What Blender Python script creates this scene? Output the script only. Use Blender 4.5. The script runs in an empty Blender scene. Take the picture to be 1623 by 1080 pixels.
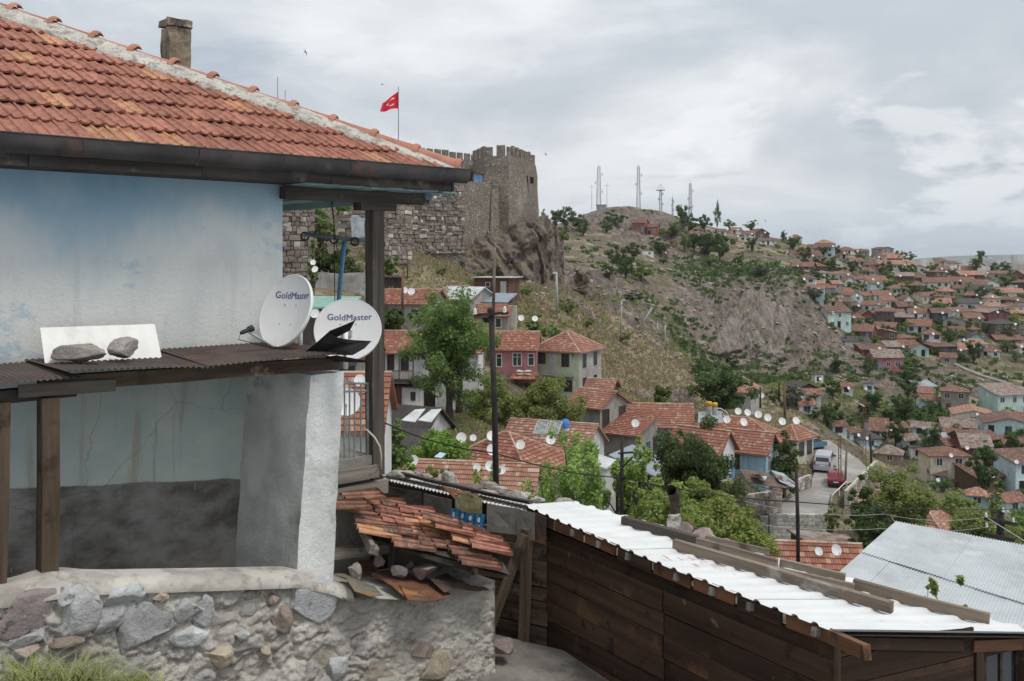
import bpy, math, random
import numpy as np
from mathutils import Vector, Matrix
R = math.radians
scene = bpy.context.scene
COL = scene.collection

# ------------------------------------------------------------------ camera
F, CX, HY = 1500.0, 811.5, 411.0          # focal length, principal column and horizon row of the 1623 x 1080 picture
cam_d = bpy.data.cameras.new('camera')
cam_d.sensor_width = 36.0
cam_d.lens = 36.0 * F / 1623.0
cam_d.shift_y = -(540.0 - HY) / 1623.0     # level camera with a lowered lens, so uprights stay upright
cam_d.clip_start, cam_d.clip_end = 0.1, 60000.0
cam = bpy.data.objects.new('camera', cam_d)
cam.rotation_euler = (R(90), 0, 0)
COL.objects.link(cam)
scene.camera = cam

# ------------------------------------------------------------------ sky, sun, exposure
HAZE = 0.00006
SUN_EL, SUN_AZ = R(63), math.atan2(0.80, -0.60)      # behind and to the right of the camera
sunv = Vector((math.sin(SUN_AZ) * math.cos(SUN_EL), math.cos(SUN_AZ) * math.cos(SUN_EL), math.sin(SUN_EL)))
world = bpy.data.worlds.new('World')
scene.world = world
world.use_nodes = True
wn, wl = world.node_tree.nodes, world.node_tree.links
wn.clear()

def wnode(t, **k):
    n = wn.new(t)
    for a, b in k.items():
        if a.startswith('i_'):
            n.inputs[int(a[2:])].default_value = b
        else:
            setattr(n, a, b)
    return n

def wmath(op, a, b=None, clamp=False):
    n = wnode('ShaderNodeMath', operation=op, use_clamp=clamp)
    for i, s in enumerate((a, b)):
        if s is None: continue
        if isinstance(s, (int, float)): n.inputs[i].default_value = s
        else: wl.new(s, n.inputs[i])
    return n.outputs[0]

def wmix(f, a, b):
    n = wnode('ShaderNodeMix', data_type='RGBA')
    for s, i in ((f, 0), (a, 6), (b, 7)):
        if isinstance(s, (int, float)): n.inputs[i].default_value = s
        elif isinstance(s, tuple): n.inputs[i].default_value = (*s, 1)
        else: wl.new(s, n.inputs[i])
    return n.outputs[2]

def wramp(f, lo, hi):
    n = wnode('ShaderNodeMapRange', interpolation_type='SMOOTHSTEP')
    wl.new(f, n.inputs[0]); n.inputs[1].default_value = lo; n.inputs[2].default_value = hi
    return n.outputs[0]

nish = wnode('ShaderNodeTexSky', sky_type='NISHITA', sun_disc=False, sun_elevation=SUN_EL, sun_rotation=SUN_AZ)
nish.air_density, nish.dust_density, nish.ozone_density = 1.0, 2.5, 1.0
tc = wnode('ShaderNodeTexCoord')
sep = wnode('ShaderNodeSeparateXYZ'); wl.new(tc.outputs['Generated'], sep.inputs[0])
zc = wmath('MAXIMUM', sep.outputs[2], 0.0)
den = wmath('ADD', zc, 0.16)
comb = wnode('ShaderNodeCombineXYZ')                  # cloud deck seen in perspective
wl.new(wmath('DIVIDE', sep.outputs[0], den), comb.inputs[0])
wl.new(wmath('DIVIDE', sep.outputs[1], den), comb.inputs[1])
def wnoise(vec, scale, detail, rough, w=None, dist=0.0):
    n = wnode('ShaderNodeTexNoise'); wl.new(vec, n.inputs['Vector'])
    n.inputs['Scale'].default_value = scale; n.inputs['Detail'].default_value = detail
    n.inputs['Roughness'].default_value = rough; n.inputs['Distortion'].default_value = dist
    return n.outputs[0]
def wmap(vec, loc=(0, 0, 0), sc=(1, 1, 1)):
    n = wnode('ShaderNodeMapping'); wl.new(vec, n.inputs[0])
    n.inputs[1].default_value = loc; n.inputs[3].default_value = sc
    return n.outputs[0]
deck = wnoise(wmap(tc.outputs['Generated'], (1.9, 0.7, 0.2), (2.3, 2.3, 6.2)), 1.0, 7, 0.55, dist=0.2)
deck2 = wnoise(wmap(comb.outputs[0], (8.4, 5.2, 0), (1.1, 1.3, 1)), 1.0, 7, 0.58, dist=0.2)
puff = wnoise(wmap(tc.outputs['Generated'], (0.3, 2.2, 0.4), (4.6, 4.6, 11.0)), 1.0, 7, 0.58, dist=0.25)
low = wramp(zc, 0.30, 0.02)                           # heaped clouds only low in the sky
grey = wmix(wramp(deck, 0.38, 0.62), (0.47, 0.515, 0.57), (0.74, 0.76, 0.775))
grey = wmix(wmath('MULTIPLY', wramp(deck2, 0.46, 0.70), 0.5), grey, (0.50, 0.535, 0.575))
gap = wmath('MULTIPLY', wramp(deck2, 0.44, 0.30), 0.4)
nb = wnode('ShaderNodeVectorMath', operation='SCALE'); wl.new(nish.outputs[0], nb.inputs[0]); nb.inputs[3].default_value = 0.09
sky = wmix(gap, grey, nb.outputs[0])
cum = wmath('MULTIPLY', wramp(puff, 0.535, 0.60), wmath('MULTIPLY', low, 0.75))
sky = wmix(cum, sky, (0.86, 0.87, 0.88))
hz = wmath('MULTIPLY', wramp(zc, 0.10, 0.0), 0.6)
sky = wmix(hz, sky, (0.56, 0.64, 0.71))
zen = wnode('ShaderNodeVectorMath', operation='SCALE'); wl.new(sky, zen.inputs[0])
wl.new(wmath('ADD', 0.93, wmath('MULTIPLY', zc, 0.55)), zen.inputs[3])   # overcast sky: brighter overhead
bg = wnode('ShaderNodeBackground'); wl.new(zen.outputs[0], bg.inputs[0]); bg.inputs[1].default_value = 0.96
wo = wnode('ShaderNodeOutputWorld'); wl.new(bg.outputs[0], wo.inputs[0])

sun_d = bpy.data.lights.new('sun', 'SUN')
sun_d.energy, sun_d.angle, sun_d.color = 1.5, R(16), (1.0, 0.955, 0.89)
sun = bpy.data.objects.new('sun', sun_d)
sun.rotation_euler = sunv.to_track_quat('Z', 'Y').to_euler()
COL.objects.link(sun)
vs_ = scene.view_settings
scene.display_settings.display_device = 'sRGB'
vs_.view_transform, vs_.look, vs_.exposure, vs_.gamma, vs_.use_curve_mapping = 'Standard', 'None', 0.26, 1.0, False
scene.render.engine = 'CYCLES'
scene.cycles.max_bounces, scene.cycles.diffuse_bounces, scene.cycles.glossy_bounces = 4, 3, 2
scene.cycles.transparent_max_bounces, scene.cycles.transmission_bounces, scene.cycles.volume_bounces = 8, 2, 0
scene.cycles.use_denoising = True
scene.cycles.use_adaptive_sampling = True
scene.cycles.adaptive_threshold = 0.02
# ------------------------------------------------------------------ helpers
rng = random.Random(7)
I4 = Matrix.Identity(4)
WM = {}

def W(px, py, Y):
    "point of the place that is Y metres ahead of the camera and shows at that pixel"
    return Vector(((px - CX) / F * Y, Y, (HY - py) / F * Y))

def T(v): return Matrix.Translation(Vector(v))
def RZ(a): return Matrix.Rotation(a, 4, 'Z')

def frame(o, x, y):
    "matrix with origin o, local x along x, local z as the normal of x and y"
    x = Vector(x).normalized(); z = x.cross(Vector(y)).normalized(); y = z.cross(x)
    m = Matrix((x, y, z)).transposed().to_4x4(); m.translation = Vector(o)
    return m

class MB:
    "collects faces; .mesh() makes the mesh"
    def __init__(s): s.v, s.f, s.m, s.uv = [], [], [], []
    def add(s, vs, fs, mi=0, uvs=None):
        b = len(s.v); s.v += [tuple(q) for q in vs]
        for k, f in enumerate(fs):
            s.f.append([b + i for i in f]); s.m.append(mi)
            s.uv.append(uvs[k] if uvs else None)
        return s
    def box(s, lo, hi, mi=0, M=None):
        x0, y0, z0 = lo; x1, y1, z1 = hi
        vs = [Vector(q) for q in ((x0,y0,z0),(x1,y0,z0),(x1,y1,z0),(x0,y1,z0),(x0,y0,z1),(x1,y0,z1),(x1,y1,z1),(x0,y1,z1))]
        if M is not None: vs = [M @ q for q in vs]
        return s.add(vs, [(0,3,2,1),(4,5,6,7),(0,1,5,4),(1,2,6,5),(2,3,7,6),(3,0,4,7)], mi)
    def hexa(s, q, mi=0):
        "8 corners: bottom ring then top ring"
        return s.add(q, [(0,3,2,1),(4,5,6,7),(0,1,5,4),(1,2,6,5),(2,3,7,6),(3,0,4,7)], mi)
    def cyl(s, p0, p1, r0, r1=None, n=8, mi=0, caps=True):
        p0, p1 = Vector(p0), Vector(p1); r1 = r0 if r1 is None else r1
        d = (p1 - p0).normalized(); a = d.orthogonal().normalized(); b = d.cross(a)
        vs = []
        for p, r in ((p0, r0), (p1, r1)):
            for i in range(n):
                t = 2 * math.pi * i / n
                vs.append(p + (a * math.cos(t) + b * math.sin(t)) * r)
        fs = [(i, (i + 1) % n, n + (i + 1) % n, n + i) for i in range(n)]
        if caps: fs += [tuple(range(n - 1, -1, -1)), tuple(range(n, 2 * n))]
        return s.add(vs, fs, mi)
    def tube(s, pts, r, n=6, mi=0, caps=True):
        pts = [Vector(p) for p in pts]; rs = r if isinstance(r, (list, tuple)) else [r] * len(pts)
        vs = []; a = None
        for i, p in enumerate(pts):
            d = (pts[min(i + 1, len(pts) - 1)] - pts[max(i - 1, 0)]).normalized()
            if a is None: a = d.orthogonal().normalized()
            a = (a - d * a.dot(d)).normalized(); b = d.cross(a)
            for k in range(n):
                t = 2 * math.pi * k / n
                vs.append(p + (a * math.cos(t) + b * math.sin(t)) * rs[i])
        fs = []
        for i in range(len(pts) - 1):
            for k in range(n):
                fs.append((i*n + k, i*n + (k+1) % n, (i+1)*n + (k+1) % n, (i+1)*n + k))
        if caps: fs += [tuple(range(n - 1, -1, -1)), tuple(range((len(pts)-1)*n, len(pts)*n))]
        return s.add(vs, fs, mi)
    def lathe(s, prof, n=12, M=None, mi=0):
        vs = []
        for r, z in prof:
            for k in range(n):
                t = 2 * math.pi * k / n; q = Vector((r * math.cos(t), r * math.sin(t), z))
                vs.append(M @ q if M is not None else q)
        fs = [(i*n + k, i*n + (k+1) % n, (i+1)*n + (k+1) % n, (i+1)*n + k) for i in range(len(prof)-1) for k in range(n)]
        return s.add(vs, fs, mi)
    def grid(s, fn, nu, nv, mi=0, flip=False):
        vs = [fn(i / nu, j / nv) for j in range(nv + 1) for i in range(nu + 1)]
        fs = []
        for j in range(nv):
            for i in range(nu):
                a = j * (nu + 1) + i; q = (a, a + 1, a + nu + 2, a + nu + 1)
                fs.append(q[::-1] if flip else q)
        return s.add(vs, fs, mi)
    def mesh(s, name, smooth=False):
        me = bpy.data.meshes.new(name)
        me.from_pydata(s.v, [], s.f)
        if any(s.m): me.polygons.foreach_set('material_index', s.m)
        if any(u is not None for u in s.uv):
            ul = me.uv_layers.new(name='UVMap')
            flat = []
            for f, u in zip(s.f, s.uv):
                for k in range(len(f)):
                    flat += list(u[k]) if u else [0.0, 0.0]
            ul.data.foreach_set('uv', flat)
        if smooth: me.polygons.foreach_set('use_smooth', [True] * len(me.polygons))
        me.update()
        return me

def npmesh(name, V, Fq, smooth=False, attrs=None):
    "mesh from numpy arrays (quads or triangles)"
    me = bpy.data.meshes.new(name)
    V = np.asarray(V, dtype=np.float32); Fq = np.asarray(Fq, dtype=np.int32); k = Fq.shape[1]
    me.vertices.add(len(V)); me.vertices.foreach_set('co', V.ravel())
    me.loops.add(Fq.size); me.loops.foreach_set('vertex_index', Fq.ravel())
    me.polygons.add(len(Fq)); me.polygons.foreach_set('loop_start', np.arange(0, Fq.size, k, dtype=np.int32))
    if smooth: me.polygons.foreach_set('use_smooth', np.ones(len(Fq), dtype=bool))
    me.update(calc_edges=True)
    for an, av in (attrs or {}).items():
        at = me.attributes.new(an, 'FLOAT', 'POINT'); at.data.foreach_set('value', np.asarray(av, dtype=np.float32))
    return me

LABELS = {}
def tag(o, label=None, cat=None, group=None, kind=None):
    if label:
        o['label'] = label
        LABELS.setdefault(label, []).append(o.name)
        if not 4 <= len(label.split()) <= 16: print('LABEL LENGTH', len(label.split()), label)
    if cat: o['category'] = cat
    if group: o['group'] = group
    if kind: o['kind'] = kind
    return o

def E(name, label, cat, loc=(0, 0, 0), rz=0.0, group=None, kind=None):
    o = bpy.data.objects.new(name, None); COL.objects.link(o)
    o.empty_display_size = 0.2
    M = T(loc) @ RZ(rz); o.matrix_basis = M; WM[o.name] = M
    return tag(o, label, cat, group, kind)

def O(name, geo, mats, parent=None, M=None, origin=None, smooth=False, label=None, cat=None, group=None, kind=None):
    "one mesh object; geometry given in the frame M (world by default)"
    M = I4 if M is None else M
    if isinstance(geo, MB):
        if origin is not None:
            o_ = Vector(origin); geo.v = [(a - o_.x, b - o_.y, c - o_.z) for a, b, c in geo.v]; M = M @ T(o_)
        geo = geo.mesh(name, smooth)
    if not isinstance(mats, (list, tuple)): mats = [mats]
    if not geo.materials:
        for m in mats: geo.materials.append(m)
    o = bpy.data.objects.new(name, geo); COL.objects.link(o)
    WM[o.name] = M
    if parent is not None:
        o.parent = parent; o.matrix_basis = WM[parent.name].inverted() @ M
    else:
        o.matrix_basis = M
    return tag(o, label, cat, group, kind)

def beam(name, p0, p1, w, h, mat, parent=None, up=(0, 0, 1), jit=0.0, **k):
    "timber from p0 to p1 (w across, h along up), grain along its own x axis"
    p0, p1 = Vector(p0), Vector(p1); L = (p1 - p0).length
    x = (p1 - p0).normalized(); z = Vector(up); z = (z - x * z.dot(x)).normalized(); y = z.cross(x)
    M = Matrix((x, y, z)).transposed().to_4x4(); M.translation = p0
    n = max(1, min(6, int(L / 0.5))) if jit else 1
    b = MB(); vs = []
    for i in range(n + 1):
        t = L * i / n
        dy, dz = (rng.uniform(-jit, jit), rng.uniform(-jit, jit)) if jit else (0, 0)
        e = rng.uniform(-jit, jit) if i in (0, n) else 0
        for sy, sz in ((-1, -1), (1, -1), (1, 1), (-1, 1)):
            vs.append((t + e, sy * w / 2 + dy + rng.uniform(-jit, jit) * .4, sz * h / 2 + dz + rng.uniform(-jit, jit) * .4))
    fs = [(3, 2, 1, 0), tuple(4 * n + i for i in range(4))]
    for i in range(n):
        for k_ in range(4):
            a, c = 4 * i + k_, 4 * i + (k_ + 1) % 4
            fs.append((a, c, c + 4, a + 4))
    b.add(vs, fs)
    return O(name, b, mat, parent, M=M, **k)

# ------------------------------------------------------------------ numpy noise
def _h(ix, iy, iz, seed):
    n = (ix * 374761393 + iy * 668265263 + iz * 2147483647 * 3 + seed * 1274126177) & 0xFFFFFFFF
    n = ((n ^ (n >> 13)) * 1274126177) & 0xFFFFFFFF
    n = ((n ^ (n >> 16)) * 2246822519) & 0xFFFFFFFF
    return ((n ^ (n >> 15)) & 0xFFFFFF) / float(0xFFFFFF)

def vnoise(p, seed=0):
    p = np.asarray(p, dtype=np.float64); i = np.floor(p).astype(np.int64); f = p - i; f = f * f * f * (f * (f * 6 - 15) + 10)
    r = 0.0
    for dx in (0, 1):
        wx = f[..., 0] if dx else 1 - f[..., 0]
        for dy in (0, 1):
            wy = f[..., 1] if dy else 1 - f[..., 1]
            for dz in (0, 1):
                wz = f[..., 2] if dz else 1 - f[..., 2]
                r = r + wx * wy * wz * _h(i[..., 0] + dx, i[..., 1] + dy, i[..., 2] + dz, seed)
    return r * 2 - 1

def fbm(p, oct=4, seed=0, gain=0.5):
    p = np.asarray(p, dtype=np.float64); a, s, t = 1.0, 0.0, 0.0
    for k in range(oct):
        s = s + a * vnoise(p * (2.03 ** k) + 17.3 * k, seed + k); t += a; a *= gain
    return s / t

def ridged(p, oct=4, seed=0):
    p = np.asarray(p, dtype=np.float64); a, s, t = 1.0, 0.0, 0.0
    for k in range(oct):
        s = s + a * (1 - np.abs(vnoise(p * (2.07 ** k) + 9.1 * k, seed + k)) * 2); t += a; a *= 0.5
    return s / t

_HT = [random.Random(11).random() * 2 - 1 for _ in range(4096)]
_PT = list(range(4096)); random.Random(12).shuffle(_PT)
def n1(x, y, z=0.0, seed=0):
    "scalar noise for shaping single pieces"
    ix, iy, iz = math.floor(x), math.floor(y), math.floor(z)
    fx, fy, fz = x - ix, y - iy, z - iz
    fx, fy, fz = fx*fx*(3-2*fx), fy*fy*(3-2*fy), fz*fz*(3-2*fz)
    r = 0.0
    for dx, wx in ((0, 1 - fx), (1, fx)):
        a = _PT[(ix + dx + seed * 57) & 4095]
        for dy, wy in ((0, 1 - fy), (1, fy)):
            b = _PT[(a + iy + dy) & 4095]
            r += wx * wy * ((1 - fz) * _HT[_PT[(b + iz) & 4095]] + fz * _HT[_PT[(b + iz + 1) & 4095]])
    return r
def sfbm(x, y, z=0.0, oct=3, seed=0):
    a, s, t = 1.0, 0.0, 0.0
    for k in range(oct):
        q = 2.03 ** k; s += a * n1(x * q + 7 * k, y * q, z * q, seed + k); t += a; a *= .5
    return s / t
def srid(x, y, z=0.0, oct=3, seed=0):
    a, s, t = 1.0, 0.0, 0.0
    for k in range(oct):
        q = 2.03 ** k; s += a * (1 - 2 * abs(n1(x * q + 5 * k, y * q, z * q, seed + k))); t += a; a *= .5
    return s / t

def ico(sub=2):
    t = (1 + 5 ** .5) / 2
    v = [Vector(q).normalized() for q in ((-1,t,0),(1,t,0),(-1,-t,0),(1,-t,0),(0,-1,t),(0,1,t),(0,-1,-t),(0,1,-t),(t,0,-1),(t,0,1),(-t,0,-1),(-t,0,1))]
    f = [(0,11,5),(0,5,1),(0,1,7),(0,7,10),(0,10,11),(1,5,9),(5,11,4),(11,10,2),(10,7,6),(7,1,8),(3,9,4),(3,4,2),(3,2,6),(3,6,8),(3,8,9),(4,9,5),(2,4,11),(6,2,10),(8,6,7),(9,8,1)]
    for _ in range(sub):
        c = {}; g = []
        def mid(a, b):
            k = (min(a, b), max(a, b))
            if k not in c: v.append(((v[a] + v[b]) / 2).normalized()); c[k] = len(v) - 1
            return c[k]
        for a, b, d in f:
            x, y, z = mid(a, b), mid(b, d), mid(d, a)
            g += [(a, x, z), (b, y, x), (d, z, y), (x, y, z)]
        f = g
    return np.array([tuple(q) for q in v]), np.array(f)
ICO = {k: ico(k) for k in (1, 2, 3)}

def rock_mesh(size, seed, sub=2, rough=0.35, cut=5):
    "broken stone: a ball cut by flat planes with a little relief"
    V, Fa = ICO[sub]; V = V.copy(); rg = np.random.RandomState(seed)
    for _ in range(cut):
        nrm = rg.normal(size=3); nrm /= np.linalg.norm(nrm); d = rg.uniform(0.45, 0.8)
        q = V @ nrm; V = V - np.outer(np.maximum(q - d, 0), nrm)
    V = V * (1 + rough * 0.35 * fbm(V * 2.2 + seed * 3.7, 3, seed)[:, None])
    V = V * np.array(size)[None, :]
    return npmesh('rock', V, Fa)

# ------------------------------------------------------------------ procedural materials
class NT:
    def __init__(s, name):
        s.mat = bpy.data.materials.new(name); s.mat.use_nodes = True
        s.t = s.mat.node_tree; s.t.nodes.clear(); s.n = s.t.nodes; s.l = s.t.links
        s.out = s.n.new('ShaderNodeOutputMaterial')
    def put(s, sock, v):
        if v is None: return
        if isinstance(v, (int, float)): sock.default_value = v
        elif isinstance(v, tuple): sock.default_value = (*v, 1) if (len(v) == 3 and sock.type == 'RGBA') else v
        else: s.l.new(v, sock)
    def node(s, t, ins=None, out=0, **k):
        n = s.n.new(t)
        for a, b in k.items(): setattr(n, a, b)
        for a, b in (ins or {}).items(): s.put(n.inputs[a], b)
        return n.outputs[out]
    def math(s, op, a, b=None, c=None, clamp=False):
        return s.node('ShaderNodeMath', {0: a, 1: b, 2: c}, operation=op, use_clamp=clamp)
    def mix(s, f, a, b, blend='MIX'):
        return s.node('ShaderNodeMix', {0: f, 6: a, 7: b}, out=2, data_type='RGBA', blend_type=blend)
    def step(s, x, lo, hi):
        return s.node('ShaderNodeMapRange', {0: x, 1: lo, 2: hi}, interpolation_type='SMOOTHSTEP')
    def coord(s, kind='Object'):
        if kind == 'World': return s.node('ShaderNodeNewGeometry', out='Position')
        n = s.n.new('ShaderNodeTexCoord'); return n.outputs[kind]
    def rnd(s):
        n = s.n.new('ShaderNodeObjectInfo'); return n.outputs['Random']
    def island(s):
        n = s.n.new('ShaderNodeNewGeometry'); return n.outputs['Random Per Island']
    def map(s, v, sc=(1, 1, 1), loc=(0, 0, 0), rot=(0, 0, 0)):
        return s.node('ShaderNodeMapping', {0: v, 1: loc, 2: rot, 3: sc})
    def noise(s, v, scale, detail=5, rough=0.55, dist=0.0):
        return s.node('ShaderNodeTexNoise', {'Vector': v, 'Scale': scale, 'Detail': detail, 'Roughness': rough, 'Distortion': dist})
    def attr(s, name):
        n = s.n.new('ShaderNodeAttribute'); n.attribute_name = name; return n.outputs['Fac']
    def bump(s, h, strength, dist=0.02, nrm=None):
        return s.node('ShaderNodeBump', {'Height': h, 'Strength': strength, 'Distance': dist, 'Normal': nrm})
    def finish(s, col, rough=0.85, nrm=None, metal=0.0, spec=0.3, extra=None):
        b = s.n.new('ShaderNodeBsdfPrincipled')
        s.put(b.inputs['Base Color'], col); s.put(b.inputs['Roughness'], rough); s.put(b.inputs['Metallic'], metal)
        s.put(b.inputs['Specular IOR Level'], spec)
        if nrm is not None: s.l.new(nrm, b.inputs['Normal'])
        s.l.new((extra(b) if extra else b).outputs[0], s.out.inputs[0])
        return s.mat

def lit(c, k): return tuple(min(1.0, x * k) for x in c)
MATS = {}
def mat(name, col, rough=0.85, var=0.25, vs=2.0, bump=0.3, bs=18.0, spots=(), metal=0.0, coord='Object', stretch=(1, 1, 1),
        col2=None, rnd=0.0, spec=0.25, bd=0.02, detail=6):
    """noise-varied colour, weathering and painted-shade spots (colour, scale, lo, hi, stretch), per-object tint and fine relief"""
    if name in MATS: return MATS[name]
    n = NT(name); c = n.coord(coord)
    r = n.rnd()
    off = n.node('ShaderNodeCombineXYZ', {0: n.math('MULTIPLY', r, 37.0), 1: n.math('MULTIPLY', r, 91.0), 2: n.math('MULTIPLY', r, 53.0)})
    cc = n.node('ShaderNodeVectorMath', {0: c, 1: off}, operation='ADD') if coord == 'Object' else c
    cm = n.map(cc, stretch)
    f = n.step(n.noise(cm, vs, detail, 0.6), 0.3, 0.7)
    k = n.mix(f, lit(col, 1 - var), col2 if col2 else lit(col, 1 + var))
    for i, sp in enumerate(spots):
        sc, s_, lo, hi = sp[:4]; st = sp[4] if len(sp) > 4 else (1, 1, 1); am = sp[5] if len(sp) > 5 else 1.0
        g = n.step(n.noise(n.map(cc, st, (i * 7.3, i * 3.1, i * 5.7)), s_, 7, 0.62), lo, hi)
        k = n.mix(n.math('MULTIPLY', g, am), k, sc)
    if rnd:
        hs = n.node('ShaderNodeHueSaturation', {'Color': k, 'Value': n.math('MULTIPLY_ADD', r, 2 * rnd, 1 - rnd)})
        k = hs
    b = None
    if bump:
        h = n.noise(cm, bs, 8, 0.65)
        b = n.bump(h, bump, bd)
    MATS[name] = n.finish(k, rough, b, metal, spec)
    return MATS[name]

def copy_tree(root, M, label=None, group=None):
    "copy a thing with its parts and sub-parts to the frame M"
    r = root.copy(); COL.objects.link(r); r.matrix_basis = M; WM[r.name] = M
    if label: tag(r, label, group=group)
    def rec(src, dst):
        for ch in list(src.children):
            c = ch.copy(); COL.objects.link(c); c.parent = dst; c.matrix_basis = ch.matrix_basis; WM[c.name] = WM[dst.name] @ ch.matrix_basis
            rec(ch, c)
    rec(root, r)
    return r
# ------------------------------------------------------------------ terrain
PTS = [  # pixel column, pixel row, distance: where the ground is seen (or known to lie)
 (620,650,84),(740,652,86),(700,662,80),(760,690,74),(900,645,102),(962,625,107),(660,532,100),(820,532,112),(880,512,126),(905,482,140),
 (700,425,132),(640,412,118),(520,445,104),(470,450,102),(560,470,98),(760,480,118),(830,500,122),(800,452,146),(850,458,149),(888,476,156),(930,480,165),(970,520,166),
 (1000,560,158),(1050,600,154),(1090,640,148),(1000,632,128),(960,622,118),(950,440,215),(1000,470,232),(1050,520,226),(1100,572,216),
 (1150,604,206),(1220,612,200),(1300,622,195),(1350,632,195),(1120,558,248),(1200,572,243),(1280,564,246),(1340,562,250),(1060,540,240),
 (1180,470,288),(1250,435,303),(1130,492,280),(1300,470,296),(1000,440,290),(1060,452,296),(960,402,330),(1000,382,395),(1100,415,362),(1150,404,385),(1200,404,385),
 (910,400,330),(900,430,250),
 (840,372,420),(870,364,420),(900,352,430),(940,337,440),(965,329,440),(1010,331,440),(1060,344,432),(1085,356,430),(1130,364,430),(1200,376,430),(1250,381,440),
 (1300,394,450),(1350,404,450),(1400,410,450),(1450,422,440),(1500,430,440),(1560,438,430),(1623,450,420),(1780,462,420),
 (1300,430,372),(1330,500,312),(1340,545,268),(1400,440,385),(1400,480,338),(1400,520,302),(1400,570,266),(1500,460,372),(1500,500,328),(1500,540,292),(1500,578,268),
 (1600,480,362),(1600,520,322),(1600,572,288),(1780,530,330),(1380,622,225),(1450,602,243),(1350,660,190),(1300,676,168),(1400,692,182),(1450,702,180),(1550,622,232),
 (1600,642,222),(1560,682,190),(1623,702,170),(1400,742,166),(1480,742,160),(1550,764,150),(1620,804,134),(1480,794,122),(1600,862,100),(1780,800,140),
 (1230,803,90.6),(1300,755,103),(1330,752,104),(1310,718,116),(1290,692,126),(1400,766,112),(1400,812,96),(1450,838,90),(1540,850,95),
 (1150,762,88),(1100,734,90),(1010,742,85),(930,742,77),(850,772,67),(760,802,57),(680,784,60),(1250,742,102),(1050,700,97),(1180,690,118),(1130,650,140),
 (1260,872,83),(1330,880,75),(620,700,72),
]
TP = [((px - CX) / F, math.log(Y), (HY - py) / F * Y) for px, py, Y in PTS]
for X, Y, Z in [(-6,4,-4.6),(0,4,-4.6),(5,4,-5.0),(-7,8,-4.6),(-2,9.5,-4.6),(0.3,10.6,-4.55),(3,8,-4.9),(8,9,-5.6),(-7,14,-4.9),(0,14,-5.4),(7,14,-6.4),
                (-12,25,-8.0),(-4,25,-9.4),(3,25,-10.2),(12,25,-11.0),(-20,45,-11.4),(-6,40,-13.0),(8,40,-14.5),(22,42,-17),(-10,62,-15.6),(20,60,-19.5),(36,62,-21.5),
                (-36,80,-11),(-60,110,-6),(-45,130,-2),(-40,170,6),(-15,180,6),(-4,185,5),(-70,190,8),(-30,240,4),(0,240,-4),(10,205,-10),(-120,260,-4),(-150,430,-8),(-60,430,-2),
                (-200,640,-30),(0,640,-22),(120,640,-26),(260,640,-32),(400,640,-36),(-300,1100,-42),(0,1100,-42),(300,1100,-42),(600,1100,-42),(900,1100,-42),(330,330,-30),(420,430,-28)]:
    TP.append((X / Y, math.log(Y), Z))
TP = np.array(TP); KX = 2.0
def _tps(r2): return 0.5 * r2 * np.log(r2 + 1e-12)
_P = TP[:, :2] * np.array([KX, 1.0]); _n = len(_P)
_K = _tps(((_P[:, None] - _P[None]) ** 2).sum(-1)) + np.eye(_n) * 2e-4
_A = np.zeros((_n + 3, _n + 3)); _A[:_n, :_n] = _K; _A[:_n, _n] = 1; _A[:_n, _n+1:] = _P; _A[_n, :_n] = 1; _A[_n+1:, :_n] = _P.T
_w = np.linalg.solve(_A, np.concatenate([TP[:, 2], np.zeros(3)]))
NU, NV = 470, 560
US = np.linspace(-0.80, 0.80, NU); VS = np.linspace(math.log(2.5), math.log(1300.0), NV)
UU, VV = np.meshgrid(US, VS)
ZZ = np.zeros_like(UU)
for j in range(NV):
    q = np.stack([UU[j] * KX, VV[j]], -1)
    ZZ[j] = _tps(((q[:, None] - _P[None]) ** 2).sum(-1)) @ _w[:_n] + _w[_n] + q @ _w[_n+1:]
YY = np.exp(VV); XX = UU * YY
def blob(px, py, Y, rx, ry):
    "soft patch of ground around a place"
    c = W(px, py, Y); return np.exp(-(((XX - c.x) / rx) ** 2 + ((YY - c.y) / ry) ** 2))
rock = np.clip(1.2 * blob(1215, 500, 268, 20, 28) + .55 * blob(1150, 440, 300, 22, 30) + 0.8 * blob(960, 345, 425, 45, 30) + .45 * blob(1060, 400, 370, 30, 30)
               + .9 * blob(1300, 560, 250, 20, 22) + 0.7 * blob(930, 420, 240, 20, 45) + 1.0 * blob(880, 440, 155, 9, 10) + .8 * blob(1540, 610, 240, 18, 20) + .5 * blob(980, 500, 215, 16, 40), 0, 1)
P3 = np.stack([XX, YY, ZZ * 0], -1)
amp = np.clip((YY - 60) / 140, 0, 1)
ZZ = ZZ + amp * (1.1 * fbm(P3 / 26, 4, 5) + 0.5 * fbm(P3 / 7, 4, 9))
# slanting strata on the rock faces
sl = (XX * 0.86 - YY * 0.5) / 5.5
ZZ = ZZ + rock * amp * (2.6 * (ridged(np.stack([sl, YY / 40, ZZ * 0], -1), 4, 21) - .25) + 1.3 * fbm(P3 / 6, 3, 33))
ZZ = ZZ + np.clip((YY - 15) / 40, 0, 1) * (1 - amp) * 0.25 * fbm(P3 / 5, 3, 6)
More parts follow.
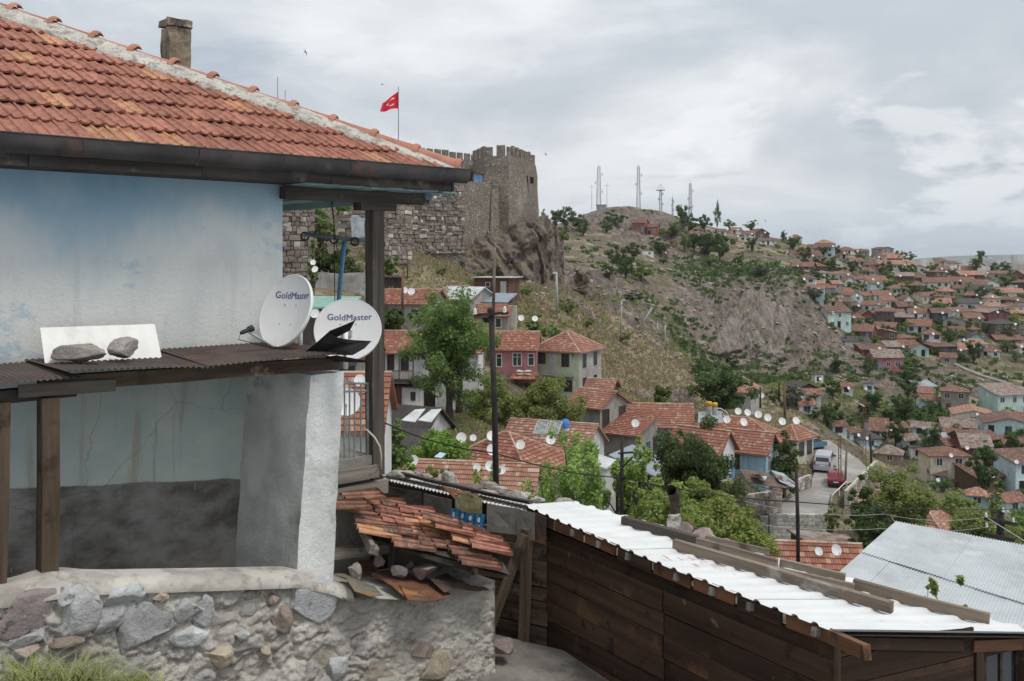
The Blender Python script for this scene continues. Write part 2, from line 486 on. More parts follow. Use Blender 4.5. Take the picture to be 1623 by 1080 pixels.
# the road bench
ROADZ = -23.5
RD = [(818,1195,1312),(800,1235,1312),(785,1262,1316),(770,1279,1335),(757,1288,1372),(745,1292,1378),(730,1294,1362),(718,1293,1345),(708,1291,1328),(698,1289,1314)]
rp = np.array([r[0] for r in RD][::-1], float); rl = np.array([r[1] for r in RD][::-1], float); rr = np.array([r[2] for r in RD][::-1], float)
pyr = HY - F * ROADZ / YY; pxr = CX + F * UU
inr = (pyr > 694) & (pyr < 815) & (pxr > np.interp(pyr, rp, rl) - 6) & (pxr < np.interp(pyr, rp, rr) + 7)
ZZ = np.where(inr, ROADZ - 0.2, ZZ)
fall = (pyr > 812) & (pyr < 900) & (pxr > 1196) & (pxr < 1330); ZZ = np.where(fall, np.minimum(ZZ, -26.4), ZZ)

def ground_z(X, Y):
    u = (X / Y - US[0]) / (US[1] - US[0]); v = (math.log(max(Y, 2.6)) - VS[0]) / (VS[1] - VS[0])
    i = int(min(max(u, 0), NU - 1.001)); j = int(min(max(v, 0), NV - 1.001)); fu, fv = min(max(u - i, 0), 1), min(max(v - j, 0), 1)
    return (ZZ[j, i] * (1 - fu) + ZZ[j, i+1] * fu) * (1 - fv) + (ZZ[j+1, i] * (1 - fu) + ZZ[j+1, i+1] * fu) * fv

def ground_at(px, py, y0=30.0, y1=1200.0):
    "first point of the ground along the line of sight of a pixel"
    Y = y0; k = 1.006
    while Y < y1:
        z = ground_z((px - CX) / F * Y, Y)
        if z >= (HY - py) / F * Y: return Vector(((px - CX) / F * Y, Y, z))
        Y *= k
    return None

dry = np.clip(1.3 * blob(1000, 580, 155, 16, 26) + blob(900, 480, 140, 14, 20) + blob(720, 410, 135, 14, 16) + blob(1560, 650, 220, 14, 14) + blob(1360, 735, 115, 8, 9) + .8 * blob(760, 680, 75, 7, 5), 0, 1)
green = np.clip(1.0 * blob(1180, 425, 330, 26, 34) + .8 * blob(1250, 455, 310, 14, 20) + .9 * blob(1060, 480, 240, 16, 30) + .8 * blob(1120, 600, 205, 30, 14) + blob(900, 360, 420, 26, 20)
                + .7 * blob(1400, 500, 320, 80, 70) + .6 * blob(880, 520, 128, 10, 10) + .8 * blob(1450, 640, 210, 30, 30) + .6 * blob(1000, 760, 60, 22, 24), 0, 1)
idx = np.arange(NU * NV).reshape(NV, NU)
quads = np.stack([idx[:-1, :-1], idx[:-1, 1:], idx[1:, 1:], idx[1:, :-1]], -1).reshape(-1, 4)

n = NT('hillside_ground'); p = n.coord('World')
rk, dr, gr = n.attr('rock'), n.attr('dry'), n.attr('green')
n1_ = n.noise(p, 0.11, 8, 0.62); n2_ = n.noise(p, 0.9, 8, 0.68); n3_ = n.noise(p, 0.035, 6, 0.6)
earth = n.mix(n.step(n2_, .35, .65), (0.105, 0.084, 0.062), (0.205, 0.17, 0.128))
grass = n.mix(n.step(n2_, .3, .7), (0.20, 0.165, 0.10), (0.345, 0.285, 0.18))
scrub = n.mix(n.step(n2_, .35, .65), (0.06, 0.07, 0.032), (0.12, 0.125, 0.06))
col = n.mix(n.step(n.math('ADD', n1_, n.math('MULTIPLY', dr, .35)), .50, .62), earth, grass)
col = n.mix(n.step(n.math('ADD', n.noise(n.map(p, (1, 1, 1), (40, 9, 3)), .17, 8, .66), n.math('MULTIPLY', n.math('SUBTRACT', gr, dr), .22)), .57, .67), col, scrub)
str_ = n.map(p, (0.5, 0.12, 0.5), (0, 0, 0), (0.35, 0.2, -0.55))
rs = n.noise(str_, 0.9, 9, 0.7); rs2 = n.noise(n.map(p, (1.2, .25, 1.2), (3, 3, 3), (.35, .2, -.55)), 1.0, 8, .7)
stone = n.mix(n.step(rs, .36, .64), (0.105, 0.086, 0.074), (0.235, 0.195, 0.168))
stone = n.mix(n.step(rs2, .56, .66), stone, (0.065, 0.05, 0.046))
col = n.mix(n.step(n.math('ADD', n.math('MULTIPLY', rk, 1.0), n.math('MULTIPLY', n.math('SUBTRACT', n.noise(p, .13, 7, .7), .5), 1.5)), .34, .52), col, stone)
peb = n.node('ShaderNodeTexVoronoi', {'Vector': p, 'Scale': 0.55, 'Randomness': 1.0}, out=1)
pv = n.node('ShaderNodeSeparateColor', {0: peb})
col = n.mix(n.math('MULTIPLY', n.step(pv, .86, .9), n.step(n1_, .5, .62)), col, (0.33, 0.30, 0.27))
bh = n.math('ADD', n.math('MULTIPLY', n2_, 1.0), n.math('MULTIPLY', n.math('MULTIPLY', rs, rk), 2.0))
b = n.bump(bh, 0.9, 0.8)
M_GROUND = n.finish(col, 0.95, b, 0, .1)
me = npmesh('ground', np.stack([XX, YY, ZZ], -1).reshape(-1, 3), quads, True, {'rock': rock.ravel(), 'dry': dry.ravel(), 'green': green.ravel()})
O('ground', me, M_GROUND, kind='structure')

# road
M_ROAD = mat('worn_asphalt', (0.27, 0.255, 0.235), .95, .12, .25, .25, 6, spots=[((.35, .33, .30), .25, .5, .62), ((.13, .12, .11), 1.3, .64, .68, (1, 1, 1), .7), ((.17, .16, .15), .12, .56, .62, (1, 1, 1), .6)])
b = MB(); vs = []; fs = []
for k, (py, l, r_) in enumerate(RD):
    Y = -F * ROADZ / (py - HY); l_, r2 = (l - CX) / F * Y, (r_ - CX) / F * Y
    for q in range(7): vs.append((l_ + (r2 - l_) * q / 6, Y, ROADZ))
for k in range(len(RD) - 1):
    for q in range(6): fs.append((k*7 + q, k*7 + q + 1, k*7 + q + 8, k*7 + q + 7))
b.add(vs, fs)
O('road', b, M_ROAD, kind='structure')

# far plain and far hills
M_PLAIN = mat('far_plain', (0.16, 0.16, 0.13), .95, .3, .002, 0, 1, coord='World')
b = MB(); b.grid(lambda u, v: ((-0.9 + 1.8 * u) * (1150 * (22000 / 1150) ** v), 1150 * (22000 / 1150) ** v, -43.5 if v < .02 else -42.0), 20, 30)
O('plain', b, M_PLAIN, kind='structure')
M_FARHILL = mat('far_hill_slope', (0.10, 0.115, 0.085), .95, .35, .004, 0, 1, coord='World')
def hill(u, v):
    x = -500 + 9000 * u; y = 8600 + 2600 * (v - .5)
    h = max(0, 1 - (2 * v - 1) ** 2)
    prof = np.interp(x, [-500, 3300, 3700, 4100, 4600, 5000, 5600, 6500, 8500], [0, 0, 44, 74, 84, 92, 108, 140, 150])
    z = -46 + prof * h * 1.05 + 9 * h * n1(x / 420, y / 420) * (prof > 5)
    return (x, y, z)
b = MB(); b.grid(hill, 90, 24)
O('hills', b, M_FARHILL, kind='structure', smooth=True)
# ------------------------------------------------------------------ near house (frame: a along the facade, b out of it, z up)
UA = Vector((1675.5, 1500, 0)).normalized(); NB = Vector((UA.y, -UA.x, 0)); ZU = Vector((0, 0, 1))
C0 = W(448, HY, 10.0)
def HP(a, b, z): return C0 + UA * a + NB * b + ZU * z
def hp(px, py, b):
    "a and z of the point of the plane b that shows at the pixel"
    d = Vector(((px - CX) / F, 1.0, (HY - py) / F)); t = (NB.dot(C0) + b) / NB.dot(d); q = d * t
    return UA.dot(q - C0), q.z

def nbox(corners, nu, nv, amp, sc, seed, mb=None, mi=0, skip=()):
    "box of 8 corners (bottom ring, top ring) with an uneven, hand-made surface"
    mb = mb or MB(); c = [Vector(q) for q in corners]
    faces = {'bottom': (0, 3, 2, 1), 'top': (4, 5, 6, 7), 'front': (0, 1, 5, 4), 'right': (1, 2, 6, 5), 'back': (2, 3, 7, 6), 'left': (3, 0, 4, 7)}
    for nm, (i, j, k, l) in faces.items():
        if nm in skip: continue
        us, vs = np.meshgrid(np.linspace(0, 1, nu + 1), np.linspace(0, 1, nv + 1))
        A, B, C, D = (np.array(c[q]) for q in (i, j, k, l))
        P = (A[None, None] * ((1-us)*(1-vs))[..., None] + B[None, None] * (us*(1-vs))[..., None] + C[None, None] * (us*vs)[..., None] + D[None, None] * ((1-us)*vs)[..., None])
        dsp = np.stack([fbm(P * sc + 11.1, 3, seed), fbm(P * sc + 37.7, 3, seed + 1), fbm(P * sc + 71.3, 3, seed + 2)], -1)
        P = (P + dsp * amp).reshape(-1, 3)
        fs = [(r * (nu+1) + q, r * (nu+1) + q + 1, (r+1) * (nu+1) + q + 1, (r+1) * (nu+1) + q) for r in range(nv) for q in range(nu)]
        mb.add(P.tolist(), fs, mi)
    return mb

# materials
n = NT('blue_washed_plaster'); p = n.coord('World'); z_ = n.node('ShaderNodeSeparateXYZ', {0: p}, out=2)
f1 = n.noise(n.map(p, (1, 1, .45)), 1.3, 7, .6); f2 = n.noise(p, 9, 6, .65)
blue = n.mix(n.step(f1, .3, .7), (0.18, 0.33, 0.45), (0.33, 0.45, 0.52)); pale = n.mix(n.step(f1, .35, .65), (0.56, 0.585, 0.575), (0.69, 0.695, 0.665))
al0 = n.node('ShaderNodeVectorMath', {0: n.node('ShaderNodeVectorMath', {0: p, 1: tuple(C0)}, operation='SUBTRACT'), 1: tuple(UA)}, out='Value', operation='DOT_PRODUCT')
patch = n.step(n.math('ABSOLUTE', n.math('ADD', al0, 2.0)), 1.25, .1)
fz = n.math('ADD', n.math('ADD', n.math('MULTIPLY_ADD', z_, 1.0, -.22), n.math('MULTIPLY', patch, .42)), n.math('MULTIPLY', n.math('SUBTRACT', f1, .5), 1.9))
col = n.mix(n.step(fz, .0, .75), pale, blue)
col = n.mix(n.math('MULTIPLY', n.step(n.noise(n.map(p, (1, 1, 1.6), (4, 1, 9)), .9, 7, .7), .58, .64), .45), col, (.20, .40, .56))
col = n.mix(n.math('MULTIPLY', n.step(f2, .55, .75), .3), col, (.42, .43, .40))
col = n.mix(n.math('MULTIPLY', n.step(n.math('ADD', z_, n.math('MULTIPLY', f1, .3)), -.62, -.82), .5), col, (.34, .31, .27))
bmp = n.bump(n.math('ADD', n.noise(p, 31, 4, .6), n.math('MULTIPLY', f2, .5)), .5, .014)
ck = n.node('ShaderNodeTexVoronoi', {'Vector': n.node('ShaderNodeVectorMath', {0: p, 1: n.node('ShaderNodeVectorMath', {0: n.node('ShaderNodeTexNoise', {'Vector': p, 'Scale': 3.0, 'Detail': 5.0}, out=1), 3: .22}, operation='SCALE')}, operation='ADD'), 'Scale': .62}, feature='DISTANCE_TO_EDGE')
col = n.mix(n.math('MULTIPLY', n.math('MULTIPLY', n.step(ck, .003, .001), n.step(f1, .55, .65)), .18), col, (.16, .15, .14))
col = n.mix(n.math('MULTIPLY', n.step(n.noise(n.map(p, (7, 7, .35), (2, 5, 0)), 1.0, 6, .65), .58, .70), .22), col, (.36, .35, .33))
M_BLUEWALL = n.finish(col, .92, bmp, 0, .15)

n = NT('teal_plaster_dark_dado'); p = n.coord('World'); z_ = n.node('ShaderNodeSeparateXYZ', {0: p}, out=2)
f1 = n.noise(p, 1.6, 7, .6); st = n.noise(n.map(p, (1, 1, .07)), 5.5, 6, .6)
teal = n.mix(n.step(f1, .3, .7), (0.36, 0.435, 0.42), (0.48, 0.505, 0.465))
teal = n.mix(n.math('MULTIPLY', n.step(st, .56, .66), .6), teal, (.31, .27, .20))
dado = n.mix(n.step(n.noise(n.map(p, (1, 1, 1.8)), 1.5, 7, .65), .35, .65), (0.095, 0.084, 0.074), (0.25, 0.24, 0.225))
dado = n.mix(n.step(n.noise(n.map(p, (6, 6, 1.2)), 3, 5, .6), .68, .74), dado, (.28, .28, .27))
al = n.node('ShaderNodeVectorMath', {0: n.node('ShaderNodeVectorMath', {0: p, 1: tuple(C0)}, operation='SUBTRACT'), 1: tuple(UA)}, out='Value', operation='DOT_PRODUCT')
col = n.mix(n.step(n.math('ADD', n.math('MULTIPLY_ADD', al, .114, z_), n.math('MULTIPLY', n.math('SUBTRACT', f1, .5), .12)), -2.305, -2.285), dado, teal)
ck = n.node('ShaderNodeTexVoronoi', {'Vector': n.node('ShaderNodeVectorMath', {0: p, 1: n.node('ShaderNodeVectorMath', {0: n.node('ShaderNodeTexNoise', {'Vector': p, 'Scale': 3.0, 'Detail': 5.0}, out=1), 3: .22}, operation='SCALE')}, operation='ADD'), 'Scale': .8}, feature='DISTANCE_TO_EDGE')
col = n.mix(n.math('MULTIPLY', n.step(ck, .004, .001), .3), col, (.05, .045, .04))
M_TEAL = n.finish(col, .93, n.bump(n.noise(p, 40, 5, .7), .5, .012), 0, .12)

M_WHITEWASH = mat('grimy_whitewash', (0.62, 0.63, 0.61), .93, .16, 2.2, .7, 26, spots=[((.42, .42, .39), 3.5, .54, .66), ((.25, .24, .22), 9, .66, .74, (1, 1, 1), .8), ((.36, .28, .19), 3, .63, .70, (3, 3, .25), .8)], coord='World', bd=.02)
M_PILLARIN = mat('shaded_grey_plaster', (0.45, 0.455, 0.43), .93, .2, 2, .6, 26, spots=[((.09, .09, .088), 1.1, .55, .66, (1, 1, 1), .55), ((.36, .26, .16), 3, .62, .7, (3, 3, .2), .7)], coord='World')  # inner face painted greyer for shade, with sooty blotches and brown streaks
M_TILE = mat('fired_clay_tile', (0.315, 0.138, 0.098), .88, .26, 9, .5, 60, spots=[((.42, .225, .155), 14, .60, .74, (1, 1, 1), .4), ((.22, .085, .062), 7, .62, .74, (1, .4, 1), .6), ((.46, .38, .31), 22, .70, .75)], rnd=.16, bd=.004)
M_TILEY = mat('ochre_clay_tile', (0.43, 0.235, 0.135), .88, .22, 8, .5, 60, spots=[((.36, .12, .07), 9, .5, .66), ((.55, .42, .30), 18, .62, .74)], rnd=.15, bd=.004)
M_TILEDK = mat('sooty_clay_tile', (0.225, 0.110, 0.072), .86, .3, 7, .5, 50, spots=[((.10, .07, .06), 4, .48, .66, (.4, 2.2, 1)), ((.42, .26, .16), 9, .60, .72, (.3, 2, 1))], rnd=.28, bd=.004)
M_RIDGE = mat('ridge_clay', (0.38, 0.175, 0.12), .85, .15, 6, .4, 45, spots=[((.60, .42, .32), 6, .60, .74)], rnd=.12, bd=.004)
M_MORTAR = mat('lime_mortar', (0.56, 0.53, 0.475), .95, .16, 5, 1.0, 24, spots=[((.26, .23, .19), 7, .52, .62, (1, 1, 1), .8), ((.30, .27, .23), 19, .54, .64), ((.58, .55, .50), 4, .58, .68), ((.34, .20, .13), 5, .66, .72)], coord='World', bd=.045)  # dark spots paint crevice shade into the mortar colour
M_GUTTER = mat('sooted_gutter_metal', (0.050, 0.044, 0.041), .55, .4, 3, .2, 25, spots=[((.10, .055, .04), 3.5, .56, .66), ((.095, .095, .10), 2, .60, .74)], spec=.35, bd=.005)
M_DARKWOOD = mat('old_dark_timber', (0.065, 0.056, 0.048), .9, .4, 3, .6, 12, spots=[((.16, .14, .12), 2.5, .56, .68)], stretch=(.25, 3, 3), bd=.01)
M_POSTWOOD = mat('weathered_post_timber', (0.085, 0.072, 0.060), .9, .45, 4, .8, 9, spots=[((.05, .085, .09), 1.2, .58, .7), ((.20, .13, .08), 3, .62, .7)], stretch=(.15, 3, 3), bd=.012)
M_BRWOOD = mat('brown_knotted_timber', (0.088, 0.062, 0.043), .85, .4, 4, .7, 9, spots=[((.05, .032, .022), 3.5, .54, .64), ((.30, .24, .18), 2, .62, .72)], stretch=(.2, 2.5, 2.5), bd=.01)
M_SOFFIT = mat('pale_blue_soffit_paint', (0.25, 0.37, 0.38), .8, .25, 1.5, .3, 10, spots=[((.12, .18, .19), 3, .56, .66)], stretch=(.3, 2, 2))
M_CHIM = mat('sooty_render', (0.27, 0.215, 0.155), .95, .35, 3, 1.0, 18, spots=[((.07, .062, .055), 2.2, .5, .66), ((.40, .34, .26), 5, .60, .7)], bd=.03)

EB = 0.5
aE, zE = hp(722, 270, EB); TANB = 0.492; BETA = math.atan(TANB)
KPITCH = 1.0
house = E('blue_plaster_house', 'blue washed plaster house with red tiled hip roof and dark gutter', 'house', HP(-2, -2, -4.9))
ZS = zE - 0.24                                    # soffit level
# walls
b = MB()
b.grid(lambda u, v: HP(-6.5 + 6.5 * u, .012 * n1(u * 6, v * 3, 1), -0.93 + (ZS + .93) * v), 60, 20)
b.grid(lambda u, v: HP(0, -6 * u, -5 + (ZS + 5) * v), 4, 4)
b.grid(lambda u, v: HP(-6.5, -6 * u, -5 + (ZS + 5) * v), 2, 2, flip=True)
b.grid(lambda u, v: HP(-6.5 + 6.5 * u, -6, -5 + (ZS + 5) * v), 2, 2, flip=True)
O('wall', b, M_BLUEWALL, house)
# roof body under the tiles
A0 = -7.0; ridge_k = 4.3
def hipP(k): return HP(aE - k, EB - k, zE + k * TANB)
roof = MB()
e0, e1, h1, h0 = HP(A0, EB, zE), HP(aE, EB, zE), hipP(ridge_k), HP(A0, EB - ridge_k, zE + ridge_k * TANB)
c1, c2 = HP(aE, EB - 2 * ridge_k, zE), HP(A0, EB - 2 * ridge_k, zE)
roof.add([e0, e1, h1, h0, c1, c2], [(0, 1, 2, 3), (1, 4, 2), (4, 5, 3, 2)])
M_UNDER = mat('roof_underlay', (0.10, 0.055, 0.04), .95, .3, 3)
roofo = O('roof', roof, M_UNDER, house)
# tiles
PROF = [(0, .016), (.016, .026), (.03, .008), (.062, 0), (.094, .005), (.106, .024), (.122, .024), (.134, .005), (.168, 0), (.198, .008), (.212, .018), (.226, .012)]
def tile_mesh(name, seed, L=.54, th=.017):
    rg = random.Random(seed); vs = []; nP = len(PROF)
    for y, dz in ((0, 0), (.02, .004), (L, 0)):
        for x, z in PROF: vs.append((x, y + (rg.uniform(-.006, .006) if y == 0 else 0), z + dz + .02))
    for x, z in PROF: vs.append((x, 0.004, z * .35 + .02 - th))
    fs = []
    for r_ in (0, 1):
        for i in range(nP - 1): fs.append((r_*nP + i, r_*nP + i + 1, (r_+1)*nP + i + 1, (r_+1)*nP + i))
    o_ = 3 * nP
    for i in range(nP - 1): fs.append((o_ + i, o_ + i + 1, i + 1, i))
    fs.append((0, 2*nP, o_)); fs.append((nP - 1, o_ + nP - 1, 3*nP - 1))
    m = MB(); m.add(vs, fs); return m.mesh(name)
def with_mat(me, m):
    me.materials.append(m); return me
TM = [with_mat(tile_mesh('roof_tile', s), m) for s, m in ((1, M_TILE), (2, M_TILE), (3, M_TILE), (4, M_TILEY))]
UPS = (-NB * math.cos(BETA) + ZU * math.sin(BETA)); NF = UA.cross(UPS).normalized()
CRS, CWID = 0.445, 0.2235
for i in range(12):
    v = -0.07 + i * CRS; kk = v * math.cos(BETA)
    off = rng.uniform(0, CWID)
    j = 0
    while True:
        a = -3.75 + off + j * CWID; j += 1
        if a + CWID > aE - (kk + .12) + .02: break
        o_ = HP(a, EB, zE) + UPS * (v + rng.uniform(-.012, .012)) + NF * (.012 + rng.uniform(0, .008))
        if i == 0 and -2.62 < a < -2.2: o_ += NF * .01 - UPS * .05
        M = frame(o_, UA, UPS) @ RZ(R(rng.gauss(0, .9))) @ Matrix.Rotation(R(-4.2 + rng.gauss(0, .5)), 4, 'X') @ Matrix.Rotation(R(rng.gauss(0, .8)), 4, 'Y')
        y_ = rng.random() < .08
        O('roof_tile', TM[3] if y_ else TM[rng.randrange(3)], [], roofo, M=M)
# mortar along the hip
hd = (hipP(1) - hipP(0)).normalized(); QP = hd.cross(NF).normalized()
if QP.dot(UA) > 0: QP = -QP
LH = (hipP(ridge_k) - hipP(0)).length
def mortar(u, v):
    s = -.05 + u * LH; wdt = .20 + .12 * min(1, u * 1.6) + .10 * n1(s * 2.3, 5, 0) + .07 * n1(s * 7, 2, 0) + .03 * n1(s * 21, 4, 0)
    x = -.13 + (wdt + .13) * v
    hm = .105 * (.5 + .5 * min(1, u * 3.5)); zz = hm * math.sqrt(max(0, 1 - (max(0, x) / wdt) ** 2)) if x > 0 else hm - .9 * x * x * 4
    pt = hipP(0) + hd * s + QP * x + NF * (zz + .012)
    if 0 < v < 1: pt += NF * (.065 * n1(s * 5, x * 8, 3) + .042 * n1(s * 13, x * 17, 7) + .018 * n1(s * 37, x * 37, 2)) + QP * .03 * n1(s * 8, x * 8, 9)
    else: pt -= NF * .04
    return pt
b = MB(); b.grid(mortar, 300, 20); O('mortar', b, M_MORTAR, roofo, smooth=True)
def k_of_px(px):
    lo, hi = 0.0, 4.6
    for _ in range(40):
        m_ = (lo + hi) / 2; q = hipP(m_)
        if CX + F * q.x / q.y > px: lo = m_
        else: hi = m_
    return lo
caps = [722, 655, 588, 523, 460, 396, 332, 270, 207, 146, 80, 17, -50]
for i in range(len(caps) - 1):
    k0, k1 = k_of_px(caps[i]), k_of_px(caps[i + 1])
    p0, p1 = hipP(k0), hipP(k1); ax = (p1 - p0).normalized(); L = (p1 - p0).length
    fade = min(1, i / 7.0)
    ce = QP * (-.035) + NF * (.008 + .004 * fade)
    def arc(u, v, p0=p0, ax=ax, L=L, ce=ce):
        t = R(-70 + 230 * u); r_ = .098 + .016 * (1 - v) ** 3
        return p0 + ax * (L * v * 1.04) + ce + (QP * math.cos(t) + NF * math.sin(t)) * r_
    b = MB(); b.grid(arc, 10, 5, flip=True); rt = O('ridge_tile', b, M_RIDGE, roofo, smooth=True)
    def rim(u, v, p0=p0, ax=ax, L=L, ce=ce):
        t = R(-15 + 165 * u); q = R(180 * v)
        r_ = .106 + .034 * fade + .020 * math.sin(q)
        return p0 + ax * (-.04 + .075 * (1 - math.cos(q)) / 2) + ce * 1.0 - QP * .005 + (QP * math.cos(t) + NF * math.sin(t)) * r_
    b = MB(); b.grid(rim, 12, 6); O('rim', b, M_RIDGE, rt, smooth=True)
# gutter and fascia
gz = zE - .035
def gut(u, v):
    t = R(180 * v); a = A0 + (aE + .09 - A0) * u
    return HP(a, EB + .075 - .075 * math.cos(t), gz - .10 * math.sin(t) + .006 * n1(a * 1.5, 0, 4))
cuts = [-3.7, -2.9, -2.22, -1.2, -.33, .42, 1.15, aE + .09]
for i in range(len(cuts) - 1):
    a0_, a1_ = cuts[i] + .004, cuts[i + 1]
    dd = .004 * (i % 2)
    def gsec(u, v, a0_=a0_, a1_=a1_, dd=dd):
        t = R(180 * v); a = a0_ + (a1_ - a0_) * u; r_ = .078 + dd
        return HP(a, EB + .085 - r_ * math.cos(t), gz + .035 - (.155 + dd) * math.sin(t) ** .8 + .005 * n1(a * 2, 0, 4))
    b = MB(); b.grid(gsec, 8, 10)
    if i == len(cuts) - 2:
        b.grid(lambda u, v: HP(aE + .09, EB + .085 - .076 * math.cos(R(180 * v)) * (1 - u), gz + .035 - .155 * math.sin(R(180 * v)) ** .8 * (1 - u)), 3, 10)
    g = O('gutter_section', b, M_GUTTER, house, smooth=True)
    b = MB(); b.tube([HP(a0_, EB + .163 + dd, gz + .036), HP((a0_ + a1_) / 2, EB + .163 + dd, gz + .036 + .005 * n1(a0_ * 2, 0, 4)), HP(a1_, EB + .163 + dd, gz + .036)], .007, 6)
    O('rolled_edge', b, M_GUTTER, g)
fc = [-3.8, -2.6, -1.1, .3, aE - .06]
for i in range(4):
    beam('fascia_board', HP(fc[i] + .003, EB - .03 + .006 * (i % 2), zE - .15), HP(fc[i + 1], EB - .03 + .006 * (i % 2), zE - .15), .03, .19, M_DARKWOOD, house, jit=.003)
beam('fascia_board', HP(aE - .02, EB - .02, zE - .15), HP(aE - .02, EB - 4.5, zE - .15), .03, .19, M_DARKWOOD, house, jit=.003)
# soffit boards (run along b, seen from below over the porch)
for i in range(8):
    a0_ = 0.02 + i * .245
    beam('soffit_board', HP(a0_ + .12, EB - .06, ZS - .01 - .006 * (i % 2)), HP(a0_ + .12, EB - 4.6, ZS - .01 - .006 * (i % 2)), .238, .018, M_SOFFIT, house, up=(0, 0, 1))
b = MB(); b.add([HP(A0, EB - .05, ZS + .006), HP(0.02, EB - .05, ZS + .006), HP(.02, -.02, ZS + .006), HP(A0, -.02, ZS + .006)], [(3, 2, 1, 0)])
O('eave_boarding', b, M_DARKWOOD, house)
beam('porch_beam', HP(-.05, .10, ZS - .09), HP(aE - .12, .10, ZS - .09), .13, .13, M_DARKWOOD, house, jit=.006)
beam('porch_beam', HP(aE - .16, .2, ZS - .06), HP(aE - .16, -4.5, ZS - .06), .08, .07, M_SOFFIT, house)
beam('porch_beam', HP(.6, .02, ZS - .07), HP(.6, -4.5, ZS - .07), .07, .08, M_SOFFIT, house)
# porch post
aP, zPt = hp(594, 300, .06); _, zPb = hp(592, 752, .06)
beam('porch_post', HP(aP, .06, zPb), HP(aP, .06, ZS - .15), .155, .155, M_POSTWOOD, house, up=UA, jit=.005)
beam('post_head', HP(aP - .24, .07, ZS - .19), HP(aP + .24, .07, ZS - .19), .16, .10, M_DARKWOOD, house, jit=.004)
# chimney behind the hip
chm = E('chimney_stack', 'sooty rendered chimney stack rising behind the tiled hip', 'chimney', W(278, 130, 13.2))
M = T(W(278, 130, 13.2)) @ RZ(R(42))
b = nbox([M @ Vector(q) for q in ((-.15,-.15,-1.2),(.15,-.15,-1.2),(.15,.15,-1.2),(-.15,.15,-1.2),(-.15,-.15,.74),(.15,-.15,.74),(.15,.15,.74),(-.15,.15,.74))], 6, 24, .03, 6, 4, skip=('bottom',))
O('shaft', b, M_CHIM, chm, origin=W(278, 130, 13.2), smooth=False)
b = nbox([M @ Vector(q) for q in ((-.175,-.175,.75),(.175,-.175,.75),(.175,.175,.75),(-.175,.175,.75),(-.17,-.17,.85),(.17,-.17,.85),(.17,.17,.85),(-.17,.17,.85))], 5, 3, .03, 7, 9)
O('cap', b, M_CHIM, chm, origin=W(278, 130, 13.2))

# ------------------------------------------------------------------ lean-to in front of the facade
DL = 1.0
lean = E('lean_to', 'open lean-to of teal plaster under a brown corrugated roof', 'lean-to', HP(-2, .5, -2.9))
b = MB()
b.grid(lambda u, v: HP(-6.5 + 6.4 * u, .004 + .02 * n1(u * 9, v * 4, 1.5), -3.9 + 2.96 * v), 60, 24)
O('back_wall', b, M_TEAL, lean, smooth=True)
_, zpt = hp(520, 592, DL)
aL0, aR0 = hp(492, 600, DL)[0], hp(545, 600, DL)[0]; aL1, aR1 = hp(466, 905, DL)[0], hp(526, 912, DL)[0]
q = [HP(aL1, DL + .02, -3.15), HP(aR1, DL + .02, -3.15), HP(aR1 + .05, -.02, -3.15), HP(aL1 - .12, -.02, -3.15), HP(aL0, DL, zpt), HP(aR0, DL, zpt), HP(aR0 + .05, -.02, zpt), HP(aL0 - .16, -.02, zpt)]
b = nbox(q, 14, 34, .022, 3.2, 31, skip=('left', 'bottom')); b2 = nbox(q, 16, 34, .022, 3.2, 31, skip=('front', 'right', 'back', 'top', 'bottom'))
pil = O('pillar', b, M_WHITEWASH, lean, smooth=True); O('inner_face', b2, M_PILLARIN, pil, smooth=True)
# posts, beam
aPo, _ = hp(74, 800, 1.05)
beam('post', HP(aPo, 1.05, hp(74, 912, 1.05)[1]), HP(aPo + .03, 1.0, -1.10), .155, .13, M_BRWOOD, lean, up=UA, jit=.006)
a2, _ = hp(-6, 800, 1.05)
beam('post', HP(a2, 1.05, hp(-6, 930, 1.05)[1]), HP(a2 + .04, 1.0, -1.10), .15, .12, M_BRWOOD, lean, up=UA, jit=.006)
beam('front_beam', HP(-3.6, .9, hp(0, 622, .9)[1] - .02), HP(hp(120, 612, .9)[0], .9, hp(120, 618, .9)[1]), .13, .10, M_POSTWOOD, lean, jit=.01)
beam('front_beam', HP(hp(62, 616, .97)[0], .97, hp(62, 610, .97)[1]), HP(aR0 - .05, .97, hp(530, 577, .97)[1]), .10, .12, M_BRWOOD, lean, jit=.008)
beam('broken_board', HP(hp(30, 622, 1.04)[0], 1.04, hp(30, 622, 1.04)[1]), HP(hp(185, 612, 1.04)[0], 1.04, hp(185, 612, 1.04)[1]), .03, .10, M_POSTWOOD, lean, jit=.012)
# corrugated sheets (ribs run from the wall to the front edge)
M_BRSHEET = mat('brown_corrugated_sheet', (0.085, 0.066, 0.060), .75, .25, 2.5, .3, 30, spots=[((.14, .075, .05), 3, .56, .66), ((.17, .16, .15), 6, .68, .74)], spec=.3, bd=.006, coord='World')
zw = lambda a: hp(250, 561, 0)[1]
def sheet(name, aa, bb, mb_off, zf0, zf1, ribs, parent, sag=.0):
    a0_, a1_ = aa; b0_, b1_ = bb
    def fn(u, v):
        a = a0_ + (a1_ - a0_) * u; t = v
        zf = zf0 + (zf1 - zf0) * u
        z = zw(a) * (1 - t) + zf * t + .007 * math.sin(2 * math.pi * ribs * u) + mb_off + sag * math.sin(math.pi * u) * t
        return HP(a, b0_ + (b1_ - b0_) * t + .01 * n1(a * 3, 7, 1) * t, z)
    m = MB(); m.grid(fn, int(ribs * 6), 6)
    return O(name, m, M_BRSHEET, parent, smooth=True)
zA, zB = hp(0, 606, 1.16)[1], hp(112, 598, 1.16)[1]; zC = hp(330, 588, 1.16)[1]; zD = hp(545, 566, 1.16)[1]
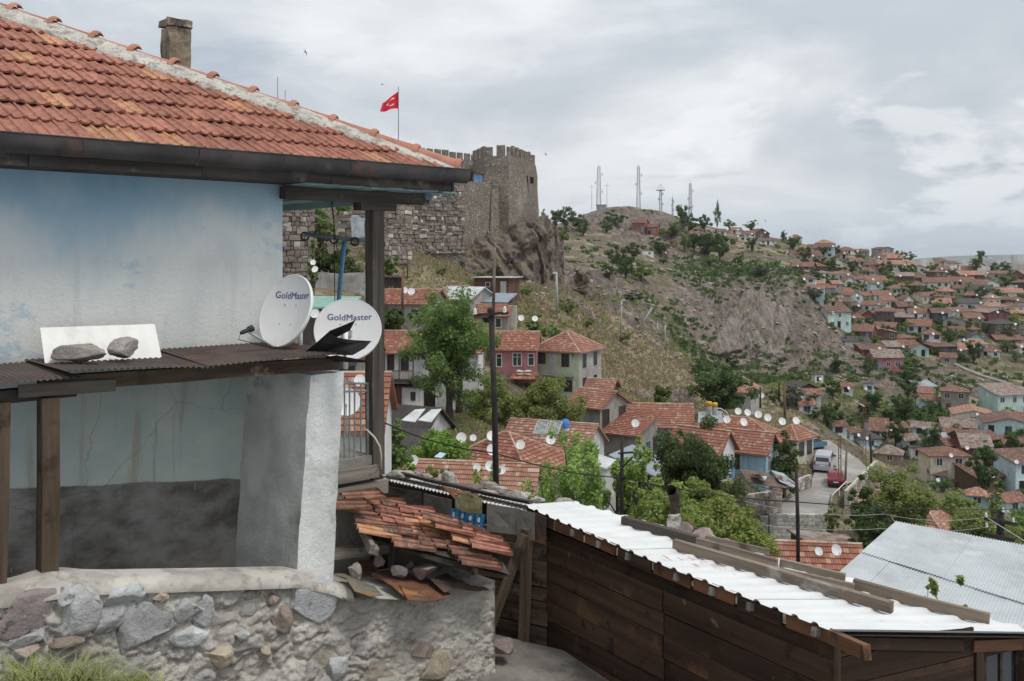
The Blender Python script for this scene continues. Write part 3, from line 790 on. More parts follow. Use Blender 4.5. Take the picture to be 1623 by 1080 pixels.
a_l, a_m, a_n, a_r = hp(-60, 600, 1.16)[0], hp(118, 600, 1.16)[0], hp(330, 590, 1.16)[0], hp(548, 566, 1.16)[0]
sheet('roof_sheet', (-4.2, a_m + .05), (-.01, 1.16), .006, zA - .03, zB - .012, 38, lean)
sheet('roof_sheet', (a_m - .06, a_n + .05), (-.01, 1.18), .028, zB + .02, zC, 24, lean, .012)
sheet('roof_sheet', (a_n, a_r), (-.01, 1.17), .044, zC - .004, zD, 26, lean)

# ------------------------------------------------------------------ rubble wall below the lean-to
swall = E('rubble_wall', 'rubble stone and mortar wall with a cement coping below the lean-to', 'stone wall', HP(-1.5, 1.2, -4.9))
_zt = [hp(x_, y_, 1.04) for x_, y_ in ((-160, 930), (0, 922), (60, 912), (110, 905), (300, 902), (450, 899), (500, 910), (526, 922))]
_za, _zz = [-4.2] + [q_[0] for q_ in _zt] + [.2, .6, 1.75], [_zt[0][1]] + [q_[1] for q_ in _zt] + [-3.16, -3.27, -3.34]
ztop = lambda a: float(np.interp(a, _za, _zz))
bface = lambda a: float(np.interp(a, [-4, 0, .3, 1.8], [1.30, 1.30, 1.36, 1.42]))
def worley(A, Z, cw, ch, seed):
    "packed irregular stones: distance to the joint and a number for each stone"
    gx, gz = A / cw, Z / ch; ix, iz = np.floor(gx).astype(int), np.floor(gz).astype(int); f1 = np.full(A.shape, 9.0); f2 = np.full(A.shape, 9.0); cid = np.zeros(A.shape)
    for dx in (-1, 0, 1):
        for dz in (-1, 0, 1):
            jx, jz = ix + dx, iz + dz; o1, o2, o3 = _h(jx, jz, jx * 0, seed), _h(jx, jz, jx * 0 + 1, seed), _h(jx, jz, jx * 0 + 2, seed)
            d = np.hypot(gx - jx - .1 - .8 * o1, gz - jz - .1 - .8 * o2) * (.85 + .4 * o3); nw = d < f1
            f2 = np.where(nw, f1, np.minimum(f2, d)); cid = np.where(nw, o3 * .5 + o1 * .5, cid); f1 = np.where(nw, d, f1)
    return f2 - f1, cid
AU, AV = np.meshgrid(np.linspace(0, 1, 420), np.linspace(0, 1, 150)); AA = -4 + 5.74 * AU
zt0 = np.array([ztop(q) - .10 for q in AA[0]])[None, :]; AZ = zt0 + (-5.0 - zt0) * AV
P2 = np.stack([AA, AZ, AA * 0], -1); wob = np.stack([fbm(P2 * 5, 3, 61), fbm(P2 * 5 + 30, 3, 62)], -1) * .11
e1, c1_ = worley(AA + wob[..., 0], AZ + wob[..., 1], .27, .17, 5); e2, c2_ = worley(AA + wob[..., 1], AZ - wob[..., 0], .10, .08, 9)
plst = np.clip((AA - .15) / .5, 0, 1) * .55; sm = fbm(P2 * 1.7, 3, 66)
dome = np.clip(e1 / .38, 0, 1) ** .6; hgt = (dome * (.012 + .046 * c1_) * (1 - plst) + np.clip(e2 / .4, 0, 1) ** .6 * .022 * c2_ * (1 - .5 * plst) + .06 * sm + .06 * fbm(P2 * 2.4, 3, 67) + .02 * fbm(P2 * 22, 3, 68)) - .05
SB = np.array([bface(q) for q in AA[0]])[None, :] + hgt + .05 * AV
PW = np.array(C0)[None, None] * np.array([1, 1, 0]) + AA[..., None] * np.array(UA) + SB[..., None] * np.array(NB) + AZ[..., None] * np.array([0, 0, 1.0])
n = NT('rubble_mortar'); p = n.coord('World')
f1, f2, f3 = n.noise(p, 2.2, 8, .65), n.noise(p, 11, 8, .7), n.noise(n.map(p, (1, 1, 1), (3, 8, 1)), 5, 6, .6, 1.2)
col = n.mix(n.step(f1, .35, .65), (0.48, 0.45, 0.40), (0.66, 0.63, 0.575))
col = n.mix(n.math('MULTIPLY', n.step(f2, .57, .70), .5), col, (.25, .22, .185))
col = n.mix(n.math('MULTIPLY', n.step(f3, .60, .66), .55), col, (.34, .26, .20))
cr = n.node('ShaderNodeTexVoronoi', {'Vector': n.map(n.node('ShaderNodeVectorMath', {0: p, 1: n.node('ShaderNodeTexNoise', {'Vector': p, 'Scale': 6.0}, out=1)}, operation='ADD'), (1, 1, 1.4)), 'Scale': 4.2}, feature='DISTANCE_TO_EDGE')
col = n.mix(n.math('MULTIPLY', n.step(n.noise(n.map(p, (1, 1, 1.5), (6, 2, 4)), 3.2, 9, .72), .60, .66), .7), col, (.17, .15, .13))
st_, ce_ = n.attr('stone'), n.attr('cell')
scol = n.mix(n.step(ce_, .25, .75), (.46, .435, .395), (.62, .59, .54)); scol = n.mix(n.math('MULTIPLY', n.step(ce_, .70, .74), .8), scol, (.33, .33, .335)); scol = n.mix(n.math('MULTIPLY', n.step(ce_, .30, .26), .8), scol, (.36, .30, .235))
col = n.mix(n.math('MULTIPLY', n.math('MULTIPLY', n.step(st_, .3, .7), .75), n.step(f1, .60, .48)), col, scol); col = n.mix(n.math('MULTIPLY', n.step(f2, .56, .70), .35), col, (.27, .245, .21))
M_RUBBLE = n.finish(col, .95, n.bump(n.math('ADD', n.math('MULTIPLY', f2, 1.4), n.noise(p, 34, 6, .7)), .9, .03), 0, .1)
ii = np.arange(420 * 150).reshape(150, 420)
wm_ = npmesh('mortar_face', PW.reshape(-1, 3), np.stack([ii[:-1, :-1], ii[1:, :-1], ii[1:, 1:], ii[:-1, 1:]], -1).reshape(-1, 4), False, {'stone': (dome * (1 - plst)).ravel(), 'cell': c1_.ravel()})
O('rubble_face', wm_, M_RUBBLE, swall)
b = MB()
b.grid(lambda u, v: HP(-.1 + 1.84 * u, bface(.5) + .05 - 1.0 * v, ztop(-.1 + 1.84 * u) - .09 + .06 * n1(u * 14, v * 7, 3)), 50, 14, flip=True)
b.grid(lambda u, v: HP(1.74, bface(1.74) - 1.2 * u, ztop(1.7) - .1 + (-5 - ztop(1.7)) * v), 4, 4, flip=True)
O('wall_top', b, M_RUBBLE, swall, smooth=True)
M_COPING = mat('cement_coping', (0.42, 0.395, 0.355), .93, .22, 2.5, .9, 20, spots=[((.36, .27, .18), 2.2, .58, .68), ((.27, .25, .22), 3.5, .52, .64), ((.30, .28, .25), 9, .54, .66), ((.55, .52, .47), 1.2, .55, .65)], coord='World', bd=.012)
def cop(u, v):
    a = -4 + 4.03 * u; z0 = ztop(a)
    rb = .16 + .03 * n1(a * 3, 1, 1)
    if v < .5: return HP(a, .98 + (bface(a) - .12 - .98) * (v / .5), z0 - (.06 if v == 0 else 0) + .015 * n1(a * 2.2, v * 3, 5) + (.04 * math.exp(-((a - aPo) / .2) ** 2)))
    q = (v - .5) / .5; return HP(a, bface(a) - .12 + .17 * math.sin(R(90) * q) + .05 * n1(a * 5, q * 2, 3) * q + .02 * n1(a * 17, q * 5, 8), z0 - .13 * (1 - math.cos(R(90) * q)) * (1 + .8 * n1(a * 3.5, 3, 3) + .4 * n1(a * 11, 5, 3)) + .02 * n1(a * 6, v * 6, 5) + .012 * n1(a * 21, v * 12, 5))
b = MB(); b.grid(cop, 260, 22, flip=True); O('coping', b, M_COPING, swall, smooth=True)
SC = {'mauve': (0.33, 0.275, 0.27), 'grey': (0.41, 0.41, 0.405), 'lgrey': (0.48, 0.49, 0.495), 'tan': (0.42, 0.365, 0.28), 'pink': (0.41, 0.335, 0.31), 'brown': (0.29, 0.24, 0.20), 'mid': (0.42, 0.40, 0.365)}
MS = {k: mat('wall_stone_' + k, c, .93, .22, 5, 1.0, 30, spots=[((.42, .19, .08), 4, .66, .72, (1, 1, 1), .7 if k in ('grey',) else 0.0), (lit(c, .45), 11, .58, .68), (lit(c, 1.5), 16, .62, .72)], bd=.02, rnd=.12) for k, c in SC.items()}
MS['mort'] = M_RUBBLE
STN = [(35,972,112,62,'mauve'),(128,966,72,74,'grey'),(100,945,30,32,'grey'),(170,980,58,40,'grey'),(148,950,28,34,'grey'),(196,942,66,42,'lgrey'),(238,985,92,92,'grey'),(296,968,40,40,'grey'),(322,972,34,52,'grey'),
 (300,1008,60,32,'lgrey'),(490,952,96,78,'lgrey'),(40,1012,50,26,'grey'),(66,1006,16,24,'grey'),(38,1028,40,18,'pink'),(345,1040,46,40,'tan'),(420,1036,28,20,'tan'),(446,985,34,44,'brown'),(105,1014,70,24,'brown'),
 (248,1024,70,34,'mid'),(208,1030,46,38,'mid'),(382,1004,26,18,'grey'),(395,970,34,26,'mid'),(352,950,46,22,'mid'),(400,945,40,20,'mid'),(438,952,26,22,'brown'),(180,1016,52,22,'pink'),(250,945,30,20,'tan'),(12,1003,24,22,'mid'),
 (388,1055,44,30,'mid'),(450,1050,50,34,'mid'),(300,1062,60,26,'mid'),(420,985,40,32,'mid'),(365,985,26,22,'mid'),(500,1030,46,40,'tan'),(470,1010,34,26,'mid'),(540,1062,42,40,'lgrey'),(575,1010,40,44,'brown'),(528,1000,36,30,'mid'),
 (615,1030,52,40,'mid'),(655,1000,44,36,'mid'),(690,1058,60,46,'tan'),(640,1065,44,30,'mid'),(725,1030,48,44,'mid'),(700,985,46,40,'mid'),(590,975,36,28,'mid'),(560,1040,30,22,'tan'),(610,1068,38,22,'mid'),(672,1034,36,26,'brown'),(728,1068,30,20,'mid')]
STN = STN[:24] + [q for q in STN[24:] if q[4] != 'mid'][::2]
for i, (px, py, w_, h_, c_) in enumerate(STN):
    a, z = hp(px, py, bface(0) if px < 520 else 1.38); b_ = bface(a); Yd = HP(a, b_, z).y; s_ = Yd / F
    wa = w_ * s_ / 1.02; d = 0.0
    me = rock_mesh((wa * .57, .075 if i < 53 and c_ != 'mid' else .042, h_ * s_ * .57), 100 + i, 3, .5, 7)
    ja = int(min(max((a + 4) / 5.74, 0), 1) * 415); jz = int(np.argmin(np.abs(AZ[:, ja] - z))); lw = SB[max(0, jz - 5):jz + 6, max(0, ja - 6):ja + 7]; o_ = HP(a, float(lw.mean()) + (.006 if c_ != 'mid' else -.022), z)
    O('stone', with_mat(me, MS[c_]), [], swall, M=frame(o_, UA, -NB) @ Matrix.Rotation(R(rng.uniform(-12, 12)), 4, 'Y'))
# ------------------------------------------------------------------ things on and around the lean-to
M_ROCK = mat('loose_grey_rock', (0.34, 0.31, 0.285), .95, .25, 4, 1.0, 22, spots=[((.46, .42, .385), 3, .54, .66), ((.17, .15, .14), 9, .58, .68)], bd=.02, rnd=.15)
M_ROCKM = mat('loose_mauve_rock', (0.25, 0.195, 0.185), .95, .25, 4, 1.0, 22, spots=[((.36, .31, .29), 3, .56, .68), ((.13, .10, .10), 9, .58, .68)], bd=.02, rnd=.12)
def rock_px(px, py, Y, w, h, seed, label, m=None, tilt=0, dep=None, name='rock', group=None, sub=3):
    s_ = Y / F; me = rock_mesh((w * s_ * .56, (dep or w * s_ * .5), h * s_ * .58), seed, sub, .55, 8)
    return O(name, with_mat(me, m or M_ROCK), [], M=T(W(px, py, Y)) @ Matrix.Rotation(R(tilt), 4, 'Y') @ RZ(R(seed * 37)), label=label, cat='rock', group=group) if False else \
           O(name, with_mat(me, m or M_ROCK), [], M=T(W(px, py, Y)) @ Matrix.Rotation(R(tilt), 4, 'Y'), label=label, cat='rock', group=group)
rock_px(132, 562, HP(hp(132, 563, .66)[0], .66, 0).y, 86, 31, 5, 'broad flat rock in front of the white panel on the lean-to roof', dep=.14)
rock_px(197, 555, HP(hp(197, 556, .66)[0], .66, 0).y, 44, 35, 8, 'blocky grey rock beside the flat one on the lean-to roof', dep=.13)
M_WPAN = mat('scuffed_white_enamel', (0.74, 0.74, 0.70), .5, .06, 3, .08, 20, spots=[((.42, .30, .18), 3, .70, .78), ((.60, .60, .57), 2, .55, .7, (2, 2, .3))], spec=.4, coord='World')
pan = [hp(66, 520, .30), hp(248, 514, .30), hp(253, 569, .42), hp(68, 575, .42)]
def panf(u, v):
    a = (pan[0][0] * (1-u) + pan[1][0] * u) * (1-v) + (pan[3][0] * (1-u) + pan[2][0] * u) * v; z = (pan[0][1] * (1-u) + pan[1][1] * u) * (1-v) + (pan[3][1] * (1-u) + pan[2][1] * u) * v
    return HP(a + (.012 * n1(v * 6, u * 2, 4) if u in (0, 1) else 0), .26 + .22 * v + .010 * math.sin(u * 40) * .3 + .008 * n1(u * 5, v * 4), z + .006 * n1(u * 14, v, 9))
b = MB(); b.grid(panf, 30, 8, flip=True); b.grid(lambda u, v: Vector(panf(u, v)) - NB * .006, 30, 8)
O('metal_sheet', b, M_WPAN, label='long white metal panel leaning on the blue house wall', cat='panel')

M_DISH = mat('dish_paint', (0.69, 0.69, 0.68), .5, .05, 2, .03, 20, spots=[((.54, .535, .51), 3, .54, .74, (2.2, .3, 1)), ((.42, .40, .36), 16, .70, .76)], spec=.4)
M_DISHRIM = mat('dish_rim_paint', (0.74, 0.74, 0.73), .45, .05, 3, 0, spec=.4)
M_ARM = mat('dish_arm_metal', (0.42, 0.42, 0.42), .5, .15, 4, 0, metal=.3)
M_BLKPL = mat('black_plastic', (0.035, 0.035, 0.037), .5, .2, 4, 0)
M_INK = mat('navy_print', (0.035, 0.05, 0.19), .6, .05, 4, 0)
def dish_frame(c, az, el):
    nrm = Vector((math.sin(az) * math.cos(el), -math.cos(az) * math.cos(el), math.sin(el)))
    x = ZU.cross(nrm).normalized(); y = nrm.cross(x)
    m = Matrix((x, y, nrm)).transposed().to_4x4(); m.translation = c; return m
def bowl(rx, ry, d, nr=8, na=48, rim=.028):
    b = MB()
    def z(r): return d * (r * r - 1)
    vs = [(0, 0, -d)]
    for i in range(1, nr + 1):
        r_ = i / nr
        for k in range(na): t = 2 * math.pi * k / na; vs.append((rx * r_ * math.cos(t), ry * r_ * math.sin(t), z(r_)))
    fs = [(0, 1 + k, 1 + (k + 1) % na) for k in range(na)]
    for i in range(nr - 1):
        for k in range(na): q = 1 + i * na; fs.append((q + k, q + na + k, q + na + (k+1) % na, q + (k+1) % na))
    b.add(vs, fs, 0)
    pr = [(1.0, 0), (1.012, .006), (1.028, .004), (1.034, -.004), (1.034, -rim), (1.02, -rim - .004), (.96, -rim * 1.1), (.5, -d * .8 - .01), (.02, -d - .01)]
    vs = []
    for s_, zz in pr:
        for k in range(na): t = 2 * math.pi * k / na; vs.append((rx * s_ * math.cos(t), ry * s_ * math.sin(t), zz))
    b.add(vs, [(i*na + k, (i+1)*na + k, (i+1)*na + (k+1) % na, i*na + (k+1) % na) for i in range(len(pr) - 1) for k in range(na)], 1)
    return b
def text_on_dish(txt, size, cx, cy, rx, ry, d, m, parent, M):
    cu = bpy.data.curves.new('lettering', 'FONT'); cu.body = txt; cu.size = size; cu.align_x = 'CENTER'; cu.resolution_u = 3; cu.offset = .0; cu.space_character = 1.04
    ob = bpy.data.objects.new('lettering', cu); COL.objects.link(ob)
    dg = bpy.context.evaluated_depsgraph_get(); me = bpy.data.meshes.new_from_object(ob.evaluated_get(dg))
    bpy.data.objects.remove(ob)
    for v in me.vertices:
        x, y = v.co.x * 1.0 + cx, v.co.y + cy
        v.co = (x, y, d * ((x / rx) ** 2 + (y / ry) ** 2 - 1) + .0025)
    vv = [tuple(v.co) for v in me.vertices]; ff = [tuple(q.vertices) for q in me.polygons]; b = MB(); b.add(vv, ff); b.add([(x + .0028 * size / .1, y, z + .0006) for x, y, z in vv], ff)
    O('lettering', b, m, parent, M=M)
def big_dish(label, c, az, el, rx, ry, d, foot, tsize, ty, lnb, tx=0.0):
    t = E('satellite_dish', label, 'satellite dish', foot)
    M = dish_frame(c, az, el)
    ref = O('reflector', bowl(rx, ry, d), [M_DISH, M_DISHRIM], t, M=M, smooth=True)
    text_on_dish('GoldMaster', tsize, tx, ty, rx, ry, d, M_INK, ref, M)
    for x, y in ((-.08, .07), (.08, .07), (-.08, -.13), (.08, -.13)):
        zz = d * ((x / rx) ** 2 + (y / ry) ** 2 - 1)
        b = MB(); b.cyl((x, y, zz - .002), (x, y, zz + .010), .008, .006, 8); O('bolt', b, M_ARM, ref, M=M)
    p0 = M @ Vector((0, -ry * .98, -.03)); p1 = M @ Vector(lnb)
    b = MB(); mid = M @ Vector((0, -ry * 1.04, .03)); b.tube([M @ Vector((0, -ry * .5, -d - .03)), p0, mid, p1], [.014, .014, .013, .012], 8)
    arm = O('arm', b, M_ARM, t, smooth=True)
    dv = (M.translation + M.to_3x3() @ Vector((0, 0, -d)) - p1).normalized()
    b = MB(); b.cyl(p1 - dv * .05, p1 + dv * .03, .022, .022, 12); b.cyl(p1 + dv * .03, p1 + dv * .075, .03, .034, 14); b.cyl(p1 - dv * .07, p1 - dv * .05, .016, .018, 10)
    O('receiver_head', b, M_BLKPL if rx < .36 else M_ARM, t)
    b = MB(); b.cyl(p1 + dv * .0751, p1 + dv * .082, .034, .03, 14); O('receiver_cap', b, M_DISHRIM, t)
    b = MB(); b.tube([p1 - dv * .07, p1 - dv * .1 - ZU * .05, (p1 + mid) / 2 - ZU * .06, mid - ZU * .02], .004, 5); O('cable', b, M_BLKPL, t)
    back = M @ Vector((0, -.03, -d - .05)); top = Vector((foot.x, foot.y, back.z + .05))
    b = MB(); b.cyl(foot, top, .024, .024, 12); O('mast', b, M_DISHRIM, t, smooth=True)
    b = MB(); b.box((-.05, -.05, -.03), (.05, .05, .03), 0, T((back + top) / 2)); b.cyl(back, top, .02, .02, 8); O('bracket', b, M_ARM, t)
    return t, M
c1 = W(452, 492, 9.45)
d1, Md1 = big_dish('white satellite dish turned left on a short mast above the lean-to roof', c1, R(-34), R(20), .335, .368, .06, HP(*([hp(476, 558, .42)[0], .42, hp(476, 562, .42)[1]])), .098, .135, (0, -.33, .40), .02)
c2 = W(551, 522, 9.75)
d2, Md2 = big_dish('white satellite dish facing outwards behind torn black roofing felt', c2, R(4), R(22), .335, .325, .055, W(548, 585, 9.72), .092, .11, (.01, -.33, .36), .01)
# torn felt
M_FELT = mat('torn_black_felt', (0.030, 0.026, 0.024), .85, .3, 5, .4, 30, spots=[((.07, .05, .04), 4, .62, .7)], coord='World')
def poly_sheet(name, pts, m, label=None, cat=None, parent=None, th=.006, group=None, bend=.0):
    "thin torn sheet through the given 3-D outline"
    pts = [Vector(q) for q in pts]; c = sum(pts, Vector()) / len(pts)
    nr = Vector()
    for i in range(len(pts)): nr += (pts[i] - c).cross(pts[(i + 1) % len(pts)] - c)
    nr.normalize(); ring = []
    for i in range(len(pts)):
        p_, q_ = pts[i], pts[(i + 1) % len(pts)]
        for t in (0, .25, .5, .75):
            w_ = p_.lerp(q_, t); e = (q_ - p_).length * .05
            ring.append(w_ + (Vector((n1(w_.x * 9, w_.y * 9, w_.z * 9), n1(w_.x * 9, w_.z * 9, 5), n1(w_.y * 9, w_.z * 9, 8))) * e if t else Vector()))
    mid_ = [(q_ * .5 + c * .5) + nr * (.3 * bend * n1(q_.x * 6, q_.y * 6, q_.z * 6)) for q_ in ring]; k = len(ring)
    vs = ring + mid_ + [c + nr * bend]; fs = []
    for i in range(k): j = (i + 1) % k; fs += [(i, j, k + j, k + i), (k + i, k + j, 2 * k)]
    vs2 = [q_ - nr * th for q_ in vs]; o_ = len(vs)
    b = MB(); b.add(vs + vs2, fs + [tuple(o_ + i for i in f[::-1]) for f in fs] + [(i, i + o_, (i + 1) % k + o_, (i + 1) % k) for i in range(k)])
    return O(name, b, m, parent, origin=c if parent is None else None, label=label, cat=cat, group=group)
felt = E('roofing_felt', 'torn flaps of black roofing felt on the lean-to corner before the dish', 'roofing felt', W(520, 562, 9.2))
Z6 = lambda x, y, Y: W(370 + x / 4.907, 400 + y / 4.907, Y)
poly_sheet('flap', [Z6(550, 778, 9.2), Z6(660, 690, 9.15), Z6(750, 610, 9.1), Z6(850, 570, 9.1), Z6(945, 530, 9.12), Z6(905, 605, 9.2), Z6(800, 660, 9.25), Z6(700, 720, 9.3), Z6(640, 790, 9.3)], M_FELT, parent=felt, bend=.02)
poly_sheet('flap', [Z6(640, 800, 9.32), Z6(680, 700, 9.12), Z6(740, 632, 9.08), Z6(800, 660, 9.07), Z6(900, 680, 9.06), Z6(1075, 690, 9.0), Z6(1020, 748, 8.98), Z6(930, 800, 9.0), Z6(780, 796, 9.15)], M_FELT, parent=felt, bend=.03)
poly_sheet('flap', [Z6(720, 812, 9.3), Z6(800, 800, 9.1), Z6(1040, 842, 9.05), Z6(1030, 854, 9.08), Z6(860, 850, 9.2), Z6(760, 850, 9.25)], M_FELT, parent=felt, bend=.0)

# ------------------------------------------------------------------ porch floor, railing, T-shaped drying pole
M_CONC = mat('worn_concrete', (0.30, 0.285, 0.26), .95, .2, 2.5, .7, 20, spots=[((.20, .17, .14), 4, .56, .68), ((.40, .38, .35), 2, .56, .7)], coord='World', bd=.02)
M_GREYWOOD = mat('silver_grey_timber', (0.225, 0.20, 0.172), .92, .35, 4, .8, 8, spots=[((.10, .085, .07), 3, .58, .68)], stretch=(.15, 3, 3), bd=.01, rnd=.15)
porch = E('porch_floor', 'concrete porch floor on old timber sills beside the white pillar', 'porch', HP(.8, -1, -4.9))
zf = hp(565, 726, .12)[1]
b = nbox([HP(-.05, .12, zf - .10), HP(aP - .06, .12, zf - .10), HP(aP - .06, -3.5, zf - .10), HP(-.05, -3.5, zf - .10), HP(-.05, .12, zf), HP(aP - .06, .12, zf), HP(aP - .06, -3.5, zf), HP(-.05, -3.5, zf)], 20, 6, .02, 3, 7)
O('slab', b, M_CONC, porch)
beam('sill_timber', HP(-.1, .13, zf - .17), HP(aP - .04, .13, zf - .17), .16, .13, M_GREYWOOD, porch, jit=.006)
beam('sill_timber', HP(-.1, .10, zf - .36), HP(aP + .1, .10, zf - .36), .16, .15, M_GREYWOOD, porch, jit=.006)
beam('sill_post', HP(aP + .02, .03, zf - .25), HP(aP + .02, .03, -5), .14, .14, M_POSTWOOD, porch, up=UA, jit=.006)
b = MB(); b.add([HP(-.1, .04, zf - .1), HP(aP + .1, .04, zf - .1), HP(aP + .1, .04, -5.2), HP(-.1, .04, -5.2)], [(3, 2, 1, 0)]); b.add([HP(aP + .1, .04, zf - .1), HP(aP + .1, -3.5, zf - .1), HP(aP + .1, -3.5, -5.2), HP(aP + .1, .04, -5.2)], [(3, 2, 1, 0)])
O('base_wall', b, M_RUBBLE, porch)
M_RAIL = mat('grey_painted_iron', (0.23, 0.25, 0.25), .6, .25, 6, .1, 20, spots=[((.28, .17, .10), 6, .62, .7)])
rail = E('porch_railing', 'thin grey iron railing between the white pillar and the porch post', 'railing', HP(.6, .1, zf))
ra = [hp(p_, 640, .05)[0] for p_ in (536, 546, 554, 562, 572, 583)]
zr1, zr2 = hp(550, 606, .05)[1], hp(580, 614, .05)[1]
for i, a in enumerate(ra):
    b = MB(); b.cyl(HP(a, .05, zf - .01), HP(a, .05, zr1 - .03 * i / 5), .010 if i < 5 else .018, None, 8); O('baluster' if i < 5 else 'rail_post', b, M_RAIL, rail)
b = MB(); b.tube([HP(ra[0] - .1, .05, zr1 + .01), HP(ra[-1], .05, zr1 - .04)], .013, 8); O('top_rail', b, M_RAIL, rail)
b = MB(); b.tube([HP(ra[0] - .1, .05, zr1 - .09), HP(ra[-1], .05, zr1 - .12)], .011, 8); O('middle_rail', b, M_RAIL, rail)
b = MB(); b.tube([HP(ra[0] - .05, .05, zr1 + .02), HP(ra[0] + .02, .06, zr1 + .13), HP(ra[0] + .1, .05, zr1 + .10), HP(ra[1] + .04, .05, zr1 + .01)], .008, 6); O('scroll', b, M_RAIL, rail)
M_HOSE = mat('pale_hose', (.55, .52, .46), .7, .1, 4, 0)
b = MB(); b.tube([W(563, 672, 10.9), W(572, 675, 10.8), W(584, 684, 10.55), W(594, 694, 10.5), W(602, 708, 10.5), W(604, 722, 10.52), W(604, 744, 10.55)], .011, 7)
O('hose', b, M_HOSE, label='pale thin hose bending round the foot of the porch post', cat='hose', smooth=True)
M_BLUEPIPE = mat('chipped_blue_paint', (0.12, 0.28, 0.44), .6, .2, 4, .1, 20, spots=[((.16, .12, .10), 6, .64, .70)], coord='World')
M_GREYPIPE = mat('dull_pipe', (0.17, 0.19, 0.20), .6, .3, 4, .1, 20, coord='World')
tp = E('drying_pole', 'leaning blue pole with a grey crossbar behind the satellite dishes', 'pole', W(534, 600, 12.2))
b = MB(); b.tube([W(528, 640, 12.2), W(534, 510, 12.2), W(540, 440, 12.2), W(546, 380, 12.2)], .029, 10); O('upright', b, M_BLUEPIPE, tp, smooth=True)
b = MB(); b.tube([W(482, 371, 12.0), W(540, 378, 12.15), W(600, 384, 12.3), W(606, 384, 12.32)], .030, 10); O('crossbar', b, M_GREYPIPE, tp, smooth=True)
for px in (484, 530, 563, 604):
    b = MB(); q = W(px, 371 + (px - 482) * .107, 12.15)
    b.tube([q + Vector((.05 * math.cos(t), -.03, .05 * math.sin(t) - .03)) for t in [k * .7 for k in range(10)]], .013, 5); O('rope_loop', b, M_BLKPL, tp)
M_WIRE = mat('black_cable', (0.02, 0.02, 0.021), .6, .2, 4, 0)
def wire(name, pts, r, label, m=None, sag=0.0, group=None, cat='cable'):
    P_ = []
    for i in range(len(pts) - 1):
        a_, b_ = Vector(pts[i]), Vector(pts[i + 1])
        for k in range(9 if i == len(pts) - 2 else 8):
            t = k / 8; q = a_.lerp(b_, t); q.z -= sag * 4 * t * (1 - t); P_.append(q)
    b = MB(); b.tube(P_, r, 5); return O(name, b, m or M_WIRE, origin=pts[0], label=label, cat=cat, group=group)
wire('hanging_cable', [W(523, 300, 11.4), W(529, 345, 11.6), W(530, 420, 11.8), W(531, 500, 12)], .006, 'thin dark cable hanging from the soffit past the drying pole', sag=0)
wire('hanging_cable', [W(530, 298, 11.2), W(526, 330, 11.4), W(534, 395, 11.7)], .005, 'thin dark cable hooked under the blue soffit boards', sag=0)

# ------------------------------------------------------------------ small tiled canopy between pillar and shed
_P0 = PROF; PROF = [(x, z * 1.7) for x, z in _P0]
TD = [with_mat(tile_mesh('roof_tile', 20 + s, .46, .024), m) for s, m in ((1, M_TILEDK), (2, M_TILEDK), (3, M_TILE), (4, M_TILEY))]
PROF = _P0
can = E('tiled_canopy', 'small sagging canopy of loose sooty clay tiles beside the white pillar', 'canopy', W(640, 950, 10.4))
cA, cB, cC = W(548, 764, 10.9), W(738, 820, 10.8), W(588, 842, 9.75)
fl = (cB - cA); nfl = fl.length; fl.normalize(); rw = (cC - cA); nrw = rw.length; rw.normalize()
cN = rw.cross(fl).normalized()
if cN.z < 0: cN = -cN
b = MB(); b.add([cA - cN * .05, cB + fl * .25 - cN * .06, cB + fl * .1 + rw * (nrw - .1) - cN * .06, cC - cN * .05], [(0, 1, 2, 3)]); b.add([q - cN * .03 for q in (cA - cN * .05, cB + fl * .25 - cN * .06, cB + fl * .1 + rw * (nrw - .1) - cN * .06, cC - cN * .05)], [(3, 2, 1, 0)])
O('boarding', b, M_DARKWOOD, can)
# tile local x across = along rw, local y up the slope = -fl
nr_ = 5; wr = nrw / nr_
for r_ in range(nr_):
    for c_ in range(4):
        if c_ == 3 and r_ == 0: continue
        if r_ == 4 and c_ == 2: continue
        t_end = (c_ + 1) * .35 + rng.uniform(-.03, .03)
        o_ = cA + rw * (r_ * wr + rng.uniform(-.012, .012)) + fl * t_end + cN * (.03 + .010 * rng.random() - .02 * math.sin(math.pi * c_ / 4))
        M = frame(o_, rw, -fl) @ RZ(R(rng.gauss(0, 1.3))) @ Matrix.Rotation(R(-4 + rng.gauss(0, .8)), 4, 'X') @ Matrix.Rotation(R(rng.gauss(0, 1.4)), 4, 'Y')
        O('roof_tile', TD[rng.choice((0, 0, 1, 1, 0, 2, 3))], [], can, M=M)
# tiles that slid to the lower right corner and loose ones on top
for px, py, Y, tw, tl, k in ((770, 860, 10.45, 8, -4, 2), (790, 868, 10.35, 4, -5, 2), (772, 872, 10.15, 10, -3, 3), (800, 880, 10.1, 6, -2, 2), (742, 850, 10.2, 5, -3, 2), (720, 838, 10.25, 4, -6, 0), (590, 790, 10.35, -14, 5, 0), (570, 806, 10.0, -10, 4, 1)):
    M = frame(W(px + 10, py - 10, Y) + cN * .02, rw, -fl) @ T((-.1, 0, 0)) @ RZ(R(tw)) @ Matrix.Rotation(R(tl - 2), 4, 'X')
    O('roof_tile', TD[k], [], can, M=M)
beam('rake_board', cA - fl * .03 - rw * .12 - cN * .07, cC + rw * .22 - fl * .02 - cN * .09, .05, .10, M_GREYWOOD, can, up=cN, jit=.008)
beam('rake_board', cA + fl * .05 + rw * .1 - cN * .13, cC + rw * .18 + fl * .05 - cN * .13, .05, .07, M_GREYWOOD, can, up=cN, jit=.008)
beam('edge_board', cC + fl * .1 - cN * .10 - rw * .1, cC + fl * 1.15 - cN * .13 - rw * .1, .03, .05, M_DARKWOOD, can, up=cN, jit=.008)
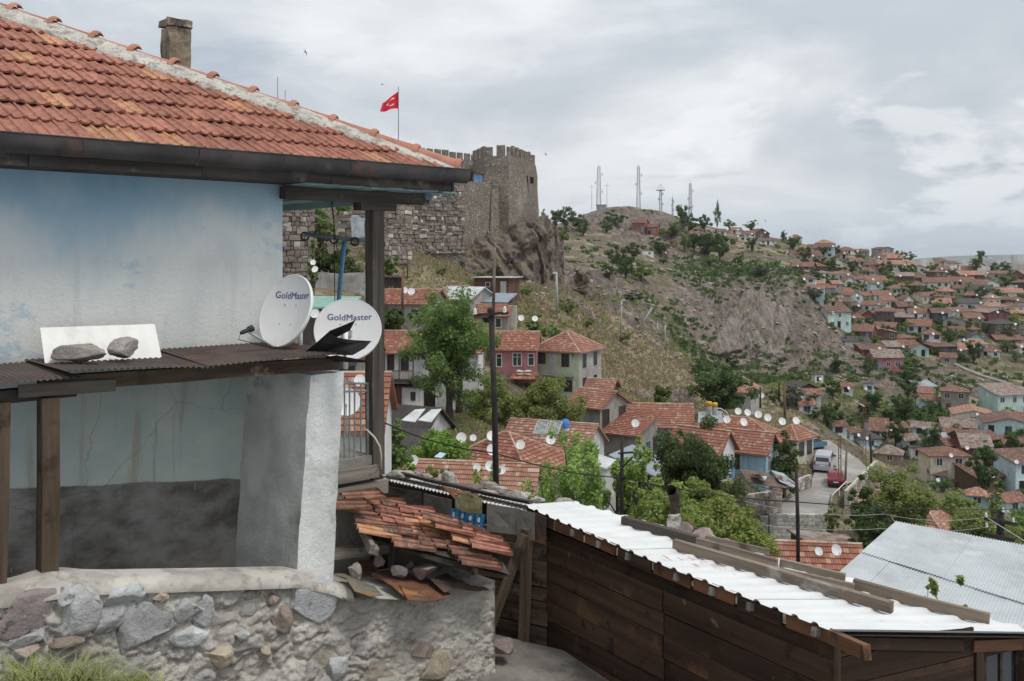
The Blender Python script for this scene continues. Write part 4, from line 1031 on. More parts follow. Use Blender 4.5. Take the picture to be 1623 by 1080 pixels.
for (x0, y0, Y0, x1, y1, Y1) in ((752, 925, 10.3, 745, 850, 10.35), (733, 925, 10.2, 765, 862, 10.2), (620, 905, 10.4, 622, 850, 10.5)):
    beam('prop', W(x0, y0, Y0), W(x1, y1, Y1), .06, .07, M_GREYWOOD, can, jit=.006)
b = nbox([W(560, 960, 10.9), W(748, 960, 10.55), W(748, 960, 10.8), W(560, 960, 11.2), W(560, 820, 10.9), W(748, 862, 10.55), W(748, 862, 10.8), W(560, 820, 11.2)], 20, 10, .04, 3, 61)
O('back_wall', b, mat('smoky_plaster', (.16, .145, .13), .95, .3, 2.5, .6, 20, spots=[((.26, .23, .20), 2, .58, .7)], coord='World'), can)
rock_px(692, 825, 10.25, 20, 14, 61, 'small whitish mortar lump on the canopy tiles', dep=.07)
rock_px(715, 828, 10.3, 24, 9, 62, 'flat whitish mortar piece on the canopy tiles', dep=.05)
beam('plank', W(522, 877, 9.9), W(612, 868, 10.3), .16, .10, M_GREYWOOD, label='thick grey plank lying under the canopy by the pillar', cat='plank', jit=.01)
# rusty sheets on the low wall
M_RUST = mat('rusted_sheet', (0.155, 0.072, 0.040), .85, .4, 3, .5, 25, spots=[((.075, .055, .05), 2, .52, .64), ((.30, .15, .06), 4, .60, .68), ((.42, .42, .40), 5, .70, .75)], coord='World', bd=.01)
M_RUSTG = mat('flaking_green_sheet', (0.16, 0.15, 0.115), .8, .35, 3, .4, 25, spots=[((.24, .13, .05), 3, .52, .62), ((.40, .42, .37), 6, .66, .72)], coord='World', bd=.01)
Z9 = lambda x, y, Y: W(520 + x / 4.5, 720 + y / 4.5, Y)
poly_sheet('rusty_sheet', [Z9(35, 850, 9.3), Z9(130, 880, 9.1), Z9(190, 975, 8.85), Z9(300, 1010, 8.85), Z9(395, 1005, 9.0), Z9(330, 940, 9.3), Z9(210, 895, 9.45), Z9(120, 850, 9.6)], M_RUSTG, 'curled greenish rusty sheet at the foot of the white pillar', 'metal sheet', bend=.02)
poly_sheet('rusty_sheet', [Z9(385, 895, 9.6), Z9(460, 940, 9.4), Z9(540, 1012, 9.2), Z9(700, 960, 9.7), Z9(560, 880, 9.95)], M_RUST, 'dark rusty sheet tucked under the broad rust brown one', 'metal sheet', bend=.02)
poly_sheet('rusty_sheet', [Z9(510, 925, 9.5), Z9(570, 1040, 9.1), Z9(660, 1045, 9.15), Z9(740, 1052, 9.2), Z9(885, 1005, 9.5), Z9(790, 925, 9.9), Z9(700, 880, 10.1)], M_RUST, 'broad rust brown sheet drooping over the low wall edge', 'metal sheet', bend=.03)
poly_sheet('rusty_sheet', [Z9(730, 890, 9.75), Z9(830, 985, 9.4), Z9(930, 960, 9.6), Z9(1060, 975, 9.75), Z9(1150, 965, 9.9), Z9(1000, 880, 10.3), Z9(860, 840, 10.4)], mat('dark_rusted_sheet', (.085, .06, .052), .8, .35, 3, .4, 25, spots=[((.16, .08, .05), 3, .55, .64), ((.40, .39, .37), 4, .66, .72)], coord='World'), 'dark sheet with pale flakes at the right end of the low wall', 'metal sheet', bend=.03)
poly_sheet('clay_slab', [Z9(310, 845, 9.85), Z9(480, 915, 9.6), Z9(660, 905, 9.9), Z9(600, 850, 10.2), Z9(420, 825, 10.2)], M_TILEDK, 'flat broken clay slab under the stones on the low wall', 'slab', th=.03)
poly_sheet('clay_slab', [Z9(240, 850, 9.95), Z9(360, 820, 10.1), Z9(310, 750, 10.3), Z9(200, 760, 10.2)], M_RUST, 'square brown slab leaning behind the pale upright stone', 'slab', th=.02)
rock_px(562, 903, 9.55, 20, 30, 71, 'pale narrow stone standing on the greenish rusty sheet', tilt=-18, dep=.07)
rock_px(602, 890, 9.9, 18, 24, 72, 'dark upright stone beside the brown slab', M_ROCKM, dep=.07)
rock_px(633, 905, 9.75, 26, 20, 73, 'pale rounded stone in the middle of the low wall', tilt=20, dep=.1)
rock_px(675, 904, 9.85, 42, 25, 74, 'large mauve stone weighing down the rusty sheets', M_ROCKM, dep=.13)
rock_px(650, 897, 10.1, 16, 12, 75, 'small brown stone behind the mauve one on the wall', M_ROCKM, dep=.07)

# ------------------------------------------------------------------ wooden shed
SD = Vector((1011.5, -1500, 0)).normalized(); SG = Vector((math.sin(R(66)), math.cos(R(66)), 0))
S0 = W(866, HY, 11.0)                     # where brown boards begin
def SP(t, g, z): return S0 + SD * t + SG * g + ZU * z
def sp_(px, py):
    "t and z on the shed front"
    d = Vector(((px - CX) / F, 1, (HY - py) / F)); nn = Vector((-SD.y, SD.x, 0)); q = d * (nn.dot(S0) / nn.dot(d)); return SD.dot(q - S0), q.z
T1 = sp_(1312, 1000)[0]
M_SHED = mat('dark_stained_board', (0.047, 0.027, 0.019), .75, .4, 3, .8, 8, spots=[((.10, .055, .032), 2, .55, .7), ((.024, .015, .012), 4, .58, .66), ((.13, .085, .055), 5, .66, .72)], stretch=(.12, 2.5, 2.5), bd=.01, rnd=.38, spec=.2)
M_SHEDW = mat('weathered_brown_board', (0.115, 0.085, 0.060), .92, .4, 4, 1.0, 8, spots=[((.045, .035, .028), 3, .54, .64), ((.21, .17, .13), 2.5, .6, .7)], stretch=(.14, 3, 3), bd=.012, rnd=.2)
M_SHEDE = mat('reddish_eave_board', (0.155, 0.075, 0.040), .85, .35, 3, .5, 8, spots=[((.07, .04, .025), 3, .55, .66)], stretch=(.15, 2.5, 2.5), rnd=.25)
shed = E('wooden_shed', 'dark brown boarded shed under a white ribbed metal roof', 'shed', SP(T1 / 2, 1, -4.9))
zt = sp_(866, 858)[1]; pitch_ = .225
for i in range(7):
    z1_ = zt - i * pitch_; j = T1 * .50
    for t0, t1_ in ((0.0, j + .02 * (i % 2)), (j + .012 + .02 * (i % 2), T1 + .06)):
        beam('wall_board', SP(t0 + .003, .006 * ((i + (t0 > 0)) % 2), z1_ - pitch_ / 2), SP(t1_, .006 * ((i + (t0 > 0)) % 2), z1_ - pitch_ / 2), .022, pitch_ - .010, M_SHED, shed, jit=.0035)
beam('wall_plate', SP(-.1, .03, zt + .07), SP(T1 + .05, .03, zt + .07 - .02), .05, .14, M_SHED, shed)
b = MB(); b.add([SP(0, .05, zt + .1), SP(T1, .05, zt + .1), SP(T1, .05, -5.2), SP(0, .05, -5.2)], [(0, 1, 2, 3)]); O('backing', b, M_DARKWOOD, shed)
# gable end boards
GD = SG
zg = sp_(1312, 1008)[1]
zgr = lambda g: -3.10 - .155 * g                 # underside of the roof along the gable
def gable_piece(nm, g0, g1, z0, z1, th, m_, off):
    poly = [(g0, z0), (g1, z0), (g1, min(z1, zgr(g1))), (g0, min(z1, zgr(g0)))]
    if zgr(g1) < z1 < zgr(g0): gx = (-3.10 - z1) / .155; poly = [(g0, z0), (g1, z0), (g1, zgr(g1)), (gx, z1), (g0, z1)]
    Mx = frame(SP(T1 + off, 0, 0), SG, ZU); q0 = [Vector((g_, z_, 0)) for g_, z_ in poly]; k = len(q0); nb_ = MB()
    nb_.add(q0 + [v - Vector((0, 0, th)) for v in q0], [tuple(range(k)), tuple(range(2*k - 1, k - 1, -1))] + [(i, i + k, (i+1) % k + k, (i+1) % k) for i in range(k)])
    O(nm, nb_, m_, shed, M=Mx)
for i, (za, zb_) in enumerate(((-3.262, -3.04), (-3.50, -3.272), (-3.74, -3.51), (-3.98, -3.75), (-4.6, -3.99))): gable_piece('wall_board', .06, 1.62, za, zb_, .024, M_SHED, .04 + .004 * (i % 2))
beam('corner_post', SP(T1 + .015, .04, -5.2), SP(T1 + .015, .04, -3.12), .10, .07, M_SHED, shed, up=SG)
beam('door_post', SP(T1 + .01, 1.68, -5.2), SP(T1 + .01, 1.68, -3.40), .10, .09, M_SHED, shed, up=SG)
beam('door_post', SP(T1 + .01, 2.28, -5.2), SP(T1 + .01, 2.28, -3.5), .12, .10, M_SHEDW, shed, up=SG)
beam('lintel', SP(T1 + .02, 1.6, -3.42), SP(T1 + .02, 2.36, -3.52), .09, .10, M_SHEDE, shed)
M_GLASSD = mat('dark_window_glass', (0.02, 0.024, 0.026), .12, .2, 1, 0, spec=.5)
wdw = O('window', MB().box((0, -.02, 0), (.50, .02, .07)).box((0, -.02, .07), (.06, .02, .56)).box((.44, -.02, .07), (.50, .02, .56)).box((0, -.02, .56), (.5, .02, .62)).box((.235, -.018, .07), (.265, .018, .56)), M_SHED, shed, M=frame(SP(T1 + .0, 1.75, -4.12), SG, ZU.cross(SG)))
O('pane', MB().box((.06, -.004, .07), (.44, .004, .56)), M_GLASSD, wdw, M=frame(SP(T1 + .0, 1.75, -4.12), SG, ZU.cross(SG)))
gable_piece('backing', .05, 2.36, -5.2, -3.0, .02, M_DARKWOOD, -.04)
# roof: far end narrow, near end wide
FFp, FNp, BNp, BFp = W(833, 803, 11.22), W(1322, 1002, 7.66), W(1655, 1006, 8.66), W(912, 797, 12.3)
def RP(t, g, up=0.0):
    q = FFp.lerp(FNp, t).lerp(BFp.lerp(BNp, t), g); q.z += up - .03 * math.sin(math.pi * t) * (1 - g); return q
M_WROOF = mat('white_roof_sheet', (0.64, 0.65, 0.65), .55, .05, 1.2, .05, 20, spots=[((.55, .55, .53), 1.6, .54, .70, (1, 1, 1), .7), ((.48, .46, .42), 5, .60, .70, (1, 1, 1), .6), ((.42, .24, .14), 6, .70, .75)], spec=.35, coord='World')
NS = 5; RIBS = 21
def ribz(x):
    f_ = (x % 1.0); return .024 if f_ < .2 else (.024 * (1 - (f_ - .2) / .1) if f_ < .3 else (.024 * (f_ - .9) / .1 if f_ > .9 else 0.0))
for s_ in range(NS):
    lo, hi = s_ / NS, (s_ + 1) / NS + (.012 if s_ < NS - 1 else 0)
    xs = [lo + (hi - lo) * k / 60 for k in range(61)]
    vs = []; ng = 8
    for j in range(ng + 1):
        for x in xs: vs.append(RP(x, j / ng, ribz(x * RIBS) + .004 * (s_ % 2) + .006 * n1(x * 8, j * .7, 2)))
    fs = [(j*61 + k, j*61 + k + 1, (j+1)*61 + k + 1, (j+1)*61 + k) for j in range(ng) for k in range(60)]
    b = MB(); b.add(vs, fs); o_ = len(vs); b.add([q - ZU * .004 for q in vs], [f[::-1] for f in fs])
    O('roof_sheet', b, M_WROOF, shed)
# fascia pieces and rafter ends under the front edge
for k in range(8):
    t0, t1_ = k / 8 + .004, (k + 1) / 8 - .006
    beam('eave_board', RP(t0, .02, -.075 + .01 * (k % 3)), RP(t1_, .02, -.075 + .01 * (k % 3)), .02, .12, M_SHEDE if k % 3 else M_SHED, shed, jit=.004)
    q0 = RP((k + .35 + .3 * ((k * 5) % 3) / 2) / 8, -.006, -.06); q1 = RP((k + .35 + .3 * ((k * 5) % 3) / 2) / 8, .5, -.07)
    beam('rafter', q0, q1, .05, .07, M_GREYWOOD, shed, jit=.003)
b = MB(); b.add([RP(0, .03, -.03), RP(1, .03, -.03), RP(1, .98, -.03), RP(0, .98, -.03)], [(3, 2, 1, 0)]); O('roof_boarding', b, M_DARKWOOD, shed)
beam('purlin', W(1300, 1002, 7.9), W(1374, 1034, 7.15), .06, .11, M_SHEDE, shed, jit=.003)
beam('gable_beam', RP(.985, .02, -.10), RP(.985, .62, -.12), .05, .10, M_SHED, shed)
# timbers weighing the roof down
def on_roof(px, py, lift):
    "point lying on the roof sheet"
    best = None
    for i in range(120):
        t = i / 119
        for j in range(60):
            g = j / 59; q = RP(t, g); dx = CX + F * q.x / q.y - px; dy = HY - F * q.z / q.y - py; e = dx * dx + dy * dy
            if best is None or e < best[0]: best = (e, q)
    q = best[1].copy(); q.z += lift; return q
M_BATTEN = mat('brown_grey_batten', (.185, .148, .115), .92, .35, 4, .9, 8, spots=[((.09, .07, .055), 3, .56, .66), ((.28, .25, .215), 2, .58, .68)], stretch=(.15, 3, 3), bd=.01, rnd=.2)
TB = [((1069, 872), (1414, 978), .085, .12, 'long weathered timber across the white roof nearest the eave', .085),
      ((1203, 908), (1353, 940), .05, .085, 'short weathered timber lying behind the long one on the white roof', .07),
      ((1353, 938), (1567, 992), .07, .12, 'weathered timber reaching the right edge of the white roof', .08),
      ((1236, 900), (1340, 924), .06, .09, 'thin grey timber along the upper edge of the white roof', .075),
      ((1105, 868), (1232, 904), .06, .10, 'grey timber with notched end beside the long timber', .08),
      ((1117, 864), (1220, 887), .05, .075, 'uppermost pale batten near the mauve boulders on the roof', .09),
      ((988, 834), (1106, 866), .10, .11, 'dark tarred timber below the stove pipe', .08)]
for (x0, y0), (x1, y1), w_, h_, lb, lf in TB:
    beam('timber', on_roof(x0, y0, lf - .012), on_roof(x1, y1, lf - .012), w_ * .85, h_ * .82, M_DARKWOOD if 'tarred' in lb else M_BATTEN, label=lb, cat='timber', jit=.004, group='timbers weighing down the white roof')
M_OMARK = mat('orange_paint_mark', (.50, .10, .04), .7, .2, 5, 0)
for px, py in ((1058, 890), (1064, 894), (1082, 893), (1098, 893), (1104, 903), (1108, 904), (1120, 899), (1137, 905), (1143, 905), (1150, 905)):
    q = on_roof(px, py, .034); O('paint_mark', MB().add([q, q + SG * .012, q + SG * .022 - SD * .10, q + SG * .01 - SD * .10], [(0, 1, 2, 3)]), M_OMARK, shed)
# ------------------------------------------------------------------ old board wall left of the shed
old = E('old_board_wall', 'weathered board wall with posts and brace left of the dark shed', 'wall', W(820, 1040, 11.0))
Q0, Q1 = W(706, 800, 11.75), W(866, 850, 11.0)
wd = Vector((Q1.x - Q0.x, Q1.y - Q0.y, 0)); wlen = wd.length; wd.normalize(); wn2 = Vector((wd.y, -wd.x, 0))
zt2 = W(850, 845, 11.08).z
for i in range(9):
    z1_ = zt2 - .02 - i * .152
    beam('board', Q0.xy.to_3d() + ZU * (z1_ - .06) + wd * rng.uniform(0, .05), Q0.xy.to_3d() + wd * (wlen + .02) + ZU * (z1_ - .06 + rng.uniform(-.012, .012)), .05 + .02 * (i % 2), .145, M_SHEDW, old, jit=.008)
b = MB(); b.add([Q0.xy.to_3d() - wn2 * .06 + ZU * zt2, Q0.xy.to_3d() + wd * wlen - wn2 * .06 + ZU * zt2, Q0.xy.to_3d() + wd * wlen - wn2 * .06 - ZU * 5.2, Q0.xy.to_3d() - wn2 * .06 - ZU * 5.2], [(3, 2, 1, 0)]); O('backing', b, M_DARKWOOD, old)
beam('post', W(829, 1042, 10.95), W(836, 838, 10.95), .10, .10, M_SHEDW, old, up=wd, jit=.006)
beam('brace', W(775, 1000, 10.6), W(831, 848, 10.75), .08, .09, M_SHEDW, old, up=wd, jit=.006)
M_GREYSHEET = mat('dull_grey_sheet', (0.20, 0.185, 0.165), .8, .25, 3, .3, 20, spots=[((.13, .09, .065), 3, .56, .66), ((.30, .29, .27), 2, .6, .7)], coord='World')
for x0, x1, y0, y1, Y in ((772, 822, 798, 842, 11.16), (820, 848, 806, 852, 11.02), (846, 866, 812, 858, 10.96)):
    poly_sheet('cladding_sheet', [W(x0, y0, Y), W(x1, y0 + 8, Y - .12), W(x1, y1 + 6, Y - .12), W(x0, y1, Y)], M_GREYSHEET if x0 < 840 else M_RUST, parent=old, bend=.01)
# tin pieces with print
M_BLUETIN = mat('blue_printed_tin', (0.045, 0.20, 0.40), .6, .2, 3, .2, 20, spots=[((.03, .10, .20), 3, .56, .64), ((.20, .13, .08), 5, .68, .72)], coord='World')
tinb = E('printed_tin', 'bright blue tin sheet with pale round print on the shed wall', 'tin sheet', W(742, 838, 11.2))
bt = [W(714, 805, 11.42), W(770, 816, 11.18), W(766, 840, 11.18), W(712, 826, 11.42)]
btn = (bt[1] - bt[0]).cross(bt[3] - bt[0]).normalized()
if btn.y > 0: btn = -btn
def btf(u, v): return bt[0].lerp(bt[1], u).lerp(bt[3].lerp(bt[2], u), v) + btn * (.012 * math.sin(u * 44))
b = MB(); b.grid(btf, 48, 6); O('sheet', b, M_BLUETIN, tinb)
M_PRINT = mat('pale_print', (.55, .58, .58), .7, .2, 4, 0)
for i in range(4):
    b = MB(); c_ = btf(.14 + .24 * i, .40) + btn * .016
    for rr_, in ((1.0,),):
        pts = [c_ + (UA * .030 * math.cos(t) + ZU * .036 * math.sin(t)) * (1 if k % 2 else .72) for k, t in enumerate([j * math.pi / 7 for j in range(14)])]
    b.add([c_] + pts, [(0, 1 + j, 1 + (j + 1) % 14) for j in range(14)]); O('emblem', b, M_PRINT, tinb)
    b = MB()
    for w_ in range(3):
        q = btf(.08 + .24 * i + .045 * w_, .80) + btn * .016; b.add([q, q + UA * .022, q + UA * .022 + ZU * .012, q + ZU * .012], [(0, 1, 2, 3)])
    O('emblem', b, M_PRINT, tinb)
poly_sheet('mossy_tin', [W(722, 785, 11.38), W(738, 782, 11.3), W(764, 790, 11.15), W(764, 815, 11.12), W(745, 814, 11.25), W(722, 806, 11.36)], mat('mossy_tin', (.30, .27, .14), .85, .3, 4, .4, 20, spots=[((.09, .085, .03), 3, .5, .62), ((.44, .40, .30), 4, .58, .66), ((.25, .12, .06), 5, .64, .70)], coord='World'), 'rusty yellow tin with moss above the blue tin', 'tin sheet', bend=.01)

# ------------------------------------------------------------------ low tin-roofed shed further left
low = E('tin_roof_shed', 'dark low shed with ragged tin roof edge behind the tiled canopy', 'shed', W(720, 900, 12.3))
La, Lb = W(598, 752, 13.0), W(838, 806, 11.22); ld = (Lb - La).normalized(); lback = Vector((.75, .66, 0)).normalized()
b = MB(); b.grid(lambda u, v: La.lerp(Lb, u) - ZU * (.05 + 2.6 * v) + Vector((0, .10, 0)), 8, 4, flip=True)
O('wall', b, mat('dark_shed_wall', (.055, .045, .04), .95, .4, 2, .5, 12, spots=[((.13, .11, .10), 1.5, .58, .7, (2, 2, .4))], coord='World'), low)
for x0, x1, y0 in ((672, 716, 782), (612, 668, 770)):
    poly_sheet('wall_sheet', [W(x0, y0, 12.2), W(x1, y0 + 10, 11.95), W(x1, y0 + 50, 11.95), W(x0, y0 + 44, 12.2)], M_GREYSHEET if x0 > 650 else M_DARKWOOD, parent=low)
M_TAR = mat('tarred_roof_felt', (0.045, 0.040, 0.038), .9, .35, 3, .5, 20, spots=[((.10, .085, .075), 2.5, .56, .66)], coord='World')
def lowroof(u, v):
    q = La.lerp(Lb, u) + lback * (1.5 * v) - ZU * (.42 * v); return q + ZU * (.035 * n1(u * 9, v * 3, 4) + .02)
b = MB(); b.grid(lowroof, 40, 10); b.grid(lambda u, v: Vector(lowroof(u, v)) - ZU * .03, 40, 10, flip=True); O('roof_felt', b, M_TAR, low)
M_TINW = mat('flaking_white_tin', (0.62, 0.61, 0.58), .6, .15, 4, .2, 20, spots=[((.35, .16, .08), 6, .58, .66), ((.20, .18, .16), 4, .64, .72)], coord='World')
for u0, u1 in ((.02, .28), (.27, .52), (.60, .98)):
    def rag(u, v, u0=u0, u1=u1):
        q = La.lerp(Lb, u0 + (u1 - u0) * u) - Vector((0, .06, 0)) + lback * (.25 * v)
        return q + ZU * (.012 * math.sin(u * (u1 - u0) * 260) - (.035 + .04 * max(0, n1(u * 8, u0 * 30, 2))) * (1 - v))
    b = MB(); b.grid(rag, 70, 2); O('tin_edge', b, M_TINW, low)
poly_sheet('roof_patch', [W(700, 770, 11.9), W(760, 786, 11.6), W(752, 794, 11.55), W(728, 798, 11.5)], M_RUST, parent=low, bend=.02)
beam('edge_batten', La.lerp(Lb, .10) + lback * .1 + ZU * .05, La.lerp(Lb, .98) + lback * .1 + ZU * .04, .06, .04, M_DARKWOOD, low, jit=.008)
# stones along the roofs
RK = [(640,752,12.9,46,16,'flat grey stone at the left end of the tin roof',0),(664,754,12.9,20,18,'dark round stone on the tin roof left end',1),(676,756,13,18,12,'small white lump beside the dark round stone',0),(700,766,12.6,40,18,'long low slab on the tin roof below the pole foot',1),
 (713,762,12.4,28,30,'upright pale boulder on the tin roof',0),(748,775,12.4,50,14,'broad slab of stone in the row on the tin roof',1),(772,772,12.5,34,14,'slanting slab at the foot of the tall dark pole',1),(764,784,12.0,44,12,'grey plank-like stone in front of the slanting slab',0),
 (792,778,12.3,24,14,'small pale stone right of the tall dark pole foot',0),(822,788,12.0,40,20,'rounded grey boulder left of the white roof',0),(852,792,12.1,24,10,'small low stone between two boulders by the white roof',0),(893,801,12.2,36,20,'pale angular boulder at the far corner of the white roof',0),
 (940,822,12.0,22,9,'flat stone behind the far edge of the white roof',0),(958,822,12.1,18,12,'first small concrete block behind the white roof',0),(972,826,12.1,18,10,'second small concrete block behind the white roof',0),(988,829,12.0,16,9,'little brown stone at the start of the tarred timber',1),
 (1030,834,11.5,34,9,'flat slab left of the stove pipe base',1),(1052,843,11.3,30,16,'low grey stone at the stove pipe foot',0),(1076,848,11.0,14,14,'small grey stone right of the stove pipe',0),(1090,841,11.2,26,24,'smaller mauve boulder beside the stove pipe',1),(1112,850,11.0,46,22,'larger mauve boulder beside the stove pipe',1),
 (1150,860,10.7,26,10,'low brown stone above the pale battens',1)]
for i, (px, py, Y, w_, h_, lb, k) in enumerate(RK):
    rock_px(px, py, Y, w_, h_, 200 + i, lb, M_ROCKM if k else M_ROCK, dep=max(.05, w_ * Y / F * .4), group='stones weighing down the roofs')
# stove pipe
sp = E('stove_pipe', 'rusty bent stove pipe on a mortared stone base behind the white roof', 'stove pipe', W(1070, 850, 11.6))
s_ = 11.6 / F
b = nbox([W(1058, 850, 11.4), W(1080, 850, 11.4), W(1080, 850, 11.62), W(1058, 850, 11.62), W(1058, 817, 11.4), W(1078, 816, 11.4), W(1078, 816, 11.6), W(1058, 817, 11.6)], 6, 8, .06, 6, 77)
O('base', b, M_MORTAR, sp, smooth=True)
M_PIPE = mat('rusty_stove_pipe', (0.060, 0.045, 0.038), .75, .35, 6, .3, 20, spots=[((.12, .07, .045), 6, .56, .68)], coord='World')
P0 = W(1071, 820, 11.52); b = MB(); pp = [P0, W(1070, 800, 11.52), W(1070, 796, 11.52), W(1069.5, 789, 11.5), W(1068, 783, 11.46), W(1064, 777, 11.36)]
b.tube(pp, [.061, .061, .064, .066, .066, .064], 16, caps=False)
b.tube([p_ * 1.0 for p_ in pp], [.055] * 6, 16, caps=False)
b.tube([P0 + ZU * (.155), P0 + ZU * .17], .066, 16); O('pipe', b, M_PIPE, sp, smooth=True)
b = MB(); dv = (pp[5] - pp[4]).normalized(); b.tube([pp[4], pp[4] - dv * .01], .052, 14); O('dark_mouth', b, mat('pipe_mouth_black', (.006, .006, .006), 1, .1, 2, 0), sp)  # near-black disc closing the opening of the pipe

# ground slab at the foot of the shed and a boulder
def pathf(u, v):
    q = W(772 + 200 * u, 1000, 11.0 - 2.0 * u); 
    p_ = Vector((-.35 + 2.2 * u, 11.1 - 3.4 * v - .9 * u, -4.36 - .12 * v + .03 * n1(u * 6, v * 6, 2) - .16 * u)); return p_
b = MB(); b.grid(pathf, 30, 30); O('path', b, mat('dirty_path', (.20, .185, .165), .95, .3, 2.5, .7, 14, spots=[((.12, .105, .09), 2, .52, .64), ((.28, .265, .24), 1.2, .58, .7)], coord='World'), kind='structure', smooth=True)
rock_px(795, 1024, 10.3, 36, 28, 91, 'mauve boulder on the path by the brace foot', M_ROCKM, dep=.13)
b = MB()
# grass clump in the lower left corner
gr_ = random.Random(4)
def blade(root, az, L, w, droop, mb):
    d = Vector((math.cos(az), math.sin(az), 0)); s_ = Vector((-d.y, d.x, 0)); pr = []
    for k in range(6):
        t = k / 5; p_ = root + d * (L * (t * .25 + droop * t * t)) + ZU * (L * (t - .62 * droop * t * t * t)); ww = w * (1 - t) ** .7 * (.5 if k == 0 else 1)
        pr += [p_ - s_ * ww, p_ + s_ * ww]
    mb.add(pr, [(2*k, 2*k + 1, 2*k + 3, 2*k + 2) for k in range(5)])
for i in range(900):
    u = gr_.random(); px = 15 + 240 * u; dens = .55 + .5 * math.sin(u * 5.2 + .3)
    q = W(px, 1105 + gr_.uniform(-8, 25), 6.75 + gr_.uniform(-.35, .2))
    blade(q, gr_.uniform(0, 6.28), (.20 + .22 * gr_.random()) * (.6 + .6 * dens), .006, .35 + .7 * gr_.random(), b)
M_GRASS = NT('grass_blade'); isl = M_GRASS.island()
gcol = M_GRASS.mix(isl, (0.10, 0.135, 0.035), (0.30, 0.30, 0.12)); M_GRASS = M_GRASS.finish(gcol, .8, None, 0, .2)
O('grass_clump', b, M_GRASS, origin=W(130, 1110, 6.7), label='arching green grass clump at the foot of the rubble wall', cat='grass', kind='stuff')
# ------------------------------------------------------------------ house builder for the middle and far distance
def tile_roof_mat(name, c1, c2, c3, grime=.35):
    n = NT(name); uv = n.coord('UV'); s_ = n.node('ShaderNodeSeparateXYZ', {0: uv}, out=0); t_ = n.node('ShaderNodeSeparateXYZ', {0: uv}, out=1)
    cu, cv = n.math('DIVIDE', s_, .215), n.math('DIVIDE', t_, .34)
    cell = n.node('ShaderNodeCombineXYZ', {0: n.math('FLOOR', cu), 1: n.math('FLOOR', cv), 2: n.math('MULTIPLY', n.rnd(), 99.0)})
    wv = n.node('ShaderNodeTexWhiteNoise', {0: cell}, out=0)
    col = n.mix(wv, c1, c2); col = n.mix(n.step(wv, .80, .9), col, c3)
    p = n.coord('World')
    g = n.noise(p, .55, 7, .65); g2 = n.noise(p, 3.5, 6, .7)
    col = n.mix(n.math('MULTIPLY', n.step(g, .48, .68), grime), col, (.115, .075, .058))
    col = n.mix(n.math('MULTIPLY', n.step(g2, .60, .72), .55), col, (.36, .27, .21))
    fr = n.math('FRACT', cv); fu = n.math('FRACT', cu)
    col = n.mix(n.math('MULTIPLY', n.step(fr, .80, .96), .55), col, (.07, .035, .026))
    h = n.math('ADD', n.math('SINE', n.math('MULTIPLY', cu, 12.566)), n.math('MULTIPLY', g2, 2.0))
    MATS[name] = n.finish(col, .9, n.bump(h, .7, .03), 0, .15); return MATS[name]
RT_RED = tile_roof_mat('red_roof_tiles', (.27, .108, .076), (.36, .165, .115), (.43, .265, .185))
RT_ORG = tile_roof_mat('orange_roof_tiles', (.29, .13, .092), (.37, .185, .132), (.44, .29, .21), .4)
RT_BRN = tile_roof_mat('brown_roof_tiles', (.215, .088, .062), (.30, .13, .088), (.36, .22, .16), .5)
RT_PALE = tile_roof_mat('faded_roof_tiles', (.33, .165, .12), (.41, .23, .168), (.50, .37, .285), .3)
RF = [tile_roof_mat('far_roof_%d_tiles' % k, *c, .55) for k, c in enumerate((((.19, .10, .078), (.26, .145, .11), (.32, .22, .17)), ((.225, .112, .082), (.30, .155, .115), (.36, .24, .18)), ((.15, .085, .068), (.215, .125, .098), (.28, .20, .16))))]
def metal_roof_mat(name, col, pitch=.18, rust=.0, rough=.5):
    n = NT(name); uv = n.coord('UV'); s_ = n.node('ShaderNodeSeparateXYZ', {0: uv}, out=0); p = n.coord('World')
    g = n.noise(p, .8, 7, .65)
    k = n.mix(n.step(g, .3, .7), lit(col, .78), lit(col, 1.12))
    cell = n.node('ShaderNodeTexWhiteNoise', {0: n.node('ShaderNodeCombineXYZ', {0: n.math('FLOOR', n.math('DIVIDE', s_, .85)), 1: 3.0, 2: n.rnd()})}, out=0)
    k = n.mix(n.math('MULTIPLY', cell, .4), k, lit(col, .62))
    if rust: k = n.mix(n.math('MULTIPLY', n.step(n.noise(p, 1.4, 7, .7), .46, .6), rust), k, (.15, .065, .04))
    h = n.math('SINE', n.math('MULTIPLY', s_, 6.283 / pitch))
    MATS[name] = n.finish(k, rough, n.bump(h, .8, .03), .0, .4); return MATS[name]
RM_WHITE = metal_roof_mat('white_metal_roof', (.60, .615, .62), .18, .12); RM_GREY = metal_roof_mat('grey_metal_roof', (.34, .37, .39)); RM_DARK = metal_roof_mat('dark_felt_roof', (.065, .058, .056), .5, .0, .85)
RM_RUST = metal_roof_mat('rusty_metal_roof', (.30, .25, .22), .18, .85, .8); RM_BLUEG = metal_roof_mat('blue_grey_metal_roof', (.27, .31, .35))
def wallm(name, c, grime=.5):
    return mat('house_wall_' + name, c, .93, .10, .5, .35, 6, spots=[(lit(c, .5), .8, .48, .66, (1, 1, .5), grime), ((.17, .15, .13), 1.6, .56, .68, (2, 2, .5), grime), (lit(c, .3), 2.5, .62, .70, (1, 1, .6), grime), (lit(c, 1.2), .6, .56, .66)], coord='World', bd=.03)
